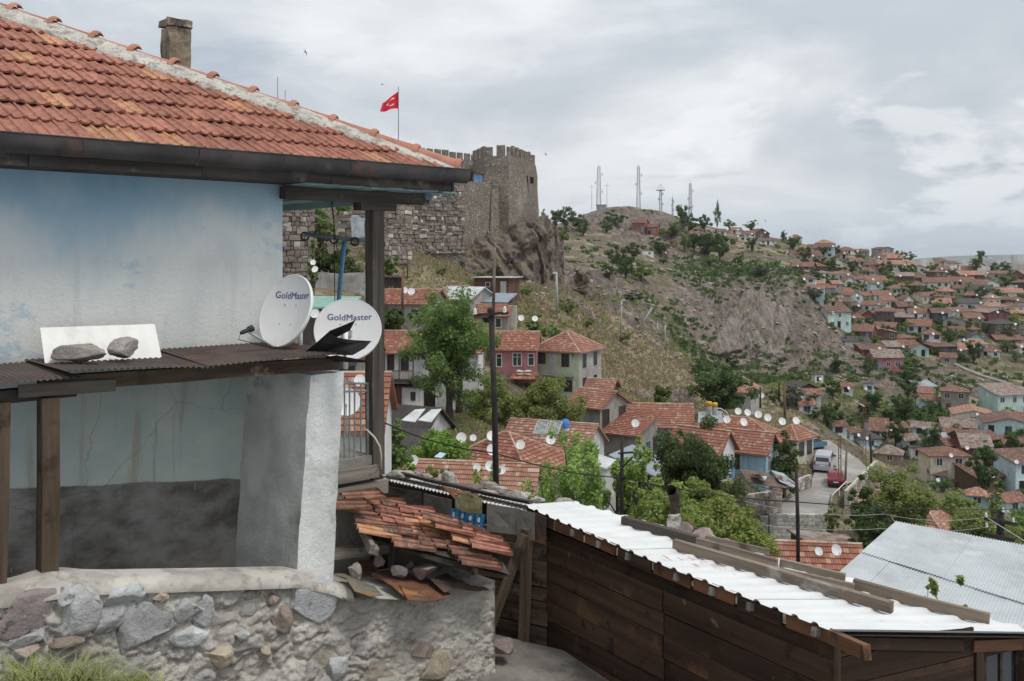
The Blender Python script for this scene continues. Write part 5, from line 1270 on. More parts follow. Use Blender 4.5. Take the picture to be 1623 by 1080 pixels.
WL = {k: wallm(k, c, g) for k, (c, g) in {'white': ((.62, .62, .60), .5), 'cream': ((.55, .51, .42), .45), 'grey': ((.30, .285, .265), .6), 'concrete': ((.36, .345, .32), .5), 'green': ((.47, .56, .40), .45), 'pink': ((.36, .16, .17), .6), 'maroon': ((.19, .075, .07), .6),
    'blue': ((.30, .47, .58), .45), 'lblue': ((.46, .58, .62), .45), 'mint': ((.46, .58, .54), .45), 'brick': ((.30, .13, .095), .6), 'brown': ((.14, .095, .075), .6), 'dark': ((.07, .06, .055), .6), 'wood': ((.13, .07, .05), .6), 'teal': ((.28, .46, .48), .5), 'stone': ((.30, .26, .22), .7)}.items()}
M_FRAMEW = mat('white_window_frame', (.60, .60, .58), .7, .1, 3, 0); M_FRAMED = mat('dark_window_frame', (.075, .05, .04), .8, .2, 3, 0); M_FRAMEB = mat('blue_window_frame', (.13, .27, .40), .7, .2, 3, 0)
M_PANE = mat('window_pane', (.045, .05, .055), .15, .4, .6, 0, spec=.5, coord='World'); M_PANEL = mat('curtained_pane', (.30, .31, .32), .3, .4, 1.2, 0, spec=.5, coord='World')
M_DOORB = mat('brown_house_door', (.15, .06, .04), .8, .2, 3, 0); M_DOORBL = mat('blue_house_door', (.12, .26, .42), .7, .2, 3, 0); M_DOORD = mat('dark_doorway', (.028, .024, .022), .95, .2, 3, 0); M_DOORW = mat('pale_house_door', (.45, .46, .46), .8, .15, 3, 0)
_WC = {}
def win_meshes(w, h, kind):
    key = (round(w, 2), round(h, 2), kind)
    if key in _WC: return _WC[key]
    fr = {'w': M_FRAMEW, 'c': M_FRAMEW, 'd': M_FRAMED, 'b': M_FRAMEB}[kind]; t = .07
    b = MB(); b.box((-w/2 - t, -h/2 - t, 0), (w/2 + t, -h/2, .06)); b.box((-w/2 - t, h/2, 0), (w/2 + t, h/2 + t, .05)); b.box((-w/2 - t, -h/2, 0), (-w/2, h/2, .05)); b.box((w/2, -h/2, 0), (w/2 + t, h/2, .05))
    if w > .6: b.box((-.03, -h/2, .004), (.03, h/2, .045))
    if w > 1.3: b.box((-w/4 - .02, -h/2, .004), (-w/4 + .02, h/2, .04)); b.box((w/4 - .02, -h/2, .004), (w/4 + .02, h/2, .04))
    if h > 1.1: b.box((-w/2, h*.2 - .02, .006), (w/2, h*.2 + .02, .042))
    p = MB(); p.box((-w/2, -h/2, .002), (w/2, h/2, .014))
    f_, p_ = with_mat(b.mesh('window'), fr), with_mat(p.mesh('pane'), M_PANEL if kind == 'c' else M_PANE)
    one = MB(); one.v, one.f, one.m, one.uv = list(b.v), list(b.f), [0] * len(b.f), [None] * len(b.f); one.add(p.v, p.f, 1)
    o_ = with_mat(with_mat(one.mesh('window'), fr), M_PANEL if kind == 'c' else M_PANE)
    _WC[key] = (f_, p_, o_); return _WC[key]
_DC = {}
def door_mesh(w, h, m):
    key = (round(w, 2), round(h, 2), m.name)
    if key not in _DC:
        b = MB(); b.box((-w/2 - .06, 0, 0), (w/2 + .06, h + .06, .03)); b.box((-w/2, .0, .03), (w/2, h, .05)); b.box((-w*.32, h*.55, .05), (w*.32, h*.88, .06)); b.box((-w*.32, h*.12, .05), (w*.32, h*.45, .06))
        _DC[key] = with_mat(b.mesh('door'), m)
    return _DC[key]
def clip(poly, ax, lo, hi):
    "convex polygon of (u,v,point) between lo and hi along coordinate ax"
    for sgn, lim in ((1, lo), (-1, hi)):
        out = []
        for i in range(len(poly)):
            p, q = poly[i], poly[(i + 1) % len(poly)]; dp, dq = sgn * (p[ax] - lim), sgn * (q[ax] - lim)
            if dp >= 0: out.append(p)
            if dp * dq < 0:
                t = dp / (dp - dq); out.append((p[0] + (q[0]-p[0])*t, p[1] + (q[1]-p[1])*t, p[2].lerp(q[2], t)))
        poly = out
        if len(poly) < 3: return []
    return poly
def roof_plane(b, pts, course=.34, steps=True, lift=.035):
    "pts[0]->pts[1] is the low edge; UV in metres along and up the slope; each course of tiles is its own raised step"
    pts = [Vector(p) for p in pts]; ex = (pts[1] - pts[0]).normalized(); nr = ex.cross(pts[2] - pts[0]).normalized()
    if nr.z < 0: nr = -nr
    ey = nr.cross(ex).normalized()
    if ey.z < 0: ey = -ey
    P = [((p - pts[0]).dot(ex), (p - pts[0]).dot(ey), p) for p in pts]; vmax = max(q[1] for q in P)
    if not steps:
        b.add([q[2] for q in P], [tuple(range(len(P)))], 0, [[(q[0], q[1]) for q in P]]); return
    k = 0
    while k * course < vmax - .02:
        lo, hi = k * course, min((k + 1) * course, vmax); s = clip(P, 1, lo, hi); k += 1
        if not s: continue
        top = [q[2] + nr * (lift * (1 - (q[1] - lo) / course) + .002) for q in s]
        low_ = [i for i in range(len(s)) if abs(s[i][1] - lo) < 1e-4]
        b.add(top, [tuple(range(len(s)))], 0, [[(q[0], q[1] + .001) for q in s]])
        if len(low_) >= 2:
            i, j = low_[0], low_[-1]
            b.add([top[i], top[j], s[j][2] - nr * .03, s[i][2] - nr * .03], [(0, 1, 2, 3)], 0, [[(s[i][0], lo), (s[j][0], lo), (s[j][0], lo + .33), (s[i][0], lo + .33)]])
def mk_house(name, label, px, py, Y, w, d, h, yaw=0, anchor='c', roof='gx', rise=1.2, wall='white', roofm=None, over=.3, wins=(), doors=(), steps=True, sub=True, found=2.0, group=None, cat='house', side_walls=None):
    """(px,py) is the front eave point (left/centre/right) at distance Y; front looks to the camera, yaw<0 shows the right side"""
    yaw = R(yaw); ax = {'l': -w/2, 'c': 0, 'r': w/2}[anchor]; Rm = RZ(yaw)
    loc = W(px, py, Y) - Rm @ Vector((ax, 0, h)); M = T(loc) @ Rm
    t = E(name, label, cat, loc, yaw, group)
    wm = WL[wall] if isinstance(wall, str) else wall; roofm = roofm or RT_RED
    x, r = w / 2, rise
    b = MB(); b.box((-x, 0, -found), (x, d, h))
    if roof == 'gx': b.add([(-x, 0, h), (-x, d, h), (-x, d/2, h + r)], [(0, 1, 2)]); b.add([(x, 0, h), (x, d, h), (x, d/2, h + r)], [(0, 2, 1)][:1] if False else [(0, 1, 2)])
    if roof == 'gy': b.add([(-x, 0, h), (x, 0, h), (0, 0, h + r)], [(0, 1, 2)]); b.add([(-x, d, h), (x, d, h), (0, d, h + r)], [(0, 2, 1)])
    if roof == 'mf': b.add([(-x, 0, h), (-x, d, h), (-x, d, h + r)], [(0, 1, 2)]); b.add([(x, 0, h), (x, d, h), (x, d, h + r)], [(0, 1, 2)])
    if roof == 'mr': b.add([(-x, 0, h), (x, 0, h), (-x, 0, h + r)], [(0, 1, 2)]); b.add([(-x, 0, h), (-x, d, h), (-x, d, h + r), (-x, 0, h + r)], [(0, 1, 2, 3)])
    O('wall', b, wm, t, M=M)
    o = over; b = MB()
    if roof == 'gx':
        s = r / (d/2); z0 = h - o * s
        pl = [[(-x-o, -o, z0), (x+o, -o, z0), (x+o, d/2, h+r), (-x-o, d/2, h+r)], [(x+o, d+o, z0), (-x-o, d+o, z0), (-x-o, d/2, h+r), (x+o, d/2, h+r)]]
    elif roof == 'gy':
        s = r / x; z0 = h - o * s
        pl = [[(x+o, -o, z0), (x+o, d+o, z0), (0, d+o, h+r), (0, -o, h+r)], [(-x-o, d+o, z0), (-x-o, -o, z0), (0, -o, h+r), (0, d+o, h+r)]]
    elif roof == 'hip':
        m = min(x, d/2); s = r / m; z0 = h - o * s
        if x >= d/2: A, B = Vector((-x + d/2, d/2, h+r)), Vector((x - d/2, d/2, h+r))
        else: A, B = Vector((0, x, h+r)), Vector((0, d - x, h+r))
        c = [Vector(q) for q in ((-x-o, -o, z0), (x+o, -o, z0), (x+o, d+o, z0), (-x-o, d+o, z0))]
        if x >= d/2: pl = [[c[0], c[1], B, A], [c[1], c[2], B], [c[2], c[3], A, B], [c[3], c[0], A]]
        else: pl = [[c[0], c[1], A], [c[1], c[2], B, A], [c[2], c[3], B], [c[3], c[0], A, B]]
    elif roof == 'mf':
        s = r / d; pl = [[(-x-o, -o, h - o*s), (x+o, -o, h - o*s), (x+o, d+o, h + r + o*s), (-x-o, d+o, h + r + o*s)]]
    elif roof == 'mr':
        s = r / w; pl = [[(x+o, -o, h - o*s), (x+o, d+o, h - o*s), (-x-o, d+o, h + r + o*s), (-x-o, -o, h + r + o*s)]]
    else:
        pl = [[(-x-o, -o, h+.05), (x+o, -o, h+.05), (x+o, d+o, h+.07), (-x-o, d+o, h+.07)]]
    st = steps and roofm.name.endswith('tiles')
    for P_ in pl:
        P_ = [Vector(q) + Vector((0, 0, .06)) for q in P_]
        roof_plane(b, P_, .34, st)
        b.add([q - Vector((0, 0, .11)) for q in P_], [tuple(range(len(P_)))[::-1]])
        for i in range(len(P_)): q0, q1 = P_[i], P_[(i+1) % len(P_)]; b.add([q0, q1, q1 - Vector((0, 0, .11)), q0 - Vector((0, 0, .11))], [(3, 2, 1, 0)])
    ro = O('roof', b, roofm, t, M=M)
    if roof in ('gx', 'gy', 'hip') and st:
        rb = MB(); segs = []
        if roof == 'gx': segs = [((-x-o, d/2, h+r), (x+o, d/2, h+r))]
        elif roof == 'gy': segs = [((0, -o, h+r), (0, d+o, h+r))]
        else:
            segs = [(A, B)] + ([(c[0], A), (c[3], A), (c[1], B), (c[2], B)] if x >= d/2 else [(c[0], A), (c[1], A), (c[2], B), (c[3], B)])
        for p_, q_ in segs:
            p_, q_ = Vector(p_) + Vector((0, 0, .07)), Vector(q_) + Vector((0, 0, .07))
            if (p_ - q_).length > .05: rb.tube([p_, q_], .085, 6)
        O('ridge', rb, M_RIDGEFAR, ro, M=M)
    def face(f, u, z):
        if f == 'f': return M @ frame((-x + w * u, 0, z), (1, 0, 0), (0, 0, 1))
        if f == 'r': return M @ frame((x, d * u, z), (0, 1, 0), (0, 0, 1))
        return M @ frame((-x, d * (1 - u), z), (0, -1, 0), (0, 0, 1))
    for f, u, z, ww, hh, k in wins:
        a_, p_, one = win_meshes(ww, hh, k); F_ = face(f, u, z)
        if sub:
            wo = O('window', a_, [], t, M=F_); O('pane', p_, [], wo, M=F_)
        else: O('window', one, [], t, M=F_)
    for f, u, z, ww, hh, m_ in doors: O('door', door_mesh(ww, hh, m_), [], t, M=face(f, u, z))
    return t, M
M_RIDGEFAR = mat('old_ridge_line', (.40, .25, .18), .95, .3, 1.5, .5, 8, spots=[((.46, .42, .37), 1.2, .5, .6)], coord='World')
D3 = (M_DOORB, M_DOORBL, M_DOORD)

# --- houses on the near slope
h1, Mh1 = mk_house('white_balcony_house', 'white two-storey house with a railed balcony and red roof behind the tree', 592, 556, 85, 9.4, 6.0, 5.0, -3, 'l', 'gx', 1.5, 'white', RT_RED, .45,
    wins=[('f', .39, 1.6, .75, 1.3, 'd'), ('f', .30, 4.0, .6, 1.4, 'd'), ('f', .165, 4.0, .5, 1.3, 'd'), ('f', .75, 1.4, .6, 1.2, 'd'), ('f', .84, 3.9, .8, 1.3, 'w')], doors=[('f', .54, 0, .9, 2.0, M_DOORD), ('f', .66, 0, .8, 2.0, M_DOORW)])
b = MB(); b.box((-4.7, -1.1, 2.35), (-.9, 0, 2.5)); O('balcony_floor', b, M_DARKWOOD, h1, M=Mh1)
M_BALC = mat('brown_balcony_rail', (.15, .085, .06), .85, .2, 4, 0)
b = MB(); b.box((-4.7, -1.1, 3.28), (-.9, -1.03, 3.36)); b.box((-4.7, -1.1, 2.55), (-.9, -1.04, 2.6))
O('balcony_rail', b, M_BALC, h1, M=Mh1)
me = with_mat(MB().box((-.02, -.02, 0), (.02, .02, .72)).mesh('baluster'), M_BALC)
for i in range(28): O('baluster', me, [], h1, M=Mh1 @ T((-4.65 + i * .137, -1.065, 2.58)))
me = with_mat(MB().box((-.05, -.05, 0), (.05, .05, 2.6)).mesh('balcony_post'), M_DARKWOOD)
for xx in (-4.65, -3.5, -2.2, -.95): O('balcony_post', me, [], h1, M=Mh1 @ T((xx, -1.06, 2.5)))
pr, Mp = mk_house('entrance_porch', 'small white entrance porch with brown door under the balcony', 623, 612, 84.6, 2.5, 1.6, 1.9, -3, 'l', 'mf', .45, 'white', RM_DARK, .2, wins=[('f', .72, 1.0, .3, .6, 'd')], doors=[('f', .14, 0, .75, 1.75, M_DOORB)], cat='porch')
h2, Mh2 = mk_house('pink_house', 'flaking pink house with white windows between tree and green house', 783, 552, 101, 4.5, 6.0, 5.8, -4, 'l', 'gx', 1.5, 'pink', RT_RED, .35,
    wins=[('f', .55, 4.6, .85, 1.3, 'w'), ('f', .88, 4.6, .55, 1.2, 'w'), ('f', .12, 4.5, .5, 1.3, 'w'), ('f', .80, 1.4, .7, 1.2, 'd')], doors=[('f', .3, 0, .8, 2.0, M_DOORB)])
b = MB(); b.add([(-.2, 0, 3.2), (2.5, 0, 3.2), (2.7, -1.4, 2.75), (-.5, -1.4, 2.75)], [(3, 2, 1, 0)], 0, [[(0, 0), (2.7, 0), (2.7, 1.4), (0, 1.4)]]); b.box((-.5, -1.45, 2.66), (2.7, -1.38, 2.76)); O('pent_roof', b, RT_RED, h2, M=Mh2)
M_SACK = mat('pale_sack', (.46, .42, .35), .9, .2, 3, .5, 9)
for k, (xx, zz) in enumerate(((.5, 3.12), (1.35, 3.12), (.55, 3.42), (1.4, 3.40))):
    me = rock_mesh((.42, .3, .17), 400 + k, 2, .4, 4); O('sack', with_mat(me, M_SACK), [], M=Mh2 @ T((xx, -.55, zz)), label=['lower left pale sack on the pink house pent roof', 'lower right pale sack on the pink house pent roof', 'upper left pale sack on the pink house pent roof', 'upper right pale sack on the pink house pent roof'][k], cat='sack', group='sacks on the pent roof')
h3, Mh3 = mk_house('green_corner_house', 'two-storey corner house with pale green front and bare grey side', 916, 555, 103, 5.4, 6.2, 5.6, -29, 'r', 'hip', 1.7, 'green', RT_ORG, .45,
    wins=[('f', .18, 4.5, .8, 1.1, 'd'), ('f', .72, 4.4, .8, 1.3, 'd'), ('f', .78, 1.6, .9, 1.1, 'd'), ('f', .30, 1.3, 1.0, 1.3, 'd')], doors=[('f', .43, 2.9, .75, 2.1, M_DOORW)])
b = MB(); b.box((2.712, -.01, -2), (2.76, 6.21, 5.55)); O('bare_side', b, WL['concrete'], h3, M=Mh3)
for u, z in ((.25, 4.3), (.72, 4.3), (.25, 1.7), (.72, 1.7)):
    a_, p_, one = win_meshes(.75, 1.35, 'd'); F_ = Mh3 @ frame((2.765, 6.2 * u, z), (0, 1, 0), (0, 0, 1)); wo = O('window', a_, [], h3, M=F_); O('pane', p_, [], wo, M=F_)
b = MB(); b.box((-1.2, -.9, 2.65), (2.2, 0, 2.78)); O('balcony_floor', b, M_GREYWOOD, h3, M=Mh3)
beam('brace', Mh3 @ Vector((1.9, -.02, 5.5)), Mh3 @ Vector((2.4, -.5, 4.9)), .1, .1, M_DARKWOOD, h3)
# upper cluster under the castle
mk_house('planked_house', 'weathered plank house with low red roof and two dishes under the castle', 604, 480, 101, 5.6, 5.2, 2.4, -14, 'l', 'gx', 1.3, 'concrete', RT_RED, .35, wins=[('f', .72, 1.2, 1.0, .9, 'd'), ('r', .4, 1.3, .7, .9, 'd')])
mk_house('metal_roof_house', 'grey house with pale metal roof below the castle crag', 745, 474, 112, 5.2, 6.5, 2.3, -26, 'r', 'gx', 1.3, 'grey', RM_WHITE, .3, wins=[('r', .25, 1.2, .7, 1.0, 'w')])
mk_house('red_brown_shack', 'red-brown board shack with flat white roof on the slope', 806, 441, 126, 5.0, 4.0, 2.4, -22, 'r', 'flat', .2, 'wood', RM_WHITE, .4, wins=[('f', .4, 1.5, .55, .5, 'w')], doors=[('f', .85, 0, .7, 1.9, M_DOORW)], cat='shack')
mk_house('open_shack', 'open dark shack with blue curtain under a tilted tin roof', 800, 478, 114, 4.4, 3.0, 2.0, -18, 'r', 'mf', .7, 'dark', RM_BLUEG, .5, doors=[('f', .2, 0, .5, 1.6, M_DOORBL), ('f', .55, 0, .5, 1.5, M_DOORBL)], cat='shack')
mk_house('pale_cupboard_shed', 'narrow pale upright shed beside the open shack', 812, 483, 113, 1.0, .8, 1.9, -5, 'c', 'flat', .1, 'cream', RM_DARK, .05, doors=[('f', .3, .1, .4, 1.7, M_DOORW)], cat='shed')
mk_house('low_orange_roof_house', 'small grey house with orange roof behind the tall dark pole', 805, 500, 111, 5.2, 4.6, 2.2, -10, 'r', 'gx', 1.1, 'grey', RT_ORG, .3, wins=[('f', .78, 1.3, .6, 1.0, 'w'), ('f', .25, 1.2, .5, 1.2, 'd')], doors=[('f', .5, 0, .7, 1.8, M_DOORD)])
mk_house('brown_lean_roof', 'low brown tiled roof behind the metal roof house', 668, 470, 116, 5.4, 4, 1.6, -8, 'l', 'gx', 1.2, 'brown', RT_BRN, .3)
mk_house('tarpaper_shack', 'dark tarpaper shack with sloping roof behind the porch post', 640, 440, 106, 5.2, 3.5, 2.2, 8, 'r', 'mr', .1, 'dark', RM_DARK, .4, cat='shack')
mk_house('white_hut', 'small white hut with sloping tin roof left of the porch post', 586, 411, 118, 3.8, 3.0, 1.9, -8, 'r', 'mr', .7, 'white', RM_WHITE, .25, wins=[('f', .2, 1.0, .4, .6, 'w')], cat='hut')
b = nbox([W(494, 476, 101), W(600, 476, 99), W(600, 476, 99.6), W(494, 476, 101.6), W(498, 433, 101), W(600, 432, 99), W(600, 432, 99.6), W(498, 433, 101.6)], 20, 8, .3, .5, 5)
O('concrete_wall', b, WL['concrete'], label='long grey concrete retaining wall behind the drying pole', cat='wall', kind='thing')
mk_house('green_roof_shed', 'low shed with green sheet roof seen between the two near dishes', 508, 487, 62, 3.0, 2.6, 2.0, -12, 'c', 'mf', .5, 'dark', metal_roof_mat('green_metal_roof', (.22, .42, .33)), .25, cat='shed')
mk_house('cream_house', 'cream house with dark blue barred window seen past the porch railing', 590, 565, 66, 4.2, 5, 5.0, 0, 'r', 'gx', 1.0, 'cream', RT_ORG, .3, wins=[('f', .58, 4.2, 1.1, .75, 'b')])
mk_house('rail_view_house', 'orange tiled house roof seen through the porch railing', 600, 678, 34, 3.6, 5.0, 2.6, 2, 'r', 'gx', 1.6, 'white', RT_ORG, .25)
mk_house('dark_roof_house', 'white house with dark felt roof and two pale roof panels', 668, 690, 70, 6.2, 4.6, 2.6, -24, 'r', 'gx', 1.7, 'white', RM_DARK, .45)
hd_, Md = mk_house('dark_annex', 'dark felt roofed annex below the two-panel roof', 660, 722, 62, 4.0, 3.2, 2.2, -10, 'r', 'mf', 1.0, 'dark', RM_DARK, .2, cat='annex')
for k, (x0, lb) in enumerate(((650, 'left translucent pale panel on the dark felt roof'), (676, 'right translucent pale panel on the dark felt roof'))):
    Yp = 69.3 - k * .4
    poly_sheet('roof_panel', [W(x0 + 8, 650, Yp + .9), W(x0 + 24, 650 - 1, Yp + .8), W(x0 + 8, 670, Yp - 1.0), W(x0 - 14, 667, Yp - .9)], RM_BLUEG if False else mat('pale_roof_panel', (.55, .57, .57), .5, .15, 1, 0, coord='World'), lb, 'roof panel', th=.05, group='panels on the dark roof')
# roofs in the middle
mk_house('dish_roof_house', 'broad red tiled hip roof crowded with satellite dishes', 838, 757, 62, 7.6, 7.2, 2.6, -30, 'r', 'hip', 2.0, 'grey', RT_RED, .4)
g2, Mg2 = mk_house('green_gable_house', 'mottled orange tiled roof with a pale green boarded gable end', 836, 812, 50, 8.0, 5.4, 2.2, -10, 'r', 'gx', 1.9, wallm('pale_green', (.42, .48, .38), .4), RT_PALE, .3, wins=[])
b = MB(); b.box((4.01, 1.2, 2.3), (4.05, 2.0, 3.0)); O('gable_window', b, M_DOORD, g2, M=Mg2)
beam('gable_tie', Mg2 @ Vector((4.25, -.2, 2.2)), Mg2 @ Vector((4.25, 5.6, 2.2)), .08, .1, M_DARKWOOD, g2)
mk_house('solar_panel_house', 'worn tiled house carrying two solar panels and a blue drum', 926, 716, 76, 7.2, 5.6, 2.7, -22, 'r', 'gx', 1.7, 'white', RT_PALE, .35, wins=[('r', .62, 1.5, 1.2, 1.4, 'w'), ('f', .8, 1.3, .5, 1.2, 'w')], doors=[('f', .92, .2, .8, 1.9, M_DOORD)])
mk_house('plank_gable_house', 'grey half-timbered house with orange roof and wooden bay', 951, 646, 87, 3.6, 4.6, 3.6, -40, 'r', 'gx', 1.2, 'grey', RT_ORG, .35, wins=[('r', .2, 2.5, 1.0, 1.5, 'd'), ('r', .8, 2.5, 1.0, 1.5, 'd')])
mk_house('stub_roof_house', 'small orange roof peeping above the half-timbered house', 968, 618, 96, 2.6, 3.2, 1.6, -20, 'r', 'gx', .8, 'dark', RT_ORG, .3)
mk_house('blue_low_house', 'blue house with low red roof and a dish beside the sheet roof', 1008, 690, 85, 3.9, 4.6, 3.4, -33, 'r', 'mf', 1.3, 'grey', RT_RED, .35, wins=[('r', .55, 1.6, .8, 1.6, 'b'), ('r', .88, 2.0, .7, 1.2, 'd')])
bl, Mbl = mk_house('blue_tall_house', 'pale blue house with long orange roof left of the big tree', 1096, 676, 93, 6.4, 5.5, 4.0, -8, 'r', 'gx', 1.7, 'blue', RT_ORG, .35, wins=[('f', .68, 2.6, 1.2, 1.3, 'd'), ('f', .92, 2.6, .7, 1.2, 'w')])
mk_house('sheet_roof_shed', 'low shed with blue-grey sheet roof behind the near green trees', 1034, 752, 64, 2.8, 3.6, 2.0, -30, 'r', 'mr', .9, 'dark', RM_BLUEG, .3, cat='shed')
mk_house('white_shack', 'white plastered shack half hidden by pale green shoots', 958, 742, 60, 2.6, 2.2, 2.4, -25, 'r', 'mr', .6, 'white', RM_WHITE, .15, wins=[('f', .7, 1.2, .5, .8, 'd')], cat='shack')
mk_house('white_gable_house', 'white gabled house with orange roof and blue door behind the big tree', 1140, 716, 86, 5.0, 3.2, 3.2, -38, 'r', 'gx', 1.6, 'white', RT_ORG, .4, wins=[('r', .45, 1.5, .6, 1.4, 'b')], doors=[('r', .9, 0, .6, 1.7, M_DOORBL)])
mk_house('blue_bay_house', 'house with sky blue wooden bay under a bright red roof', 1214, 716, 91, 4.2, 3.4, 3.0, -32, 'r', 'gx', 1.5, 'blue', RT_ORG, .4, wins=[('f', .3, 1.7, .6, 1.3, 'd'), ('r', .3, 1.7, .8, 1.4, 'w'), ('r', .75, 1.7, .7, 1.4, 'w')])
mk_house('long_dish_roof_house', 'long red roof lined with satellite dishes beside the road', 1234, 698, 103, 9.6, 6.6, 3.6, -14, 'r', 'hip', 1.8, 'cream', RT_RED, .4)
cr_, Mcr = mk_house('roadside_house', 'cream and white house with barred windows at the road bend', 1262, 694, 104, 2.8, 3.8, 3.6, -46, 'r', 'hip', 1.0, 'cream', RT_ORG, .45, wins=[('r', .3, 2.2, .9, 1.4, 'd'), ('r', .75, 2.2, .9, 1.4, 'd')])
mk_house('hill_foot_house', 'cream house with pink tiled hip roof above the solar tanks', 1190, 620, 140, 6.4, 6.0, 3.0, -26, 'r', 'hip', 2.2, 'concrete', RT_PALE, .4, wins=[('r', .5, 1.4, .6, 1.6, 'w'), ('f', .8, 1.4, .6, 1.0, 'w')])
mk_house('near_tile_house', 'red tiled roof with two dishes below the block wall', 1300, 905, 41, 3.5, 2.8, 2.4, -8, 'c', 'gx', .75, 'grey', RT_RED, .3)
mk_house('tin_lean_to', 'dark ribbed tin roof below the white block wall', 1322, 868, 62, 3.8, 2.4, 1.5, 8, 'c', 'mr', .5, 'dark', RM_RUST, .2, cat='shed')
mk_house('grove_house', 'house with faded roof half covered by trees right of the lane', 1488, 838, 80, 3.8, 4.8, 2.8, -38, 'r', 'hip', 1.6, 'cream', RT_PALE, .4, wins=[('r', .4, 1.6, .6, 1.0, 'd')])
mk_house('grove_house', 'red roof strip showing between ivy and the leafy tree', 1388, 806, 84, 2.2, 3.2, 2.8, -20, 'c', 'gx', 1.2, 'grey', RT_PALE, .4)
b = nbox([W(1100, 650, 147), W(985, 650, 127), W(985, 650, 127.8), W(1100, 650, 147.8), W(1100, 618, 147), W(985, 622, 127), W(985, 622, 127.8), W(1100, 618, 147.8)], 34, 6, .5, .5, 15)
O('field_stone_wall', b, mat('field_stones', (.235, .20, .165), .95, .35, 1.6, 1.0, 4, spots=[((.09, .075, .06), 2.4, .55, .62), ((.36, .32, .28), 1.8, .6, .68)], coord='World', bd=.2), label='rough field stone wall at the foot of the grassy slope', cat='wall', kind='thing')

# ------------------------------------------------------------------ retaining walls by the road
def block_wall(name, label, p0, p1, z0, z1, rows, bl, col, seed, dep=.35, cap=True):
    "wall of single blocks with recessed joints"
    t = E(name, label, 'wall', p0, kind='thing'); d = Vector((p1.x - p0.x, p1.y - p0.y, 0)); L = d.length; d.normalize(); bk = Vector((-d.y, d.x, 0))
    if bk.y < 0: bk = -bk
    b = MB(); q = [p0.xy.to_3d() + bk * .06, p1.xy.to_3d() + bk * .06]
    b.hexa([q[0] + ZU * z0, q[1] + ZU * z0, q[1] + bk * dep + ZU * z0, q[0] + bk * dep + ZU * z0, q[0] + ZU * (z1 - .03), q[1] + ZU * (z1 - .03), q[1] + bk * dep + ZU * (z1 - .03), q[0] + bk * dep + ZU * (z1 - .03)])
    O('core', b, M_MORTAR, t)
    hh = (z1 - z0) / rows; rg = random.Random(seed); cache = [with_mat(rock_block(seed + k), m) for k, m in enumerate(col)]
    for r_ in range(rows):
        x = -rg.random() * bl
        while x < L:
            w_ = bl * rg.uniform(.7, 1.3); x0, x1 = max(x, 0), min(x + w_, L)
            if x1 - x0 > .12:
                c = p0.xy.to_3d() + d * ((x0 + x1) / 2) + bk * (.10 + rg.uniform(-.02, .02)) + ZU * (z0 + hh * (r_ + .5))
                O('stone', cache[rg.randrange(len(cache))], [], t, M=frame(c, d, bk) @ Matrix.Diagonal((x1 - x0 - .025, .22, hh - .02, 1)))
            x += w_
    return t
def rock_block(seed):
    "unit block with worn edges"
    rg = random.Random(seed); b = MB(); vs = []
    for z in (-.5, .5):
        for x, y in ((-.5, -.5), (.5, -.5), (.5, .5), (-.5, .5)): vs.append((x * rg.uniform(.93, 1), y * rg.uniform(.9, 1.05), z * rg.uniform(.93, 1)))
    vs += [(rg.uniform(-.2, .2), -.515 - .03 * rg.random(), rg.uniform(-.2, .2))]
    b.add(vs, [(0,3,2,1),(4,5,6,7),(1,2,6,5),(2,3,7,6),(3,0,4,7),(0,1,8),(1,5,8),(5,4,8),(4,0,8)]); return b.mesh('stone')
M_BLKW = mat('whitish_block', (.52, .50, .46), .95, .15, 3, .6, 9, spots=[((.34, .32, .29), 2.2, .56, .68)], coord='World', rnd=.12); M_BLKG = mat('greyish_block', (.42, .405, .375), .95, .18, 3, .6, 9, spots=[((.27, .25, .23), 2.2, .56, .68)], coord='World', rnd=.12)
pa, pb = W(1220, HY, 86.2), W(1312, HY, 86.2)
block_wall('block_wall', 'pale grey block retaining wall holding up the road', pa, pb, -27.0, ROADZ + .25, 11, .62, [M_BLKW, M_BLKG, M_BLKW], 31)
block_wall('block_wall', 'short darker block pier at the left end of the road wall', W(1205, HY, 86.1), W(1218, HY, 86.1), -26.6, ROADZ + .1, 8, .45, [M_BLKG], 35)
M_RUBB = [mat('rubble_block_' + k, c, .95, .25, 3, .8, 9, spots=[(lit(c, .5), 2.2, .56, .68)], coord='World', rnd=.2) for k, c in (('a', (.33, .30, .26)), ('b', (.25, .22, .19)), ('c', (.40, .37, .33)))]
block_wall('lane_wall', 'long rubble wall along the left edge of the lane', W(1205, HY, 88.8), W(1287, HY, 97.5), -24.2, -22.2, 5, .7, M_RUBB, 41)
block_wall('lane_wall', 'curved rubble parapet right of the red car', W(1345, HY, 94), W(1392, HY, 108), -26.2, -23.0, 6, .6, M_RUBB, 45)
block_wall('yard_wall', 'low dark yard wall under the collapsed tin roofs', W(1185, HY, 86), W(1240, HY, 87.5), -23.4, -21.4, 5, .6, M_RUBB, 47)
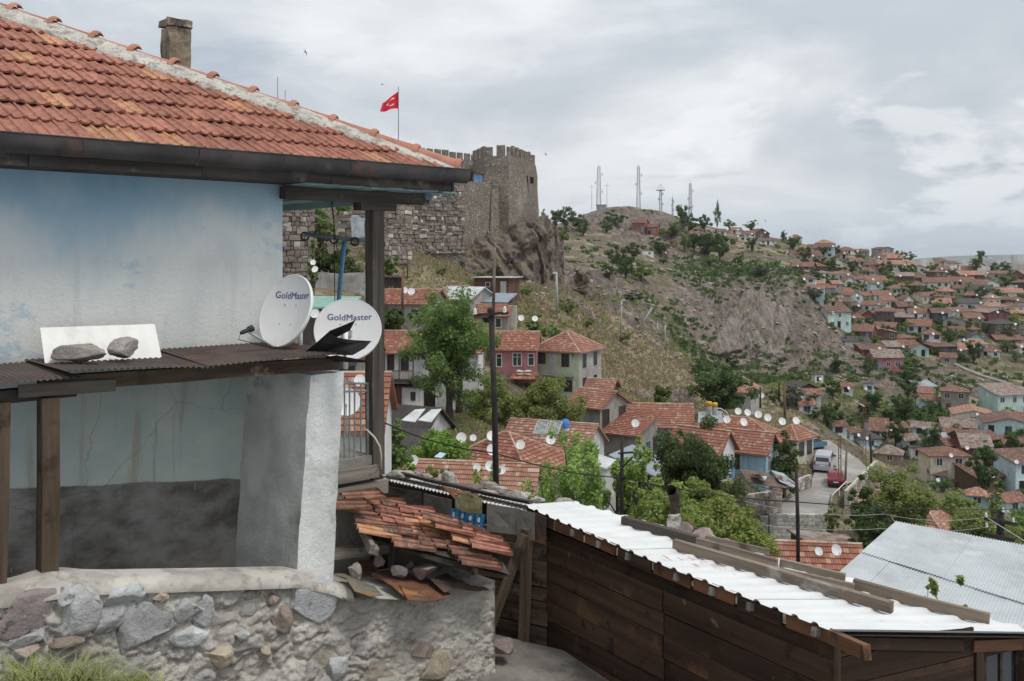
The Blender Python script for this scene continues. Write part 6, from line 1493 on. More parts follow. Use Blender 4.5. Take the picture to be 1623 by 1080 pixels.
# collapsed tin roofs
for k, (x0, y0, x1, y1, Y, m_, lb) in enumerate(((1172, 744, 1250, 775, 84, RM_RUST, 'rusty collapsed roof sheet sloping to the lane'), (1190, 752, 1216, 762, 83, RM_BLUEG, 'pale blue tin sheet on the collapsed roof'), (1200, 770, 1240, 785, 82.5, RM_RUST, 'lowest rusty sheet of the collapsed roof'), (1222, 746, 1262, 774, 85, RM_GREY, 'bluish tin strip at the upper edge of the collapsed roof'))):
    poly_sheet('tin_sheet', [W(x0, y0, Y + 1), W((x0 + x1) / 2, y0 + 5, Y + 1.2), W(x1, y1 - 6, Y + .8), W(x1 - 4, y1, Y - 1), W(x0 + 14, y1 - 10, Y - 1.2)], mat('tin_scrap_%d' % k, [(.13, .09, .075), (.40, .45, .47), (.17, .12, .10), (.30, .33, .35)][k], .8, .35, 1.5, .4, 6, spots=[((.10, .05, .035), .9, .5, .6)], coord='World'), lb, 'tin sheet', th=.05, bend=.15, group='collapsed tin roof sheets')

# ------------------------------------------------------------------ big ribbed metal roof on the right
bigm = E('grey_metal_roof', 'large pale grey corrugated metal roof in the lower right', 'roof', W(1480, 960, 24))
gA, gB, gC, gD = W(1420, 828, 27.5), W(1700, 880, 26.0), W(1640, 1140, 17.0), W(1286, 946, 21.5)
M_BIGR = mat('zinc_sheet', (.42, .45, .465), .5, .08, 1.2, .05, 20, spots=[((.32, .33, .34), .7, .52, .68, (1, 1, 1), .7), ((.52, .54, .55), .5, .56, .66), ((.27, .25, .23), 2.4, .64, .72, (1, .25, 1), .7)], spec=.35, coord='World')
def GP(u, v): return gA.lerp(gB, u).lerp(gD.lerp(gC, u), v)
rows_ = [0, .46, 1.0]
for r_ in range(2):
    u0 = 0.0; k = 0
    wdt = .245 if r_ == 0 else .2
    while u0 < .999:
        u1 = min(1, u0 + wdt * (1 + .2 * ((k * 7 + r_ * 3) % 3 - 1))); v0, v1 = rows_[r_] - (.012 if r_ else 0) * 0, rows_[r_ + 1] + (.015 if r_ == 0 else 0)
        ns = max(4, int((u1 - u0) * 62) * 6)
        st_ = .03 if r_ == 0 else 0.0; sh = .008 * ((k + r_) % 2)
        def gf(u, v, u0=u0, u1=u1, v0=v0, v1=v1, st_=st_, sh=sh):
            uu = u0 + (u1 + .004 - u0) * u; q = GP(uu, v0 + (v1 - v0) * v); q = Vector(q); q.z += .016 * math.sin(uu * 62 * 2 * math.pi) + st_ + sh; return q
        b = MB(); b.grid(gf, ns, 5, flip=True); b.grid(lambda u, v: Vector(gf(u, v)) - ZU * .012, ns, 5)
        O('roof_sheet', b, M_BIGR, bigm, smooth=True); u0 = u1; k += 1
b = MB(); b.hexa([gA - ZU * 6, gB - ZU * 6, gC - ZU * 5, gD - ZU * 5, gA - ZU * .08, gB - ZU * .08, gC - ZU * .08, gD - ZU * .08]); O('wall', b, WL['concrete'], bigm)

# ------------------------------------------------------------------ small satellite dishes, one by one
_bw = with_mat(with_mat(bowl(.40, .43, .07, 4, 20, .03).mesh('reflector', True), M_DISH), M_DISHRIM)
_ar = MB(); _ar.tube([(0, -.42, -.02), (0, -.44, .05), (0, -.30, .42)], .014, 5); _ar.cyl((0, -.32, .40), (0, -.24, .46), .035, .03, 8); _ar = with_mat(_ar.mesh('arm'), M_ARM)
_ma = MB(); _ma.cyl((0, 0, -1.0), (0, 0, .05), .025, .025, 6); _ma = with_mat(_ma.mesh('mast'), M_ARM)
def small_dish(px, py, Y, dia, label, az=8, el=25, group=None, rust=False):
    s = dia * Y / F / .86; c = W(px, py, Y)
    t = E('small_satellite_dish', label, 'satellite dish', c - ZU * .9 * s, 0, group)
    M = dish_frame(c, R(az), R(el)) @ Matrix.Scale(s, 4)
    if rust:
        me = _bw.copy(); me.materials.clear(); me.materials.append(M_RUSTDISH); me.materials.append(M_RUSTDISH)
    else: me = _bw
    O('reflector', me, [], t, M=M); O('arm', _ar, [], t, M=M)
    O('mast', _ma, [], t, M=T(c + Vector((0, .12 * s, 0))) @ Matrix.Scale(s, 4))
M_RUSTDISH = mat('orange_rusted_dish', (.36, .13, .07), .85, .3, 3, .2, 9)
DS = [(655,730,52,17,'dish at the left end of the mottled orange roof'),(731,694,67,17,'largest dish at the left end of the crowded hip roof'),(750,694,67,11,'small tilted dish beside the largest dish on the crowded roof'),(779,691,66,16,'dish on the crowded roof ridge left of the tall pole'),
 (780,713,62,18,'dish just left of the tall pole on the crowded roof'),(825,705,64,15,'dish right of the tall pole on the crowded roof'),(873,697,72,16,'dish below the two solar panels'),(756,741,49,13,'left dish of three on the mottled roof slope'),(777,739,49,17,'middle dish of three on the mottled roof slope'),(795,745,49,14,'dish half behind the tall pole on the mottled roof'),
 (1007,671,84,13,'dish in the middle of the low blue house roof'),(1170,652,104,11,'first dish from left on the long dish roof'),(1185,654,104,11,'second dish from left on the long dish roof'),(1202,657,104,12,'third dish from left on the long dish roof'),(1217,662,103,12,'fourth dish from left on the long dish roof'),(1240,668,102,12,'fifth dish from left on the long dish roof'),(1262,667,102,12,'dish at the right end of the long dish roof'),
 (1179,669,96,13,'dish on the lower slope of the long dish roof'),(1152,665,92,12,'dish just right of the solar tanks'),(1298,874,40,13,'smaller dish of two on the red roof below the block wall'),(1326,872,40,17,'larger dish of two on the red roof below the block wall'),
 (641,460,99,11,'left dish of two on the planked house roof'),(652,462,99,12,'right dish of two on the planked house roof'),(848,505,110,10,'left dish of two on the slope below the shacks'),(826,504,110,10,'right dish of two standing above the pink house'),(496,416,92,9,'upper small dish on the ivy by the castle wall'),(499,427,90,11,'lower small dish on the ivy by the castle wall'),
 (499,497,40,15,'small dish between the two large dishes'),(570,603,33,19,'dish seen above the porch railing'),(549,637,20,46,'large dish edge seen through the porch railing'),(1207,627,138,9,'dish on the wall of the hill foot house')]
for i, (px, py, Y, dd, lb) in enumerate(DS): small_dish(px, py, Y, dd, 'white satellite ' + lb, az=-6 + (i * 37) % 30 - 8, el=22 + (i * 13) % 10)
small_dish(929, 696, 78, 15, 'rusty orange dish at the right end of the solar panel roof', 10, 30, rust=True); small_dish(889, 693, 79, 12, 'rusty orange dish hidden behind the white one below the panels', -20, 30, rust=True)
for k, (x0, lb) in enumerate(((848, 'left grey solar panel on the worn tiled roof'), (869, 'right grey solar panel on the worn tiled roof'))):
    t = E('solar_collector', lb, 'solar panel', W(x0 + 6, 692, 77), group='solar panels on the worn roof'); q = [W(x0 - 3, 688, 76), W(x0 + 15, 689, 76), W(x0 + 22, 669, 77.2), W(x0 + 5, 667, 77.2)]
    b = MB(); nn = Vector((0, -.5, .8)).normalized(); b.hexa([p_ - nn * .08 for p_ in q] + q); O('glass', b, mat('dusty_solar_glass', (.20, .225, .225), .35, .3, 2, 0, spots=[((.30, .32, .31), 3, .5, .6)], coord='World'), t)
    b = MB()
    for i in range(4): b.tube([q[i] + nn * .02, q[(i + 1) % 4] + nn * .02], .05, 4)
    O('frame', b, M_ARM, t); b = MB(); b.cyl(q[2], q[2] - ZU * 1.2, .04); b.cyl(q[3], q[3] - ZU * 1.2, .04); O('stand', b, M_ARM, t)
dr = E('drum', 'blue and white plastic drum on the solar panel roof', 'drum', W(896, 690, 78)); b = MB(); b.lathe([(.0, 0), (.32, 0), (.33, .3), (.31, .6), (.0, .6)], 14, T(W(896, 686, 78))); O('body', b, M_FRAMEW, dr, smooth=True)
b = MB(); b.lathe([(.345, .3), (.35, .62), (.30, .95), (.0, 1.05)], 14, T(W(896, 684, 78))); O('blue_cover', b, mat('blue_tarp', (.06, .22, .55), .6, .3, 3, .3, 9), dr, smooth=True)
tk = E('solar_water_tanks', 'pair of grey water tanks with yellow tops on a tilted collector', 'water tank', W(1130, 668, 92))
for k, px in enumerate((1124, 1133)):
    b = MB(); b.lathe([(0, 0), (.24, 0), (.25, .05), (.25, .75), (.24, .78), (0, .78)], 16, T(W(px, 656 + k * 2, 92 - k))); o_ = O('tank', b, M_ARM, tk, smooth=True)
    b = MB(); b.lathe([(0, 0), (.27, 0), (.27, .34), (.22, .40), (0, .42)], 16, T(W(px, 656 + k * 2, 92 - k) + ZU * .78)); O('tank_top', b, mat('yellow_tank_cap', (.62, .33, .03), .6, .1, 3, 0), o_, smooth=True)
b = MB(); b.hexa([W(1106, 670, 91), W(1146, 670, 91), W(1146, 670, 93), W(1106, 670, 93), W(1107, 654, 92.5), W(1144, 654, 92.5), W(1144, 653, 93), W(1107, 653, 93)]); O('collector', b, mat('collector_blue_grey', (.25, .29, .31), .4, .2, 2, 0, coord='World'), tk)
b = MB(); b.tube([W(1134, 647, 92.6), W(1143, 648, 92.6), W(1152, 654, 92.6), W(1155, 662, 92.6)], .05, 6); b.tube([W(1136, 652, 92.2), W(1144, 652, 92.2), W(1148, 660, 92.2)], .04, 6); O('pipework', b, M_FRAMEW, tk)
b = nbox([W(740, 735, 64), W(748, 735, 64), W(748, 735, 64.4), W(740, 735, 64.4), W(740, 712, 64), W(748, 711, 64), W(748, 711, 64.4), W(740, 712, 64.4)], 3, 6, .05, 3, 3)
O('small_chimney', b, M_CHIM, label='square sooty chimney low on the crowded hip roof', cat='chimney', origin=W(744, 735, 64))
poly_sheet('blue_sheet', [W(688, 725, 55), W(697, 718, 56), W(707, 720, 56), W(700, 727, 55)], mat('pale_blue_sheet', (.36, .50, .60), .5, .1, 2, 0), 'pale blue sheet at the left edge of the crowded roof', 'sheet', th=.04)
# ------------------------------------------------------------------ castle
n = NT('castle_rubble'); p = n.coord('World')
vo = n.node('ShaderNodeTexVoronoi', {'Vector': n.map(p, (1, 1, 1.7)), 'Scale': 2.9, 'Randomness': .9}, out=1); ve = n.node('ShaderNodeTexVoronoi', {'Vector': n.map(p, (1, 1, 1.7)), 'Scale': 2.9, 'Randomness': .9}, feature='DISTANCE_TO_EDGE')
v1 = n.node('ShaderNodeSeparateColor', {0: vo}); g = n.noise(p, .16, 7, .6)
col = n.mix(v1, (.215, .178, .148), (.375, .325, .275)); col = n.mix(n.step(n.math('ADD', v1, n.math('MULTIPLY', n.math('SUBTRACT', g, .5), .5)), .955, .985), col, (.50, .47, .42))
col = n.mix(n.math('MULTIPLY', n.step(ve, .07, .02), .8), col, (.10, .08, .065)); col = n.mix(n.math('MULTIPLY', n.step(g, .55, .68), .4), col, (.43, .38, .325))
M_CASTLE = n.finish(col, .95, n.bump(n.step(ve, 0, .12), .9, .12), 0, .1)
M_CPLAST = mat('castle_render', (.315, .275, .235), .95, .2, .4, .6, 3, spots=[((.20, .16, .13), .9, .56, .66)], coord='World', bd=.1)
CB = [mat('castle_block_' + k, c, .95, .22, 1.2, .9, 5, spots=[(lit(c, .6), 2.5, .56, .66)], coord='World', rnd=.22, bd=.06) for k, c in (('brown', (.225, .185, .155)), ('mauve', (.195, .165, .145)), ('tan', (.275, .235, .20)), ('white', (.46, .435, .395)))]
CBM = [[with_mat(rock_block(700 + 9 * i + k), m) for k in range(3)] for i, m in enumerate(CB)]
castle = E('castle_tower', 'crenellated stone castle tower standing on the crag', 'castle tower', W(800, 360, 168), kind='thing')
ztw = W(800, 252, 165).z; zbw = W(800, 385, 165).z
ring = [(749, 169), (768, 161), (806, 159.5), (832, 166), (849, 176), (852, 200), (760, 205)]
tp_ = [W(px, 252, Y) for px, Y in ring]
def scale_ring(k, z): 
    c = sum(tp_, Vector()) / len(tp_); return [Vector((c.x + (q.x - c.x) * k, c.y + (q.y - c.y) * k, z)) for q in tp_]
b = MB(); lv = [scale_ring(1.06, zbw), scale_ring(1.05, zbw + 7), scale_ring(1.0, ztw - 3), scale_ring(1.0, ztw)]; nn = len(ring)
b.add([q for r_ in lv for q in r_], [(i*nn + k, i*nn + (k+1) % nn, (i+1)*nn + (k+1) % nn, (i+1)*nn + k) for i in range(3) for k in range(nn)] + [tuple(range(3*nn, 4*nn))])
O('wall', b, M_CASTLE, castle)
def merlons(t, P0, P1, z, wid, gap, hgt, th=.7):
    d = Vector((P1.x - P0.x, P1.y - P0.y, 0)); L = d.length; d.normalize(); bk = Vector((-d.y, d.x, 0)); k = max(1, int((L + gap) / (wid + gap))); st = L / k
    for i in range(k):
        o_ = P0.xy.to_3d() + d * (i * st); w_ = st - gap * rng.uniform(.8, 1.1)
        q = [o_, o_ + d * w_, o_ + d * w_ + bk * th, o_ + bk * th]; hh = hgt * rng.uniform(.85, 1.08)
        m = MB(); m.hexa([p_ + ZU * (z - .1) for p_ in q] + [p_ + ZU * (z + hh) for p_ in q]); O('merlon', m, M_CASTLE, t, origin=o_ + ZU * z)
for i in range(4): merlons(castle, tp_[i], tp_[i + 1], ztw, 2.2 if i in (0,) else 1.0, .85, 1.7, .4)
for px, py, ww in ((834, 284, 5), (843, 286, 5)):
    q = W(px, py, 168.2); b = MB(); b.box((-.3, -.6, -.55), (.3, .5, .55), 0, T(q)); O('window', b, M_DOORD, castle)
curt = E('castle_wall', 'high crenellated castle curtain wall left of the tower', 'castle wall', W(700, 370, 172), kind='thing')
Ca, Cb_ = W(400, 254, 140), W(760, 256, 176); zc_ = W(700, 252, 172).z
b = MB(); b.hexa([Ca - ZU * 18, Cb_ - ZU * 18, Cb_ - ZU * 18 + Vector((0, 2, 0)), Ca - ZU * 18 + Vector((0, 2, 0)), Vector((Ca.x, Ca.y, zc_)), Vector((Cb_.x, Cb_.y, zc_)), Vector((Cb_.x, Cb_.y + 2, zc_)), Vector((Ca.x, Ca.y + 2, zc_))]); O('wall', b, M_CASTLE, curt)
merlons(curt, Ca, Cb_, zc_, 1.25, .6, 1.25, .4)
b = MB(); b.hexa([W(731, 405, 150), W(776, 395, 156), W(776, 395, 166), W(731, 405, 164), W(732, 289, 150), W(778, 287, 156), W(778, 287, 166), W(732, 289, 164)]); O('plastered_face', b, M_CASTLE, curt)
b = MB(); b.hexa([W(776, 380, 155.5), W(792, 380, 157), W(792, 380, 166), W(776, 380, 166), W(779, 300, 156), W(790, 298, 157), W(790, 298, 166), W(779, 300, 166)]); O('buttress', b, M_CASTLE, curt)
hut, Mhut = mk_house('wall_top_hut', 'tiny hut with bright blue windows on top of the castle wall', 758, 277, 155, 1.4, 1.4, 1.3, 0, 'c', 'mr', .3, 'stone', RM_DARK, .25, found=.4, cat='hut')
for k in (0, 1): O('blue_window', MB().box((-.62 + k * .66, -.05, .1), (-.04 + k * .66, 0, 1.2)), mat('bright_blue_panel', (.12, .30, .58), .6, .3, 3, 0), hut, M=Mhut)
def stone_bastion(name, label, x0, x1, y0, y1, Y0, Y1, row, blk, seed, white=.15, dep=2.5, lean=.0, irr=.12):
    t = E(name, label, 'castle wall', W((x0 + x1) / 2, y1, (Y0 + Y1) / 2), kind='thing'); p0, p1 = W(x0, HY, Y0), W(x1, HY, Y1); d = p1 - p0; d.z = 0; L = d.length; d.normalize(); bk = Vector((-d.y, d.x, 0))
    if bk.y < 0: bk = -bk
    zt_, zb_ = (HY - y0) / F * (Y0 + Y1) / 2, (HY - y1) / F * (Y0 + Y1) / 2
    b = MB(); q = [p0 + bk * .25, p1 + bk * .25 - d * .05, p1 + bk * dep - d * .05, p0 + bk * dep]; b.hexa([v + ZU * (zb_ - 3) for v in q] + [v + ZU * (zt_ - .1) for v in q]); O('core', b, M_CASTLE, t)
    rg = random.Random(seed); z = zb_; r_ = 0
    while z < zt_:
        hh = row * rg.uniform(.55, 1.3); x = -rg.random() * blk
        while x < L:
            w_ = blk * rg.choice((.4, .6, .8, 1, 1.25, 1.7)); a0, a1 = max(0, x), min(L, x + w_); x += w_
            if a1 - a0 < .2: continue
            c = p0 + d * ((a0 + a1) / 2) + bk * (.22 + rg.uniform(-irr, irr) + lean * (z - zb_)) + ZU * (z + hh / 2 + rg.uniform(-.06, .06))
            k = 3 if rg.random() < white else rg.choice((0, 0, 1, 2, 0, 1))
            O('stone', CBM[k][rg.randrange(3)], [], t, M=frame(c, d, bk) @ Matrix.Rotation(R(rg.gauss(0, 2.2)), 4, 'Y') @ Matrix.Diagonal((a1 - a0 - rg.uniform(.02, .07), .7, hh * rg.uniform(.88, 1.02), 1)))
        z += hh; r_ += 1
stone_bastion('castle_bastion', 'near castle wall of squared brown blocks seen past the blue wall', 420, 499, 322, 445, 99, 101, .46, .72, 5, .06)
stone_bastion('castle_bastion', 'castle wall end of large blocks with white stones right of the porch post', 604, 652, 318, 418, 112, 116, .45, .7, 6, .11)
stone_bastion('castle_bastion', 'rough dark castle wall with scattered white stones under the plastered face', 650, 736, 290, 402, 138, 143, .47, .74, 8, .08, irr=.16)
stone_bastion('castle_bastion', 'broken castle wall stub behind the drying pole', 536, 604, 338, 400, 124, 122, .52, .8, 9, .14)
poly_sheet('leaning_sheet', [W(558, 378, 108), W(578, 376, 108), W(577, 346, 109), W(564, 343, 109), W(556, 350, 109)], RM_BLUEG if False else mat('ribbed_grey_sheet', (.27, .30, .32), .6, .25, 1.2, .5, 6, coord='World'), 'leaning grey metal sheets against the broken castle wall', 'metal sheet', th=.08, bend=.1)
fp = E('flag_pole', 'tall thin flag pole above the castle wall', 'flag pole', W(631, 262, 172)); b = MB(); b.cyl(W(631.5, 262, 172), W(631.5, 140, 172), .09, .06, 8); O('pole', b, M_GREYPIPE, fp); b = MB(); b.lathe([(0, -.15), (.13, 0), (0, .15)], 8, T(W(631.5, 138.5, 172))); O('finial', b, M_ARM, fp)
fl_ = E('flag', 'red flag with white crescent and star flying from the pole', 'flag', W(631, 178, 172))
fq = [W(631, 145.5, 172), W(631, 172, 172), W(602, 177.5, 170.5), W(606, 164, 171)]
def flf(u, v):
    q = fq[0].lerp(fq[3], u).lerp(fq[1].lerp(fq[2], u), v); return q + Vector((0, .35 * math.sin(u * 8 + v), .12 * math.sin(u * 7)))
b = MB(); b.grid(flf, 24, 10); b.grid(lambda u, v: Vector(flf(u, v)) + Vector((0, .02, 0)), 24, 10, flip=True); O('cloth', b, mat('red_flag_cloth', (.60, .02, .045), .8, .1, 1, 0), fl_, smooth=True)
M_WHCL = mat('white_flag_cloth', (.80, .78, .76), .8, .03, 1, 0)
def fdraw(poly, nm):
    vs = []
    for x, y in poly: q = Vector(flf(x, y)); q.y -= .05; vs.append(q)
    b = MB(); b.add(vs, [tuple(range(len(vs)))]); O(nm, b, M_WHCL, fl_)
b = MB(); ou, inn = [], []
for k in range(25):
    t = R(42 + 276 * k / 24); ou.append((.36 - .19 * math.cos(t), .48 + .27 * math.sin(t)))
for k in range(25):
    t = R(52 + 256 * k / 24); inn.append((.405 - .15 * math.cos(t), .48 + .215 * math.sin(t)))
cv = []
for x, y in ou + inn: q = Vector(flf(x, y)); q.y -= .05; cv.append(q)
b.add(cv, [(k, k + 1, 26 + k, 25 + k) for k in range(24)]); O('crescent', b, M_WHCL, fl_)
st = []
for k in range(10): t = R(180 + 36 * k); r_ = 1 if k % 2 == 0 else .4; st.append((.62 + .09 * r_ * math.cos(t), .48 + .13 * r_ * math.sin(t)))
b = MB(); vs = []
for x, y in [(.62, .48)] + st: q = Vector(flf(x, y)); q.y -= .05; vs.append(q)
b.add(vs, [(0, 1 + k, 1 + (k + 1) % 10) for k in range(10)]); O('star', b, M_WHCL, fl_)

# ------------------------------------------------------------------ crag below the tower
n = NT('crag_rock'); p = n.coord('World'); a = n.noise(n.map(p, (.55, .55, .16), (0, 0, 0), (.2, .5, 0)), 1.0, 9, .68); a2_ = n.noise(p, .22, 7, .6); a3 = n.noise(n.map(p, (1, 1, .3), (5, 1, 2), (.2, .5, 0)), 1.6, 8, .7)
col = n.mix(n.step(a, .34, .66), (.115, .094, .078), (.255, .21, .175)); col = n.mix(n.step(a3, .57, .66), col, (.065, .05, .045)); col = n.mix(n.math('MULTIPLY', n.step(a2_, .54, .64), .75), col, (.27, .225, .125))
M_CRAG = n.finish(col, .95, n.bump(n.math('ADD', a, a3), 1.0, .6), 0, .1)
XS = [700, 735, 765, 800, 840, 858, 872, 884, 894]
us, vs_g = np.meshgrid(np.linspace(0, 1, 170), np.linspace(0, 1, 110)); pxs = np.interp(us, np.linspace(0, 1, 9), XS)
ytop = np.interp(us, np.linspace(0, 1, 9), [396, 388, 360, 358, 350, 342, 348, 372, 384]); ybot = np.interp(us, np.linspace(0, 1, 9), [440, 450, 462, 472, 480, 490, 498, 502, 505])
Yt = np.interp(us, np.linspace(0, 1, 9), [150, 152, 158, 160, 163, 168, 178, 188, 200]); Yb = np.interp(us, np.linspace(0, 1, 9), [136, 138, 142, 147, 151, 156, 166, 178, 196])
Yg = Yt + (Yb - Yt) * vs_g ** .8; pyg = ytop + (ybot - ytop) * vs_g
P = np.stack([(pxs - CX) / F * Yg, Yg, (HY - pyg) / F * Yg], -1)
tl = np.stack([P[..., 0] * .9 + P[..., 2] * .55, P[..., 1] * .3, P[..., 2] * .35 - P[..., 0] * .2], -1)
d_ = (ridged(tl / 4.2, 5, 51) - .2) * 3.0 + fbm(P / 7, 3, 55) * 2.0 + vnoise(np.floor(tl / np.array([1.9, 3, 3.2])), 58) * 1.3 + (ridged(P / 1.6, 3, 71) - .2) * .7
edge = np.clip(np.minimum(np.minimum(us / .05, (1 - us) / .04), np.minimum(vs_g / .04, 1)), 0, 1); d_ = d_ * edge
P = P - np.stack([d_ * -.25, d_ * .85, d_ * -.3], -1)
ii = np.arange(170 * 110).reshape(110, 170); fq_ = np.stack([ii[1:, :-1], ii[1:, 1:], ii[:-1, 1:], ii[:-1, :-1]], -1).reshape(-1, 4)
O('rock', npmesh('rock', P.reshape(-1, 3), fq_), M_CRAG, label='dark jagged volcanic crag below the castle tower', cat='crag', kind='thing')
b = nbox([W(914, 460, 200), W(932, 460, 200), W(932, 460, 206), W(914, 460, 206), W(917, 432, 200), W(929, 434, 200), W(929, 434, 205), W(917, 432, 205)], 8, 10, 1.5, .5, 9)
O('rock', b, M_CRAG, label='square brown rock stump below the hill terraces', cat='rock', kind='thing', origin=W(922, 460, 200))

# bare rock slab with slanting layers on the far slope
nu_, nv_ = 130, 90; us, vg = np.meshgrid(np.linspace(0, 1, nu_), np.linspace(0, 1, nv_))
qx = (1176 + (1268 - 1176) * us) * (1 - vg) + (1108 + (1248 - 1108) * us) * vg + 10 * np.sin(us * 9) * (1 - vg); qy = (452 - 20 * us + 9 * np.sin(us * 7)) * (1 - vg) + (560 + 12 * us + 6 * np.sin(us * 8)) * vg
gq = [[ground_at(qx[j, i], qy[j, i], 150.0) for i in range(0, nu_, 8)] for j in range(0, nv_, 8)]; gq = np.array([[q.y if q else 290.0 for q in r] for r in gq]); gi, gj = np.arange(0, nu_, 8), np.arange(0, nv_, 8)
gq = np.stack([np.interp(np.arange(nu_), gi, r) for r in gq]); Yq = np.stack([np.interp(np.arange(nv_), gj, gq[:, i]) for i in range(nu_)], 1) - 3.0
P = np.stack([(qx - CX) / F * Yq, Yq, (HY - qy) / F * Yq], -1)
tl = np.stack([(P[..., 0] * .8 - P[..., 2] * .62) / 2.4, (P[..., 0] * .6 + P[..., 2] * .8) / 22, P[..., 1] * 0], -1)
d_ = (ridged(tl, 4, 81) - .2) * 1.7 + np.round(fbm(tl * .55, 3, 83) * 4) / 4 * 1.8 + fbm(P / 5, 3, 85) * .9
ed = np.clip(np.minimum(np.minimum(us, 1 - us) / .07, np.minimum(vg, 1 - vg) / .07), 0, 1); P[..., 1] -= d_ * ed - (1 - ed) * 7.0; P[..., 2] += d_ * ed * .4 - (1 - ed) * 2.6
ii = np.arange(nu_ * nv_).reshape(nv_, nu_); n = NT('slab_rock'); p = n.coord('World'); ro = n.map(p, (1.1, .12, .12), (0, 0, 0), (0, R(38), 0)); a = n.noise(ro, .8, 9, .66); a3 = n.noise(n.map(p, (2.2, .2, .2), (4, 2, 1), (0, R(38), 0)), .9, 8, .7); a2_ = n.noise(p, .12, 7, .65)
col = n.mix(n.step(a, .34, .66), (.145, .12, .108), (.275, .235, .212)); col = n.mix(n.math('MULTIPLY', n.step(a3, .56, .64), .8), col, (.07, .055, .052)); col = n.mix(n.math('MULTIPLY', n.step(a2_, .54, .62), .7), col, (.15, .135, .075))
O('rock', npmesh('rock', P.reshape(-1, 3), np.stack([ii[1:, :-1], ii[1:, 1:], ii[:-1, 1:], ii[:-1, :-1]], -1).reshape(-1, 4)), n.finish(col, .95, n.bump(n.math('ADD', a, a3), .9, .5), 0, .1), label='bare purple grey rock slab with slanting layers across the valley', cat='rock', kind='thing')

# ------------------------------------------------------------------ houses of the far hillside
RM = {'r': RF[0], 'o': RF[1], 'b': RF[2], 'p': RT_PALE, 'w': RM_WHITE, 'd': RM_DARK, 'x': RM_RUST, 'g': RM_GREY}
RN = {'r': 'red', 'o': 'orange', 'b': 'brown', 'p': 'faded', 'w': 'white metal', 'd': 'dark', 'x': 'rusty', 'g': 'grey metal'}
HILL = []   # left, right, ridge row, eave row, base row, wall, roof colour, roof kind
def zl(ox, oy, s, rows):
    for (x0, x1, yr, ye, yb, wl_, rc, k) in rows: HILL.append((ox + x0 / s, ox + x1 / s, oy + yr / s, oy + ye / s, oy + yb / s, wl_, rc, k))
zl(1203, 320, 3.857, [(180,262,203,220,240,'cream','r','hip'),(352,458,233,255,276,'cream','p','hip'),(288,405,265,292,312,'lblue','b','gx'),(205,400,300,335,366,'cream','b','gx'),(310,430,345,378,408,'maroon','b','gx'),(195,330,370,398,428,'dark','r','gx'),
 (500,610,275,298,322,'white','r','hip'),(600,680,288,304,326,'cream','b','hip'),(755,878,313,355,372,'brown','p','gx'),(560,660,345,368,402,'concrete','r','gx'),(450,510,340,365,400,'white','d','gy'),(640,730,362,385,418,'concrete','b','hip'),(735,885,358,385,418,'white','p','gx'),(890,1000,362,395,412,'concrete','p','hip'),
 (230,345,452,478,512,'white','b','hip'),(330,400,488,505,540,'white','p','mf'),(430,570,432,450,495,'lblue','o','gx'),(572,645,455,475,508,'white','o','gx'),(645,790,450,480,520,'white','o','gx'),(640,720,418,440,456,'concrete','r','mf'),
 (450,612,530,565,600,'white','o','gx'),(617,698,548,580,612,'concrete','o','gx'),(700,812,528,570,608,'white','o','gx'),(628,775,610,635,686,'white','r','gx'),(540,622,615,640,682,'brown','b','mf'),(415,528,620,650,684,'dark','b','mf'),
 (550,645,688,712,756,'lblue','o','hip'),(668,765,700,735,754,'concrete','o','mf'),(512,690,765,800,834,'maroon','r','gx'),(697,830,757,785,808,'maroon','r','gx'),(845,955,858,890,914,'concrete','o','gx'),(925,1038,868,900,950,'mint','o','gy'),
 (1003,1165,460,492,527,'white','r','gx'),(1172,1328,458,488,517,'white','r','gx'),(1062,1175,598,630,662,'cream','p','gx'),(928,1052,655,680,727,'white','r','gx'),(1057,1158,655,685,747,'dark','b','gx'),(1168,1323,645,670,727,'mint','r','gx'),(905,1050,722,765,814,'lblue','o','gx'),
 (1333,1455,648,680,702,'concrete','r','gx'),(1458,1570,640,680,696,'brown','r','hip'),(832,908,672,690,717,'mint','r','gx'),(1000,1108,780,812,907,'white','r','hip'),(1170,1258,770,800,828,'cream','r','gx'),(1215,1272,832,850,912,'white','d','flat'),(1112,1205,905,950,997,'grey','r','gx'),(1272,1380,805,838,882,'teal','d','gy'),
 (1362,1470,892,920,962,'white','r','hip'),(1288,1360,760,800,816,'brown','r','hip'),(1412,1478,762,790,817,'white','r','gx'),(1468,1550,750,785,812,'cream','b','gy'),(1448,1620,838,865,890,'brown','r','gx'),(1252,1335,545,575,602,'brown','r','hip'),(1393,1480,560,585,642,'cream','p','hip'),
 (1417,1490,512,540,568,'white','r','gx'),(1492,1620,530,555,597,'white','p','gx'),(1537,1625,572,605,642,'concrete','r','hip'),(1222,1388,428,455,474,'brown','p','gx'),(1217,1330,392,420,442,'brown','b','gx'),(1532,1625,418,450,492,'maroon','b','gy'),(1087,1173,395,415,447,'concrete','r','gx'),(882,1000,440,470,492,'brown','b','gx'),
 (917,1000,497,520,542,'concrete','r','mf'),(842,905,500,525,547,'white','o','gx'),(1112,1205,518,545,587,'stone','p','hip'),(882,950,578,605,657,'white','r','gy'),(1357,1440,690,720,742,'lblue','r','gx'),(1582,1640,700,730,762,'white','o','gx'),(1582,1640,865,890,932,'white','p','gx'),(700,890,905,950,1042,'pink','x','gx')])
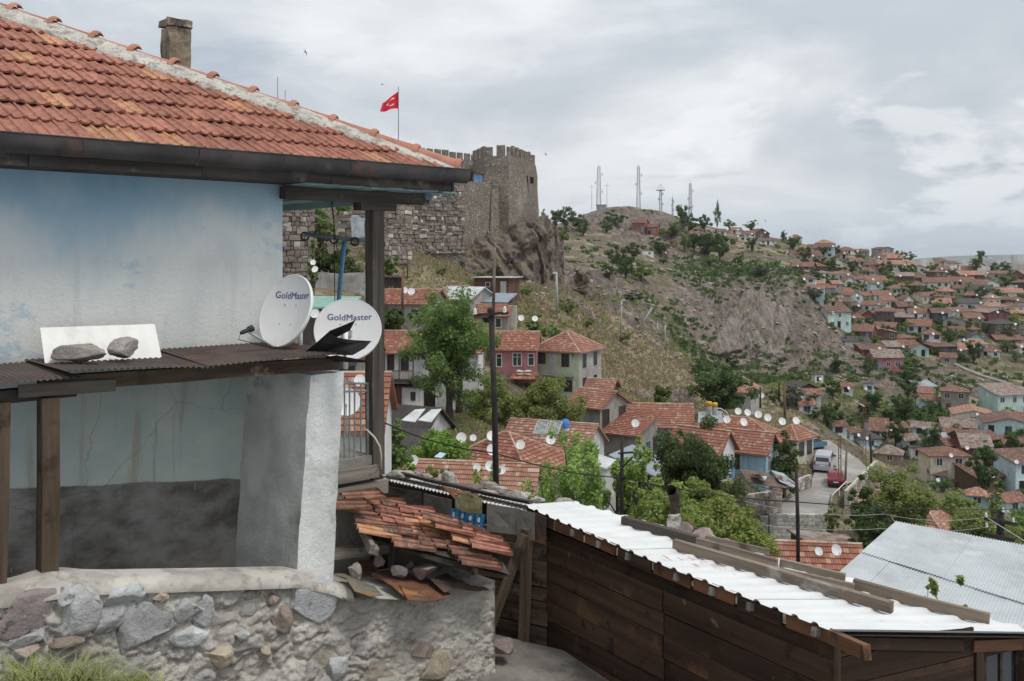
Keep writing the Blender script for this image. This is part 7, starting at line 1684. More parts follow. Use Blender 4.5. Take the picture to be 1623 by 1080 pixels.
zl(1000, 300, 5.4, [(742,820,330,360,397,'white','r','gx'),(862,958,320,355,387,'white','o','gx'),(972,1068,360,390,415,'white','r','gx'),(1042,1198,335,378,420,'brown','b','gy'),(915,1000,400,408,452,'cream','d','flat'),(1087,1258,425,448,482,'white','b','gx'),(492,580,372,395,442,'lblue','o','gx'),(0,128,275,320,402,'brick','b','gx'),(132,232,300,330,406,'brick','b','gx'),(332,404,462,470,502,'brick','d','flat'),(102,200,530,540,582,'white','d','flat'),(262,325,545,552,590,'brick','d','flat')])
zl(1240, 540, 4.2376, [(95,255,318,352,392,'dark','d','gy'),(102,260,362,392,430,'white','o','gx'),(102,240,428,460,502,'white','o','gx'),(402,475,285,325,377,'white','o','gx'),(215,280,258,264,292,'white','d','flat'),(545,612,322,328,347,'white','d','flat'),(908,1042,315,342,362,'concrete','g','mf'),(918,1005,350,380,410,'white','o','mf'),(937,1055,395,425,457,'lblue','r','gx'),
 (552,690,545,560,617,'lblue','d','flat'),(332,440,575,602,642,'mint','b','gx'),(442,540,592,640,684,'lblue','b','gx'),(512,688,640,662,732,'lblue','d','mf'),(588,700,580,640,672,'dark','r','mf'),(700,860,572,602,652,'brown','r','gx'),(622,798,755,800,834,'stone','x','hip'),(870,985,560,598,652,'lblue','x','gx'),(812,930,660,702,744,'lblue','x','gx'),
 (1077,1300,532,582,647,'concrete','x','gx'),(1092,1190,640,668,692,'brown','r','gx'),(1192,1360,652,690,717,'brown','b','gx'),(1087,1240,702,740,777,'white','r','gx'),(1065,1148,690,715,742,'concrete','g','mf'),(1532,1640,475,512,582,'concrete','o','gx'),(1527,1640,842,902,954,'concrete','r','gx'),(987,1095,880,942,977,'blue','b','gx'),(862,962,752,758,802,'white','d','flat')])
HILL += [(1534,1567,781,792,806,'teal','p','hip'),(1590,1630,784,794,816,'lblue','o','gx'),(1592,1630,722,736,748,'maroon','b','gx')]
BANDS = [376, 400, 418, 436, 452, 470, 488, 508, 528, 552, 582, 612, 650, 690, 720, 760, 900]
ORD_T = ['', 'first', 'second', 'third', 'fourth', 'fifth', 'sixth', 'seventh', 'eighth', 'ninth', 'tenth', 'eleventh', 'twelfth', 'thirteenth', 'fourteenth', 'fifteenth', 'sixteenth', 'seventeenth', 'eighteenth', 'nineteenth', 'twentieth']
ORD = ORD_T + ['twenty-' + q for q in ORD_T[1:10]] + ['thirtieth'] + ['thirty-' + q for q in ORD_T[1:10]]
hf = random.Random(8); made = [(q[0], q[1], q[3], q[4]) for q in HILL]; tries = 0; nf = 0
while nf < 75 and tries < 1000:      # the smaller houses and huts packed between the others
    tries += 1
    px, py = (hf.uniform(1268, 1640), hf.uniform(402, 572)) if hf.random() < .9 else (hf.uniform(1490, 1640), hf.uniform(655, 790))
    if py < 380 + (px - 1268) * .10 or (py > 490 and px < 1300 + (py - 490) * .9 and py < 600) or (px < 1430 and py > 690): continue
    g_ = ground_at(px, py, 110.0)
    if g_ is None or g_.y > 445: continue
    s_ = F / g_.y; w_ = hf.uniform(4.0, 9.5) * s_; h_ = hf.choice((2.3, 2.5, 2.8, 4.8)) * s_; r_ = hf.uniform(.9, 1.7) * s_; q = (px - w_ / 2, px + w_ / 2, py - h_, py)
    if any(min(q[1], m_[1]) - max(q[0], m_[0]) > .35 * min(w_, m_[1] - m_[0]) and min(q[3], m_[3]) - max(q[2], m_[2]) > .3 * h_ for m_ in made): continue
    made.append(q); nf += 1
    HILL.append((q[0], q[1], q[2] - r_, q[2], q[3], hf.choice(('white', 'white', 'cream', 'concrete', 'concrete', 'grey', 'brown', 'lblue', 'mint', 'stone', 'maroon', 'dark')), hf.choice('rrbbbopxd'), hf.choice(('gx', 'gx', 'hip', 'mf', 'gy', 'mf'))))
rows_b = {}
for hI in sorted(HILL, key=lambda q: q[0]):
    k = next(i for i, v in enumerate(BANDS) if hI[4] < v); rows_b.setdefault(k, []).append(hI)
hr = random.Random(21)
for rank, k in enumerate(sorted(rows_b)):
    for j, (x0, x1, yr, ye, yb, wl_, rc, kind) in enumerate(rows_b[k]):
        g_ = ground_at((x0 + x1) / 2, yb, 60.0)
        if g_ is None: g_ = W((x0 + x1) / 2, yb, 440)
        Y = g_.y; s_ = Y / F; w_ = (x1 - x0) * s_ * .93; h_ = max(1.9, (yb - ye) * s_); yaw = hr.uniform(-34, 24)
        rise = max(.35, (ye - yr) * s_ - .02 * w_) if kind != 'flat' else .2; d_ = min(w_ * .85, 7.0) if kind != 'gy' else w_ * 1.1
        rise = min(rise, .62 * d_ / 2 if kind in ('gx', 'hip') else rise)
        if kind == 'hip': d_ = min(d_, w_)
        st_ = 2 if h_ > 4.4 else 1; wins, doors = [], []; nw = max(1, int(w_ / 2.3)); fk = hr.choice('wwdbd')
        for f_ in range(st_):
            zc2 = h_ * ((f_ + .56) / st_); di = hr.randrange(nw) if f_ == 0 else -1
            for q in range(nw):
                u_ = (q + .5 + hr.uniform(-.12, .12)) / nw
                if q == di and nw > 1: doors.append(('f', u_, 0, .9, min(2.0, h_ * .8), hr.choice((M_DOORB, M_DOORBL, M_DOORD, M_DOORD))))
                elif hr.random() < .9: wins.append(('f', u_, zc2, hr.choice((.8, 1.0, 1.3)), min(1.2, h_ / st_ * .45), fk))
            if yaw < -6: wins.append(('r', .5, zc2, .8, min(1.1, h_ / st_ * .42), fk))
        rn = {'flat': 'flat roofed', 'hip': 'hipped', 'gx': 'gabled', 'gy': 'gable-fronted', 'mf': 'lean-to'}[kind]
        wn_ = {'lblue': 'pale blue', 'mint': 'mint green', 'brick': 'bare brick', 'dark': 'dark timber', 'maroon': 'maroon', 'stone': 'rough stone'}.get(wl_, wl_)
        label = f'{wn_} {rn} house, {RN[rc]} roof, {ORD[j + 1]} from left in {ORD[rank + 1]} row below the skyline'
        mk_house('hillside_house', label, (x0 + x1) / 2, HY - F * (g_.z + h_) / Y, Y, w_, d_, h_, math.degrees(R(yaw)), 'c', kind, rise, wl_, RM[rc], .35 if kind != 'flat' else .1, wins, doors, steps=False, sub=False, found=4.0, group='houses on the far hillside')
        if hr.random() < .5: O('dish', _bw, [], bpy.data.objects[LABELS[label][0]], M=dish_frame(W(hr.uniform(x0, x1), ye - 1.5, Y - .8), R(hr.uniform(-20, 25)), R(25)) @ Matrix.Scale(.75 if Y < 240 else 1.0, 4))

# ------------------------------------------------------------------ radio masts on the hill top
M_MAST = mat('galvanised_lattice', (.36, .38, .40), .6, .1, 1, 0)
def mast(px, y0, y1, Y, wid, label, plat=False):
    t = E('radio_mast', label, 'radio mast', W(px, y1, Y), group='radio masts on the hill top'); s_ = Y / F; H = (y1 - y0) * s_; w0 = wid * s_; base = W(px, y1, Y); b = MB(); nL = max(4, int(H / 1.7))
    cs = [Vector((math.cos(R(90 * k + 45)), math.sin(R(90 * k + 45)), 0)) for k in range(4)]
    for k in range(4): b.tube([base + cs[k] * w0 * .7, base + cs[k] * w0 * .42 + ZU * H], .13, 4)
    for i in range(nL):
        z0, z1 = H * i / nL, H * (i + 1) / nL; r0, r1 = w0 * (.7 - .28 * i / nL), w0 * (.7 - .28 * (i + 1) / nL)
        for k in range(4): b.tube([base + cs[k] * r0 + ZU * z0, base + cs[(k + 1) % 4] * r1 + ZU * z1], .08, 3); b.tube([base + cs[k] * r1 + ZU * z1, base + cs[(k + 1) % 4] * r1 + ZU * z1], .05, 3)
    O('lattice', b, M_MAST, t); b = MB(); b.cyl(base + ZU * H, base + ZU * (H + 2.2), .06, .03, 5)
    O('tip', b, M_MAST, t)
    for k in range(3): b = MB(); q = base + ZU * H * (.35 + .22 * k) + Vector(((-1) ** k * w0 * .8, -.3, 0)); b.box((-.25, -.2, -.6), (.25, .2, .6), 0, T(q)); O('antenna', b, M_FRAMEW, t)
    if plat: b = MB(); b.box((-w0 * 1.7, -w0 * 1.7, -.1), (w0 * 1.7, w0 * 1.7, .1), 0, T(base + ZU * H * .95)); [b.cyl(base + ZU * H * .95 + c_ * w0 * 2, base + ZU * (H * .95 + 3), .05, .04, 4) for c_ in cs]; O('platform', b, M_MAST, t)
mast(949, 264, 325, 440, 6.5, 'tallest lattice radio mast on the hill top'); mast(1012, 264, 330, 440, 5.5, 'second tall lattice mast right of the hill summit'); mast(1047, 300, 337, 436, 4, 'short lattice mast with a platform near its top', True); mast(1066, 314, 343, 434, 2, 'thin small mast between the platform mast and the right one'); mast(1094, 291, 348, 430, 4.5, 'rightmost lattice mast beside the tall trees')
for px, y0, lb in ((938, 292, 'slim guyed aerial just left of the tallest mast'), (962, 290, 'slim guyed aerial just right of the tallest mast')):
    t = E('aerial', lb, 'aerial', W(px, 332, 440)); b = MB(); b.cyl(W(px, 332, 440), W(px, y0, 440), .14, .08, 5); O('pole', b, M_MAST, t); b = MB(); b.tube([W(px - 5, y0 + 4, 440), W(px + 5, y0 + 5, 440)], .08, 4); O('crossbar', b, M_MAST, t)
mk_house('mast_cabin', 'low dark equipment cabin under the tallest mast', 953, 325, 438, 4.5, 4, 2, -5, 'c', 'flat', .2, 'concrete', RM_DARK, .3, steps=False, sub=False, cat='cabin')
for k, (px, y0, lb) in enumerate(((440, 122, 'taller thin aerial rising behind the hip ridge tiles'), (452, 143, 'shorter thin aerial rising behind the hip ridge tiles'))):
    b = MB(); b.cyl(W(px, 260, 150), W(px, y0, 150), .07, .05, 5); O('aerial', b, M_GREYPIPE, label=lb, cat='aerial', origin=W(px, 260, 150))

# ------------------------------------------------------------------ far city on the plain
cr = random.Random(5); b = MB()
for i in range(420):
    Y = cr.uniform(3300, 6500); px = cr.uniform(1390, 1760); s_ = Y / F; w_ = cr.uniform(12, 32); h_ = cr.choice((14, 18, 22, 26, 34)) * cr.uniform(.8, 1.2) * (1.7 if cr.random() < .10 else 1)
    x = (px - CX) * s_; b.box((x - w_ / 2, Y - w_ / 2, -43), (x + w_ / 2, Y + w_ / 2, -42 + h_))
n = NT('far_city_walls'); isl = n.island(); col = n.mix(isl, (.34, .33, .31), (.60, .58, .55)); col = n.mix(n.step(isl, .8, .82), col, (.42, .30, .25))
O('far_city', b, n.finish(col, .9), label='hazy mass of distant city blocks on the plain', cat='city', kind='stuff')
# ------------------------------------------------------------------ trees and bushes
def leaf_mat(name, c1, c2, c3=None):
    n = NT(name); isl = n.island(); p = n.coord('World')
    g = n.noise(p, .55, 4, .6)
    col = n.mix(isl, c1, c2); col = n.mix(n.math('MULTIPLY', n.step(g, .5, .7), .5), col, lit(c2, 1.25))
    if c3: col = n.mix(n.step(n.math('ADD', isl, n.math('MULTIPLY', n.math('SUBTRACT', n.noise(p, 1.3, 3, .5), .5), 1.2)), 1.02, 1.10), col, c3)
    r = n.rnd(); col = n.node('ShaderNodeHueSaturation', {'Color': col, 'Value': n.math('MULTIPLY_ADD', r, .4, .9), 'Hue': n.math('MULTIPLY_ADD', r, .03, .485)})
    def ex(b):
        t = n.n.new('ShaderNodeBsdfTranslucent'); n.put(t.inputs[0], col); m = n.n.new('ShaderNodeMixShader'); m.inputs[0].default_value = .4; n.l.new(b.outputs[0], m.inputs[1]); n.l.new(t.outputs[0], m.inputs[2]); return m
    MATS[name] = n.finish(col, .65, None, 0, .25, ex); return MATS[name]
LF = {'mid': leaf_mat('mid_green_leaves', (.095, .145, .042), (.185, .255, .08)), 'dark': leaf_mat('dark_green_leaves', (.056, .090, .032), (.11, .16, .056)), 'lime': leaf_mat('lime_green_leaves', (.12, .20, .03), (.22, .32, .07)),
      'light': leaf_mat('light_green_leaves', (.17, .245, .055), (.31, .40, .125)), 'flush': leaf_mat('light_leaves_red_shoots', (.17, .245, .052), (.31, .395, .12), (.48, .29, .18)), 'grey': leaf_mat('grey_green_leaves', (.075, .095, .06), (.15, .175, .12)), 'olive': leaf_mat('olive_green_leaves', (.15, .195, .055), (.265, .31, .105)), 'dry': leaf_mat('dry_grass_blades', (.22, .18, .11), (.38, .32, .205))}
M_BARK = mat('tree_bark', (.075, .062, .05), .95, .3, 6, .9, 12, stretch=(1, 1, .3))
def leaf_cloud(w, h, nleaf, leaf, seed, shape='round', z0=.25, sparse=0.0, clumps=None):
    """leaves spread over branch-end clumps through the crown's volume; w,h in metres, crown from z0*h to h"""
    rg = np.random.RandomState(seed); K = clumps or max(14, int(20 + nleaf / 160)); ch = h * (1 - z0) / 2; cz = h * z0 + ch
    d = rg.normal(size=(K, 3)); d /= np.linalg.norm(d, axis=1)[:, None]; r = rg.uniform(.30, 1.0, K) ** .55
    c = d * r[:, None]
    if shape == 'poplar': c[:, :2] *= (1 - np.abs(c[:, 2:3]) ** 2) * .9 + .12
    if shape == 'wide': c[:, 2] = np.where(c[:, 2] < 0, c[:, 2] * .7, c[:, 2])
    if shape == 'shoots':
        c[:, 2] = rg.uniform(-1, 1, K); c[:, :2] *= (.55 + .45 * (1 - c[:, 2:3] * .5)); 
    lum = 1 + .38 * rg.normal(size=K)
    c = c * lum[:, None].clip(.5, 1.4) * np.array([w / 2 * .86, w / 2 * .80, ch * .9]); c[:, 2] = np.clip(c[:, 2] + cz, h * z0 * .6, h)
    cr_ = (w * .5 * rg.uniform(.10, .32, K)) * (1.0 if shape != 'shoots' else .62)
    wt = cr_ ** 2; wt /= wt.sum(); ci = rg.choice(K, nleaf, p=wt)
    q = rg.normal(size=(nleaf, 3)); q /= np.linalg.norm(q, axis=1)[:, None]; q *= (rg.uniform(0, 1, nleaf) ** .45)[:, None]
    zs = 1.9 if shape == 'shoots' else .82
    P = c[ci] + q * cr_[ci][:, None] * np.array([1, 1, zs]); P[:, 2] = np.maximum(P[:, 2], .03 * h)
    nr = q * .9 + rg.normal(size=(nleaf, 3)) * .75 + np.array([0, 0, .55]); nr /= np.linalg.norm(nr, axis=1)[:, None]
    a = np.cross(nr, rg.normal(size=(nleaf, 3))); a /= np.linalg.norm(a, axis=1)[:, None]; b = np.cross(nr, a)
    s = leaf * rg.uniform(.55, 1.35, nleaf)[:, None]
    V = np.stack([P - a * s, P - b * s * .52 + nr * s * .12, P + a * s, P + b * s * .52 + nr * s * .12], 1).reshape(-1, 3)
    return V, np.arange(nleaf * 4).reshape(-1, 4), c
def trunk_mb(h, w, z0, cl, seed, r0=None):
    rg = random.Random(seed); b = MB(); r0 = r0 or h * .028; top = Vector((rg.uniform(-.05, .05) * w, 0, h * (z0 + .35)))
    b.tube([(0, 0, -h * .08), (rg.uniform(-.02, .02) * w, 0, h * z0 * .5), top * .6 + Vector((0, 0, h * z0 * .35)), top], [r0 * 1.3, r0, r0 * .85, r0 * .5], 8)
    for q in rg.sample(list(cl), min(9, len(cl))):
        s = Vector((0, 0, h * z0 * rg.uniform(.7, 1.3))); e = Vector(q); m = s.lerp(e, .5) + Vector((0, 0, h * .05)); b.tube([s, m, e], [r0 * .55, r0 * .32, r0 * .12], 5, caps=False)
    return b
TREES = {}
def make_tree(name, label, base, w, h, kind, nleaf, leaf, seed, shape='round', z0=.25, group=None, cat='tree', trunk=True, K=None):
    t = E(name, label, cat, base, 0, group); M = T(base)
    V, Fq, cl = leaf_cloud(w, h, nleaf, leaf, seed, shape, z0, clumps=K)
    if trunk: O('trunk', trunk_mb(h, w, z0, cl, seed), M_BARK, t, M=M)
    O('crown', with_mat(npmesh('crown', V, Fq), LF[kind]), [], t, M=M); return t
def big(label, pxc, ytop, ybase, wpx, Y, kind, nleaf, leaf, seed, shape='round', z0=.25, name='tree', K=None, cat='tree'):
    s_ = Y / F; return make_tree(name, label, W(pxc, ybase, Y), wpx * s_, (ybase - ytop) * s_, kind, nleaf, leaf, seed, shape, z0, cat=cat, K=K)
big('large dark maple-like tree in front of the white balcony house', 712, 470, 650, 142, 77, 'mid', 23000, .135, 3, 'round', .16, K=120)
big('slim leafy top rising from the large tree before the balcony house', 728, 466, 640, 50, 78.5, 'mid', 2500, .16, 19, 'poplar', .3)
big('broad feathery tree in front of the pink house', 775, 600, 705, 100, 83, 'olive', 10000, .13, 4, 'wide', .12, K=60)
big('broad feathery tree in front of the green corner house', 860, 592, 705, 115, 84, 'olive', 13000, .13, 5, 'wide', .12, K=70)
big('dark round tree behind the balcony house roof', 618, 474, 560, 60, 93, 'dark', 4000, .17, 6, 'round', .15)
big('dense dark tree in the centre hiding the orange roofs', 1095, 668, 850, 138, 60, 'dark', 24000, .115, 7, 'round', .14, K=110)
big('tall sparse bright green shrub with upright shoots behind the shed roof', 915, 688, 880, 150, 31, 'light', 9500, .066, 8, 'shoots', .05, K=70)
big('bright green sapling with upright shoots left of the stove pipe', 1000, 700, 880, 100, 31, 'light', 7000, .066, 9, 'shoots', .05, K=60)
big('reddish flushed shrub directly behind the stove pipe', 1050, 768, 890, 120, 29, 'flush', 10000, .064, 10, 'wide', .05, K=70)
big('broad bright green tree right of the stove pipe', 1148, 782, 925, 140, 28, 'flush', 20000, .062, 11, 'round', .05, K=110)
big('bright green tree below the dense dark tree', 1110, 758, 880, 110, 34, 'light', 11000, .068, 12, 'round', .05, K=70)
big('dark bush below the white two-panel roof by the porch post', 626, 668, 760, 62, 47, 'mid', 4200, .10, 13, 'round', .05, name='bush', cat='bush')
big('lime green vine bush left of the crowded dish roof', 698, 682, 742, 88, 60, 'lime', 5200, .12, 14, 'wide', .05, name='bush', cat='bush')
big('lime green shrub at the left end of the tin roof', 648, 735, 775, 40, 30, 'lime', 1600, .08, 15, 'round', .05, name='bush', cat='bush')
big('thin straggly shrub on the mottled roof left part', 692, 738, 790, 44, 40, 'olive', 750, .08, 16, 'shoots', .02, name='bush', cat='bush')
big('thin straggly shrub beside the foot of the tall pole', 772, 742, 800, 66, 38, 'olive', 1000, .08, 17, 'shoots', .02, name='bush', cat='bush')
big('dark ivy-like bush hanging over the lane wall', 1243, 690, 782, 58, 92, 'dark', 4200, .16, 18, 'round', .05, name='bush', cat='bush')
big('spreading dark tree above the solar water tanks', 1143, 578, 668, 92, 127, 'dark', 6500, .24, 20, 'wide', .12)
big('small round tree on the field stone wall', 1048, 612, 655, 36, 126, 'mid', 1600, .22, 21, 'round', .1)
big('tall ivy covered trunk right of the red car', 1364, 756, 862, 46, 70, 'dark', 4200, .13, 22, 'poplar', .05)
big('wide olive green tree above the big metal roof', 1432, 742, 858, 112, 78, 'olive', 17000, .115, 23, 'wide', .08, K=90)
big('olive green tree behind the faded roof by the metal roof', 1512, 776, 872, 84, 84, 'olive', 10500, .115, 24, 'round', .05, K=70)
big('dark leafy mass left of the big metal roof', 1385, 805, 880, 74, 62, 'dark', 5200, .12, 25, 'round', .02)
big('low green bush at the foot of the block wall', 1318, 800, 850, 26, 84, 'olive', 1300, .14, 26, 'round', .02, name='bush', cat='bush')
big('flowering green branch tips in front of the metal roof', 1505, 922, 1030, 82, 12.5, 'light', 620, .05, 27, 'shoots', .05, name='bush', cat='bush', K=16)
big('single leafy shoot left of the flowering branch tips', 1468, 925, 1010, 24, 12.8, 'light', 150, .05, 28, 'shoots', .05, name='bush', cat='bush', K=5)
big('tall dark poplar in the valley behind the metal roof', 1562, 700, 796, 46, 140, 'dark', 4200, .24, 29, 'poplar', .03)
big('slim grey-green poplar before the pale blue valley house', 1578, 758, 834, 26, 118, 'olive', 2200, .2, 30, 'poplar', .03)
big('dark tree at the right picture edge above the valley houses', 1606, 682, 768, 62, 150, 'dark', 4600, .26, 31, 'round', .08)
big('green shrub mass under the utility pole crossarms', 1560, 815, 890, 110, 70, 'olive', 6500, .14, 32, 'wide', .02, name='bush', cat='bush')
big('green shrub mass at the lower right edge', 1625, 800, 890, 80, 90, 'mid', 4000, .17, 33, 'round', .02, name='bush', cat='bush')
big('green bush on the broken castle wall behind the drying pole', 512, 335, 405, 46, 103, 'mid', 3000, .19, 34, 'round', .03, name='bush', cat='bush')
big('wide green bush filling the gap behind the drying pole', 528, 395, 445, 84, 104, 'dark', 3800, .19, 35, 'wide', .03, name='bush', cat='bush')
big('ivy on the castle wall corner above the first dish', 496, 380, 470, 22, 95, 'mid', 1500, .16, 36, 'poplar', .03, name='ivy', cat='ivy')
big('small bright bush on top of the castle wall stub', 545, 322, 352, 34, 126, 'lime', 1200, .2, 37, 'round', .05, name='bush', cat='bush')
big('green bush below the large block castle wall', 612, 405, 448, 34, 110, 'mid', 1500, .2, 38, 'round', .05, name='bush', cat='bush')
big('yellow green bush above the green corner house', 850, 500, 545, 46, 112, 'olive', 2000, .22, 39, 'wide', .03, name='bush', cat='bush')
# far trees: shared crowns
PROT = {}
for kind in ('dark', 'mid', 'olive', 'grey'):
    for sh, z0 in (('round', .12), ('wide', .06), ('poplar', .03)):
        for v in range(2):
            V, Fq, cl = leaf_cloud(1, 1, 2300 if sh != 'poplar' else 1200, .036, 600 + hash(sh) % 7 + v * 3, sh, z0, clumps=26)
            PROT[(kind, sh, v)] = (with_mat(npmesh('crown', V, Fq), LF[kind]), with_mat(trunk_mb(1, 1, z0, cl, 5 + v, .03).mesh('trunk'), M_BARK))
FT = []
def ft(ox, oy, s, rows):
    for x, y, w_, h_, k, sh in rows: FT.append((ox + x / s, oy + (y + h_ / 2) / s, w_ / s, h_ / s, k, sh))
D, Mi, Ol, Gr, r_, w_, p_ = 'dark', 'mid', 'olive', 'grey', 'round', 'wide', 'poplar'
ft(1203, 320, 3.857, [(150,215,34,58,D,p_),(205,265,75,65,D,r_),(470,310,66,66,D,r_),(570,400,96,84,D,r_),(450,415,86,56,D,w_),(780,420,96,90,D,r_),(870,415,60,56,D,r_),(935,420,60,60,D,r_),(1065,430,90,86,D,r_),(1460,420,110,80,D,r_),(340,570,96,74,Gr,w_),(450,640,66,50,D,w_),(870,575,100,88,D,r_),(960,560,80,76,D,r_),(1030,560,70,76,D,r_),(1370,575,96,90,D,r_),(1250,545,86,56,Mi,r_),(1220,585,66,56,Ol,r_),(800,710,76,86,D,r_),(660,740,106,56,Mi,w_),(550,740,66,56,D,r_),(1050,770,96,56,Mi,w_),(1250,745,130,66,Mi,w_),(770,800,80,70,D,r_),(830,810,70,66,Gr,r_),(1155,830,100,92,D,r_),(1310,920,106,140,D,r_),(680,870,110,86,D,r_),(600,850,70,50,D,w_),(1390,780,66,56,Mi,r_),(1520,890,110,66,Mi,w_),(1490,705,96,66,D,w_),(1520,485,120,76,Mi,r_),(440,485,66,56,Mi,r_),(350,430,66,50,D,r_),(250,420,66,44,Gr,w_),(830,510,54,60,Mi,r_),(900,985,130,96,D,r_),(960,1000,90,70,D,w_),(920,1055,116,66,Mi,w_),(470,1010,66,96,D,r_),(1400,480,60,40,D,w_),(1190,430,60,40,D,w_),(880,465,60,50,D,r_),(1600,600,60,60,D,r_),(1290,700,90,50,Mi,w_),(700,1000,60,70,D,r_),(1570,950,70,60,Gr,w_),(320,500,40,50,D,r_),(640,510,50,30,Ol,w_),(1350,715,70,40,Mi,w_)])
ft(840, 240, 3.69, [(530,640,150,150,D,w_),(600,590,110,90,D,r_),(465,735,75,70,D,r_),(560,700,110,100,D,w_),(650,720,150,100,Mi,w_),(760,570,130,90,D,w_),(1040,550,200,150,D,r_),(1110,570,130,150,D,r_),(960,540,90,110,D,r_),(905,540,70,110,Mi,w_),(150,400,90,120,D,r_),(215,400,120,120,D,r_),(180,505,120,100,Mi,w_),(290,430,110,90,D,w_),(500,400,110,90,D,w_),(450,440,80,70,D,w_),(890,390,90,150,D,r_),(880,350,40,70,D,p_),(930,440,120,90,D,r_),(1020,430,80,90,D,r_),(1095,375,48,165,D,p_),(1165,430,80,50,Mi,w_),(1290,440,80,55,Mi,w_),(830,470,150,80,Mi,w_),(1300,545,76,90,D,r_),(1480,500,50,66,D,p_),(1540,545,80,70,D,r_),(80,370,30,66,D,p_),(210,345,24,50,D,p_),(1220,640,70,70,D,w_),(1340,710,110,60,Gr,w_),(1240,690,110,60,Mi,w_),(600,860,110,50,D,w_),(780,640,60,40,D,w_),(1050,640,110,60,Mi,w_),(310,470,70,60,D,w_)])
ft(1240, 540, 4.2376, [(300,500,130,150,D,r_),(350,470,100,120,D,r_),(380,530,120,110,D,r_),(620,410,170,130,D,r_),(560,480,120,140,D,r_),(820,470,220,200,D,r_),(720,520,130,110,D,r_),(760,640,130,170,D,r_),(1000,690,150,210,D,r_),(1290,800,150,120,D,r_),(1150,905,150,130,D,r_),(850,250,170,130,D,r_),(840,330,150,120,D,r_),(800,160,120,80,Mi,w_),(340,340,110,110,D,r_),(200,395,90,70,D,w_),(1005,470,90,80,D,r_),(370,180,70,100,D,r_),(470,265,100,70,Mi,w_),(40,410,100,110,Gr,r_),(1560,690,150,150,D,r_),(1370,780,150,220,D,p_),(100,250,100,70,Mi,w_),(580,190,90,90,D,r_),(1010,740,90,60,Mi,w_),(820,740,70,80,D,r_),(1220,780,130,80,Mi,w_),(1100,950,120,70,Ol,w_),(1000,440,60,60,Mi,w_),(440,560,120,80,D,w_),(690,590,60,60,D,r_)])
FT += [(1310,664,20,16,Gr,w_),(1262,650,34,34,Gr,r_),(1228,644,22,24,D,r_),(1075,548,34,14,Mi,w_),(1110,600,40,26,D,w_),(1160,585,26,22,D,r_),(985,545,30,14,Mi,w_),(900,500,30,22,Mi,w_),(930,520,24,14,Mi,w_),(1290,668,26,20,D,w_),(1530,738,30,30,D,r_),(1495,720,30,26,D,r_),(1400,730,26,20,D,w_),(760,450,22,16,Mi,w_),(700,440,20,16,Mi,w_),(835,470,20,16,Mi,w_),(880,540,30,22,Mi,w_)]
tr_ = random.Random(31)
for q in range(150):
    px, py = (tr_.uniform(1270, 1640), tr_.uniform(405, 580)) if q < 112 else (tr_.uniform(1340, 1640), tr_.uniform(640, 790))
    if py < 384 + (px - 1268) * .10 or (py > 490 and px < 1300 + (py - 490) * .9 and py < 600) or (px < 1430 and py > 690): continue
    z_ = tr_.uniform(10, 22); FT.append((px, py, z_, z_ * tr_.uniform(.7, 1.0), tr_.choice((D, D, Mi, Ol)), tr_.choice((r_, r_, w_))))
FT.sort(key=lambda q: (round(q[1] / 16), q[0])); frow, fcount = None, 0; frank = 0; fr_ = random.Random(3)
for px, yb, wp, hp_, k, sh in FT:
    g_ = ground_at(px, yb, 60.0)
    if g_ is None: g_ = W(px, yb, 440)
    if round(yb / 16) != frow: frow = round(yb / 16); fcount = 0; frank += 1
    fcount += 1
    s_ = g_.y / F; M = T(g_) @ RZ(fr_.uniform(0, 6.28)) @ Matrix.Diagonal((wp * s_ * 1.12, wp * s_ * 1.12, hp_ * s_ * 1.1, 1))
    nm = {'dark': 'dark green', 'mid': 'mid green', 'olive': 'olive green', 'grey': 'grey-green'}[k]; sn = {'round': 'round', 'wide': 'spreading', 'poplar': 'slender'}[sh]
    t = E('hillside_tree', f'{sn} {nm} tree, {ORD[min(fcount, 39)]} from left in {ORD[min(frank, 39)]} tree row below the skyline', 'tree', g_, 0, 'trees on the far hillside')
    a_, c_ = PROT[(k, sh, fr_.randrange(2))]; O('crown', a_, [], t, M=M); O('trunk', c_, [], t, M=M)

# scrub, dry grass and loose stones over the slopes
def scatter(name, label, cat, n_, boxpx, m, hgt, wid, seed, dens, ymin=60, ymax=420, tuft=5):
    rg = np.random.RandomState(seed); Vs = []
    k = 0; tries = 0
    while k < n_ and tries < n_ * 6:
        tries += 1
        Y = math.exp(rg.uniform(math.log(ymin), math.log(ymax))); u = (rg.uniform(*boxpx) - CX) / F; X = u * Y
        i = int((u - US[0]) / (US[1] - US[0])); j = int((math.log(Y) - VS[0]) / (VS[1] - VS[0]))
        if rg.uniform() > dens[j, i] or inr[j, i]: continue
        z = ground_z(X, Y); k += 1; sc = (Y / 150) ** .45
        for q in range(tuft):
            h_ = hgt * sc * rg.uniform(.5, 1.3); w2 = wid * sc * rg.uniform(.6, 1.3); a = rg.uniform(0, 6.28); dx, dy = math.cos(a) * w2, math.sin(a) * w2; ox, oy = rg.normal(0, .35 * sc, 2); lx, ly = rg.normal(0, .3 * h_, 2)
            x, y = X + ox, Y + oy
            Vs += [(x - dx, y - dy, z - .1), (x + dx, y + dy, z - .1), (x + dx * .6 + lx, y + dy * .6 + ly, z + h_), (x - dx * .6 + lx, y - dy * .6 + ly, z + h_ * .9)]
    V = np.array(Vs); return O(name, with_mat(npmesh(name, V, np.arange(len(V)).reshape(-1, 4)), m), [], label=label, cat=cat, kind='stuff')
open_ = np.clip(1 - rock * .8, .1, 1)
scatter('dry_grass', 'dry straw coloured grass over the slopes', 'grass', 20000, (560, 1300), LF['dry'], .26, .11, 3, np.clip(.25 + dry, 0, 1) * open_, 62, 260)
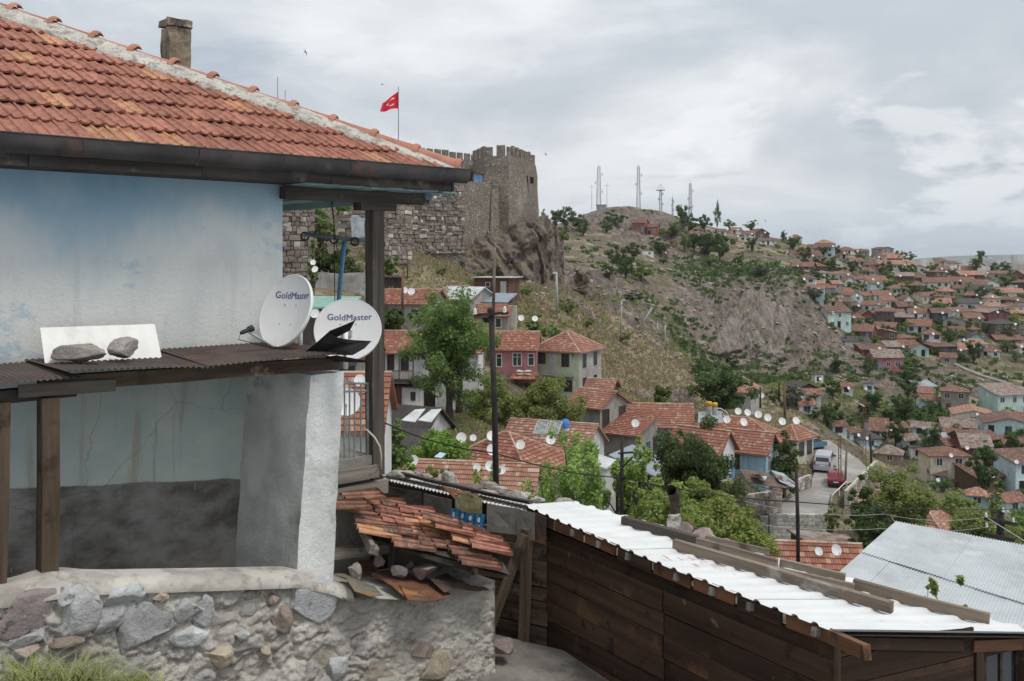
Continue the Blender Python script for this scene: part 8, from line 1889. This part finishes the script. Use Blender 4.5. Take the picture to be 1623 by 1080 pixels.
scatter('green_weeds', 'low green weeds over the slopes and terraces', 'weeds', 3600, (560, 1640), LF['olive'], .38, .22, 4, np.clip(.12 + green, 0, 1), 60, 210)
scatter('scrub', 'dark low scrub on the rocky far hillside', 'scrub', 2000, (860, 1660), LF['dark'], .6, .4, 5, np.clip(.2 + .7 * green, 0, 1) * (fbm(P3 / 22, 3, 91) > .08), 190, 440)
rg = np.random.RandomState(9); V0, F0 = ICO[1]; Vr, Fr = [], []; cnt = 0
for q in range(30000):
    Y = math.exp(rg.uniform(math.log(95), math.log(430))); u = (rg.uniform(690, 1640) - CX) / F; i = int((u - US[0]) / (US[1] - US[0])); j = int((math.log(Y) - VS[0]) / (VS[1] - VS[0]))
    if rg.uniform() > .06 + rock[j, i] * .3 or inr[j, i]: continue
    s_ = (.20 + .55 * rg.uniform() ** 3) * (Y / 200) ** .5; v = V0 * (1 + .35 * rg.normal(size=(len(V0), 1))) * np.array([1, .8, .6]) * s_; a = rg.uniform(0, 6.28); ca, sa = math.cos(a), math.sin(a)
    v = np.stack([v[:, 0] * ca - v[:, 1] * sa, v[:, 0] * sa + v[:, 1] * ca, v[:, 2]], -1) + np.array([u * Y, Y, ground_z(u * Y, Y) + .1 * s_]); Vr.append(v); Fr.append(F0 + cnt * len(V0)); cnt += 1
    if cnt > 5200: break
n = NT('scattered_stone'); isl = n.island(); M_SCAT = n.finish(n.mix(isl, (.15, .12, .10), (.31, .265, .225)), .95)
O('rubble', with_mat(npmesh('rubble', np.concatenate(Vr), np.concatenate(Fr)), M_SCAT), [], label='loose grey stones strewn over the slopes', cat='rubble', kind='stuff')
# ------------------------------------------------------------------ poles and cables
M_IRON = mat('dark_iron_pole', (.032, .028, .027), .75, .3, 3, .2, 12, spots=[((.075, .045, .035), 3, .6, .7)], coord='World')
M_TIMBERP = mat('weathered_pole_timber', (.17, .145, .12), .9, .3, 3, .5, 9, stretch=(1, 1, .2)); M_LATT = mat('brown_lattice_steel', (.17, .095, .06), .8, .25, 2, 0)
M_PORC = mat('white_insulator', (.72, .72, .70), .35, .05, 3, 0, spec=.5)
def insul(parent, q, s):
    b = MB(); b.lathe([(0, 0), (.05*s, 0), (.06*s, .03*s), (.035*s, .06*s), (.055*s, .09*s), (.03*s, .13*s), (.035*s, .16*s), (0, .18*s)], 10, T(q)); O('insulator', b, M_PORC, parent, smooth=True)
def pole(name, label, x0, y0, x1, y1, Y, r, m=None, arms=(), ins=(), lamp=None, base_drop=None):
    b0, b1 = W(x0, y0, Y), W(x1, y1, Y); t = E(name, label, 'pole', b0); b = MB(); b.tube([b0 - ZU * (base_drop or .5), b0.lerp(b1, .5), b1], [r * 1.08, r, r * .9], 8); O('shaft', b, m or M_IRON, t, smooth=True)
    for ax0, ay0, ax1, ay1 in arms: beam('crossarm', W(ax0, ay0, Y - r * 1.2), W(ax1, ay1, Y - r * 1.2), r * .9, r * .9, M_IRON, t)
    for ix, iy in ins: insul(t, W(ix, iy, Y - r * 1.2), .55 + Y / 70)
    if lamp: b = MB(); p0 = W(x1, y1 + 1, Y); p1 = W(*lamp, Y); b.tube([p0, p0.lerp(p1, .5) + ZU * .1, p1], r * .4, 5); b.box((-.28, -.12, -.06), (.28, .12, .06), 0, T(p1)); O('lamp_head', b, M_PORC, t)
    return t
pole('utility_pole', 'tall dark pole with a crossarm rising behind the tin roof', 790, 800, 778, 488, 22, .07, arms=((751, 500, 806, 496),), ins=((753, 499), (800, 496)), base_drop=3)
b = MB(); b.lathe([(.0, 0), (.085, 0), (.085, .16), (.06, .2), (0, .2)], 10, T(W(778, 502, 22))); O('pole_cap', b, M_IRON, bpy.data.objects['utility_pole'])
pole('utility_pole', 'dark pole with wire stubs behind the white shed roof', 985, 835, 986, 694, 28, .055, arms=((972, 757, 992, 756), (980, 719, 1004, 717), (984, 744, 1003, 724)), base_drop=3)
pole('utility_pole', 'dark pole standing before the block wall', 1267, 905, 1262, 744, 27, .055, base_drop=4)
pole('utility_pole', 'double crossarm utility pole at the lower right', 1585, 880, 1586, 808, 40, .16, arms=((1561, 822, 1610, 831), (1561, 847, 1606, 856)), ins=((1563, 820), (1606, 828), (1564, 836), (1590, 812)), base_drop=5)
pole('wooden_pole', 'weathered wooden pole below the castle crag', 782, 492, 784, 392, 108, .17, M_TIMBERP)
pole('lamp_post', 'grey metal post on the grassy slope below the crag', 883, 492, 882, 432, 128, .16, M_MAST, lamp=(879, 433))
pole('lamp_post', 'thin grey lamp post on the slope above the green house', 984, 530, 985, 477, 160, .14, M_MAST, lamp=(988, 476))
pole('leaning_pole', 'fallen grey lamp post leaning on the slope', 1012, 520, 1034, 488, 175, .15, M_MAST)
pole('rusty_pole', 'rust brown pole beside the planked house dishes', 638, 495, 638, 430, 98, .13, M_LATT)
pole('rusty_pole', 'thin rust brown rod right of the large block castle wall', 646, 435, 645, 385, 110, .07, M_LATT)
for px, y0, y1, Y, lb in ((1034, 508, 542, 205, 'first small post in the row below the cliff'), (1042, 512, 546, 200, 'second small post in the row below the cliff'), (1054, 515, 552, 195, 'third small post in the row below the cliff')): pole('small_post', lb, px, y1, px, y0, Y, .12, M_MAST)
pole('street_pole', 'dark pole beside the cream roadside house', 1297, 728, 1297, 690, 117, .13, M_IRON); pole('street_pole', 'dark pole at the outer edge of the road bend', 1382, 752, 1379, 688, 112, .13, M_IRON); pole('street_pole', 'olive coloured pole beside the red car', 1339, 778, 1342, 712, 99, .12, M_TIMBERP)
pole('street_pole', 'brown pole behind the long dish roof', 1244, 662, 1243, 610, 118, .16, M_LATT); pole('street_pole', 'dark pole beside the hill foot house', 1205, 642, 1205, 613, 137, .12, M_IRON); pole('street_pole', 'short dark pole right of the hill foot house', 1235, 632, 1235, 606, 150, .12, M_IRON)
def lattice(label, px, y0, y1, Y, wpx, lamp=None):
    t = E('lattice_pole', label, 'pole', W(px, y1, Y)); s_ = Y / F; b = MB(); H = (y1 - y0) * s_; base = W(px, y1, Y); w_ = wpx * s_
    for sx in (-1, 1): b.tube([base + Vector((sx * w_ / 2, 0, -.5)), base + Vector((sx * w_ * .3, 0, H))], .05, 4)
    for i in range(12): z = H * (i + .5) / 12; b.tube([base + Vector((-w_ * .45, 0, z)), base + Vector((w_ * .45, 0, z + H / 24 * (1 if i % 2 else -1)))], .035, 4)
    O('shaft', b, M_LATT, t); b = MB(); b.box((-w_ * 1.6, -.06, -.06), (w_ * 1.6, .06, .06), 0, T(base + ZU * H * .93)); O('crossarm', b, M_LATT, t)
    if lamp: b = MB(); b.box((-.4, -.15, -.08), (.4, .15, .08), 0, T(W(*lamp, Y)) @ Matrix.Rotation(R(30), 4, 'Y')); O('lamp_head', b, M_PORC, t)
lattice('rusty lattice pole rising in front of the red car', 1331, 690, 792, 97, 5); lattice('rusty lattice pole with a street lamp down in the valley', 1370, 632, 740, 138, 5.5, (1366, 642))
wire('overhead_cable', [W(604, 668, 20), W(784, 718, 22), W(985, 757, 28), W(1264, 796, 27), W(1640, 806, 36)], .016, 'thick black overhead cable sagging between the poles', sag=.12)
wire('overhead_cable', [W(1180, 795, 30), W(1400, 815, 38), W(1563, 820, 40)], .008, 'upper thin wire running to the lower right pole', sag=.2, m=M_ARM)
wire('overhead_cable', [W(1160, 826, 30), W(1400, 838, 38), W(1563, 836, 40)], .008, 'lower thin wire running to the lower right pole', sag=.15, m=M_ARM)
wire('overhead_cable', [W(1563, 820, 40), W(1700, 905, 30)], .02, 'slanting wire from the lower right pole crossarm', m=M_ARM)
wire('overhead_cable', [W(1366, 645, 138), W(1336, 692, 120)], .03, 'wires fanning from the lattice pole lamp', m=M_WIRE)
wire('overhead_cable', [W(1035, 440, 190), W(900, 560, 110)], .05, 'long slanting wire across the grassy slope', m=M_WIRE)

# ------------------------------------------------------------------ vehicles and the walker
def glassm(): return mat('vehicle_glass', (.02, .024, .028), .1, .1, 1, 0, spec=.5)
M_TYRE = mat('rubber_tyre', (.02, .02, .02), .9, .2, 3, 0); M_RIM = mat('wheel_rim', (.45, .45, .46), .35, .1, 3, 0, metal=.6); M_PLATE = mat('number_plate', (.70, .70, .68), .5, .05, 3, 0); M_LAMPR = mat('red_lamp_glass', (.40, .02, .02), .25, .1, 2, 0, spec=.5)
def wheel(t, M, x, y, r, w):
    Mx = M @ T((x, y, r)) @ Matrix.Rotation(R(90), 4, 'X'); b = MB(); b.lathe([(r*.55, -w/2), (r*.9, -w/2), (r, -w*.3), (r, w*.3), (r*.9, w/2), (r*.55, w/2)], 18, Mx); wo = O('wheel', b, M_TYRE, t, smooth=True)
    b = MB(); b.lathe([(0, -w*.42), (r*.2, -w*.45), (r*.56, -w*.36), (r*.56, w*.36), (r*.2, w*.45), (0, w*.42)], 14, Mx); O('rim', b, M_RIM, wo, smooth=True)
def vehicle(name, label, base, heading, L, Wd, prof, paint, glass, cat):
    "prof: side outline (x along, z); glass: list of quads on sides/ends; rear at x=0, front at x=L"
    t = E(name, label, cat, base, heading); M = T(base) @ RZ(heading); hw = Wd / 2
    zb = max(z for _, z in prof); belt = zb * .56
    def yw(z): return hw * (1 - .14 * max(0, (z - belt) / (zb - belt)) ** 1.3 - .05 * max(0, (.45 - z) / .45))
    b = MB(); n_ = len(prof); vs = []
    for f in (-1, -.93, .93, 1): 
        for x, z in prof: vs.append((x + (L / 2 - x) * (.0 if abs(f) < .95 else .012), f * yw(z), z - (0 if abs(f) < .95 else .02)))
    fs = [tuple(range(n_))[::-1], tuple(range(3 * n_, 4 * n_))]
    for k in range(3):
        for i in range(n_): j = (i + 1) % n_; fs.append((k*n_ + i, k*n_ + j, (k+1)*n_ + j, (k+1)*n_ + i))
    b.add(vs, fs); O('body', b, paint, t, M=M)
    for nm, quad, m_ in glass:
        b = MB(); b.add([(x, (y / abs(y) * (yw(z) + .006) if abs(y) > .5 * hw and nm == 'side_window' else y), z) for x, y, z in quad], [tuple(range(len(quad)))]); O(nm, b, m_, t, M=M)
    return t, M
vb = W(1303, 751, 104); vb.z = ROADZ + .01
P_SIL = mat('silver_paint', (.42, .44, .46), .35, .05, 1, 0, metal=.3, spec=.5); G = glassm()
vp = [(0, .35), (-.02, .95), (.06, 1.2), (.28, 1.86), (.45, 1.93), (3.0, 1.96), (3.35, 1.85), (4.05, 1.18), (4.65, 1.0), (4.75, .7), (4.72, .32), (.1, .28)]
van, Mv = vehicle('parked_van', 'silver van seen from behind on the road bend', vb, R(66), 4.75, 1.9, vp,  P_SIL, [('rear_window', [(.055, -.72, 1.22), (.055, .72, 1.22), (.25, .64, 1.76), (.25, -.64, 1.76)], G)] +
  [('side_window', [(x0, s * .9, 1.2), (x1, s * .9, 1.2), (x1 - .02, s * .85, 1.74), (x0 + .03, s * .85, 1.74)], G) for s in (-1, 1) for x0, x1 in ((.42, 1.5), (1.6, 2.6), (2.7, 3.3))] + [('windscreen', [(4.0, .7, 1.24), (4.0, -.7, 1.24), (3.42, -.62, 1.8), (3.42, .62, 1.8)], G)], 'van')
for x in (.85, 3.75):
    for s in (-1, 1): wheel(van, Mv, x, s * .82, .32, .2)
for s in (-1, 1): O('tail_lamp', MB().box((-.05, s * .80 - .09, .85), (.03, s * .80 + .09, 1.25)), M_LAMPR, van, M=Mv); O('wing_mirror', MB().box((3.5, s * 1.02 - .09, 1.2), (3.6, s * 1.02 + .09, 1.42)), M_BLKPL, van, M=Mv)
O('number_plate', MB().box((-.045, -.26, .72), (-.02, .26, .84)), M_PLATE, van, M=Mv); O('rear_bumper', MB().box((-.09, -.88, .3), (.05, .88, .58)), P_SIL, van, M=Mv)
def saloon(label, base, head, paint):
    cp = [(0, .42), (-.02, .78), (.1, .95), (.55, 1.0), (1.0, 1.36), (1.3, 1.42), (2.3, 1.42), (2.65, 1.33), (3.2, .98), (4.0, .84), (4.15, .6), (4.12, .34), (.1, .3)]
    t, M = vehicle('parked_car', label, base, head, 4.15, 1.66, cp, paint, [('rear_window', [(.60, -.6, 1.03), (.60, .6, 1.03), (1.0, .52, 1.34), (1.0, -.52, 1.34)], G), ('windscreen', [(3.16, .62, 1.03), (3.16, -.62, 1.03), (2.7, -.52, 1.33), (2.7, .52, 1.33)], G)] +
      [('side_window', [(x0, s * .8, .98), (x1, s * .8, .98), (x3, s * .7, 1.34), (x2, s * .7, 1.34)], G) for s in (-1, 1) for x0, x1, x2, x3 in ((.8, 1.75, 1.1, 1.75), (1.82, 3.0, 1.82, 2.55))], 'car')
    for x in (.8, 3.3):
        for s in (-1, 1): wheel(t, M, x, s * .72, .29, .17)
    for s in (-1, 1): O('tail_lamp', MB().box((-.03, s * .62 - .14, .68), (.02, s * .62 + .14, .84)), M_LAMPR, t, M=M)
    O('number_plate', MB().box((-.035, -.26, .56), (-.01, .26, .67)), M_PLATE, t, M=M); O('rear_bumper', MB().box((-.08, -.78, .34), (.04, .78, .52)), M_BLKPL, t, M=M)
cb = W(1325, 788, 97); cb.z = ROADZ + .01
saloon('dark red saloon car seen from behind at the lane edge', cb, R(72), mat('dark_red_paint', (.15, .012, .018), .3, .05, 1, 0, spec=.5))
cb = W(1269, 722, 116); cb.z = ROADZ + .01
saloon('blue car half hidden behind the cream roadside house', cb, R(35), mat('blue_car_paint', (.06, .13, .22), .35, .05, 1, 0, spec=.5))
pb_ = W(1324, 773, 99.5); pb_.z = ROADZ + .01
person = E('person', 'person in black jacket and pale trousers walking up the road', 'person', pb_, R(10))
def skinned(name, pts, edges, m):
    me = bpy.data.meshes.new(name); me.from_pydata([p_[:3] for p_ in pts], edges, []); ob = bpy.data.objects.new(name, me); COL.objects.link(ob)
    sm = ob.modifiers.new('skin', 'SKIN'); 
    for i, p_ in enumerate(pts): me.skin_vertices[0].data[i].radius = (p_[3], p_[4] if len(p_) > 4 else p_[3])
    me.skin_vertices[0].data[0].use_root = True; ob.modifiers.new('sub', 'SUBSURF').levels = 1
    dg = bpy.context.evaluated_depsgraph_get(); out = bpy.data.meshes.new_from_object(ob.evaluated_get(dg)); bpy.data.objects.remove(ob)
    out.materials.clear(); out.materials.append(m); out.polygons.foreach_set('use_smooth', [True] * len(out.polygons)); return out
M_SKIN = mat('skin', (.42, .26, .19), .7, .05, 3, 0); M_JACK = mat('black_jacket', (.018, .018, .02), .85, .2, 4, 0); M_TROU = mat('pale_trousers', (.42, .41, .38), .9, .1, 4, 0); M_HAIR = mat('dark_hair', (.02, .016, .013), .8, .1, 4, 0)
bp = [(0,0,.95,.13,.11),(0,0,1.15,.13,.10),(0,0,1.38,.16,.10),(0,0,1.50,.06),(0,-.01,1.60,.075,.085),(0,-.01,1.70,.07,.085),(-.19,0,1.40,.055),(-.25,.03,1.13,.042),(-.24,-.05,.88,.033),(-.24,-.07,.80,.03),(.19,0,1.40,.055),(.25,-.03,1.13,.042),(.24,-.12,.89,.033),(.24,-.14,.81,.03),(-.10,0,.88,.09),(-.10,-.08,.50,.062),(-.10,.02,.10,.045),(-.10,-.12,.04,.04),(.10,0,.88,.09),(.10,.06,.50,.062),(.10,.20,.14,.045),(.10,.10,.05,.04)]
be = [(0,1),(1,2),(2,3),(3,4),(4,5),(2,6),(6,7),(7,8),(8,9),(2,10),(10,11),(11,12),(12,13),(0,14),(14,15),(15,16),(16,17),(0,18),(18,19),(19,20),(20,21)]
Mp_ = T(pb_) @ RZ(R(10)); bm_ = skinned('body', bp, be, M_SKIN); O('body', bm_, [], person, M=Mp_)
jp = [(0,0,.86,.155,.135),(0,0,1.15,.15,.12),(0,0,1.38,.18,.12),(0,0,1.46,.09)] + [(x, y, z, r_ + .018) for x, y, z, r_ in ((-.19,0,1.40,.06),(-.25,.03,1.13,.046),(-.24,-.05,.88,.038),(.19,0,1.40,.06),(.25,-.03,1.13,.046),(.24,-.12,.89,.038))]
O('jacket', skinned('jacket', jp, [(0,1),(1,2),(2,3),(2,4),(4,5),(5,6),(2,7),(7,8),(8,9)], M_JACK), [], person, M=Mp_)
tpn = [(0,0,.93,.14,.125),(-.10,0,.84,.10),(-.10,-.08,.50,.075),(-.10,.02,.10,.06),(.10,0,.84,.10),(.10,.06,.50,.075),(.10,.20,.15,.06)]
O('trousers', skinned('trousers', tpn, [(0,1),(1,2),(2,3),(0,4),(4,5),(5,6)], M_TROU), [], person, M=Mp_)
me = rock_mesh((.088, .105, .08), 7, 2, .1, 0); O('hair', with_mat(me, M_HAIR), [], person, M=Mp_ @ T((0, .02, 1.71)))
# roadside things
bn = W(1284, 735, 108); bn.z = ROADZ
t = E('waste_bin', 'rusty red metal waste bin beside the parked van', 'bin', bn); b = MB(); b.box((-.5, -.4, 0), (.5, .4, 1.0), 0, T(bn)); O('body', b, M_RUST, t); b = MB(); b.box((-.55, -.45, 1.0), (.55, .45, 1.08), 0, T(bn)); O('rim', b, M_RUST, t)
for i in range(7):
    q0 = W(1394 + i * 0, HY, 108); x0 = 1350 + i * 7.5; Yp = 121 - i * 1.6; q = W(x0, HY, Yp); q.z = ground_z(q.x, q.y); b = MB(); b.cyl(q - ZU * .3, q + ZU * 1.3, .05, .05, 6); O('fence_post', b, M_TIMBERP, label=f'{ORD[i+1]} green wooden fence post from left along the road bend', cat='fence post', group='fence posts along the bend')
gr2 = E('guard_rail', 'short white metal guard rail behind the red car', 'guard rail', W(1318, 800, 92)); b = MB(); z_ = ROADZ + .75
b.tube([Vector((W(1318, 0, 91).x, 91, z_)), Vector((W(1342, 0, 97).x, 97, z_))], .05, 6); O('rail', b, M_FRAMEW, gr2)
for k in range(3): q = Vector((W(1318, 0, 91).x, 91, ROADZ)).lerp(Vector((W(1342, 0, 97).x, 97, ROADZ)), k / 2); b = MB(); b.cyl(q, q + ZU * .75, .05, .05, 6); O('post', b, M_FRAMEW, gr2)
pw = [ground_at(px, py, 100.0) for px, py in ((1506, 578), (1530, 589), (1560, 600), (1590, 610), (1625, 622), (1660, 634))]
if all(pw): b = MB(); b.tube([q + ZU * .45 for q in pw], .42, 6); O('boundary_wall', b, WL['concrete'], label='thin pale boundary wall slanting down the right hillside', cat='wall', kind='thing')
# birds
M_BIRD = mat('dark_swift', (.02, .02, .022), .8, .1, 3, 0)
def bird(px, py, Y, span, roll, yaw, label):
    b = MB(); s = span * Y / F; 
    b.lathe([(0, -.30), (.05, -.2), (.075, 0), (.06, .15), (.03, .26), (0, .3)], 8, Matrix.Rotation(R(90), 4, 'Y'))
    for sg in (-1, 1): b.add([(.10, sg * .04, .02), (.14, sg * .25, .08), (-.02, sg * .5, .05), (-.12, sg * .62, .0), (-.02, sg * .30, .05), (-.06, sg * .04, .02)], [(0, 1, 4, 5), (1, 2, 3, 4)])
    b.add([(-.25, 0, 0), (-.42, .08, 0), (-.36, 0, 0), (-.42, -.08, 0)], [(0, 1, 2, 3)])
    O('flying_bird', b, M_BIRD, M=T(W(px, py, Y)) @ RZ(R(yaw)) @ Matrix.Rotation(R(roll), 4, 'X') @ Matrix.Scale(s / 1.1, 4), label=label, cat='bird', group='swifts in the sky')
bird(484, 83, 40, 12, 60, 60, 'large dark swift high above the house roof'); bird(606, 134, 45, 9, 8, 10, 'dark swift flying just left of the flag'); bird(865, 245, 60, 8, 55, 40, 'dark swift right of the castle tower'); bird(803, 169, 90, 4, 20, 0, 'tiny swift in the sky above the castle'); bird(979, 308, 120, 4, 70, 80, 'tiny swift between the two tall masts'); bird(1213, 350, 110, 5, 70, 20, 'tiny swift above the hill houses'); bird(1279, 368, 120, 4, 40, 30, 'tiny swift low above the hillside skyline'); bird(1300, 363, 120, 4, 50, 60, 'tiny swift right of the other low one'); bird(1437, 330, 130, 4, 30, 40, 'tiny swift over the right hillside'); bird(1372, 309, 130, 3, 30, 90, 'faint swift high over the right hillside')

# ------------------------------------------------------------------ air
b = MB(); b.box((-13000, -60, -48), (13000, 12500, 190))
n = NT('thin_air'); v = n.n.new('ShaderNodeVolumePrincipled'); v.inputs['Color'].default_value = (.86, .92, 1.0, 1); v.inputs['Density'].default_value = HAZE; v.inputs['Anisotropy'].default_value = .2
n.l.new(v.outputs[0], n.out.inputs['Volume'])
O('haze', b, n.mat, kind='stuff')
dup = {k: v for k, v in LABELS.items() if len(v) > 1}
print('LABELS', len(LABELS), 'shared', {k: len(v) for k, v in dup.items()})
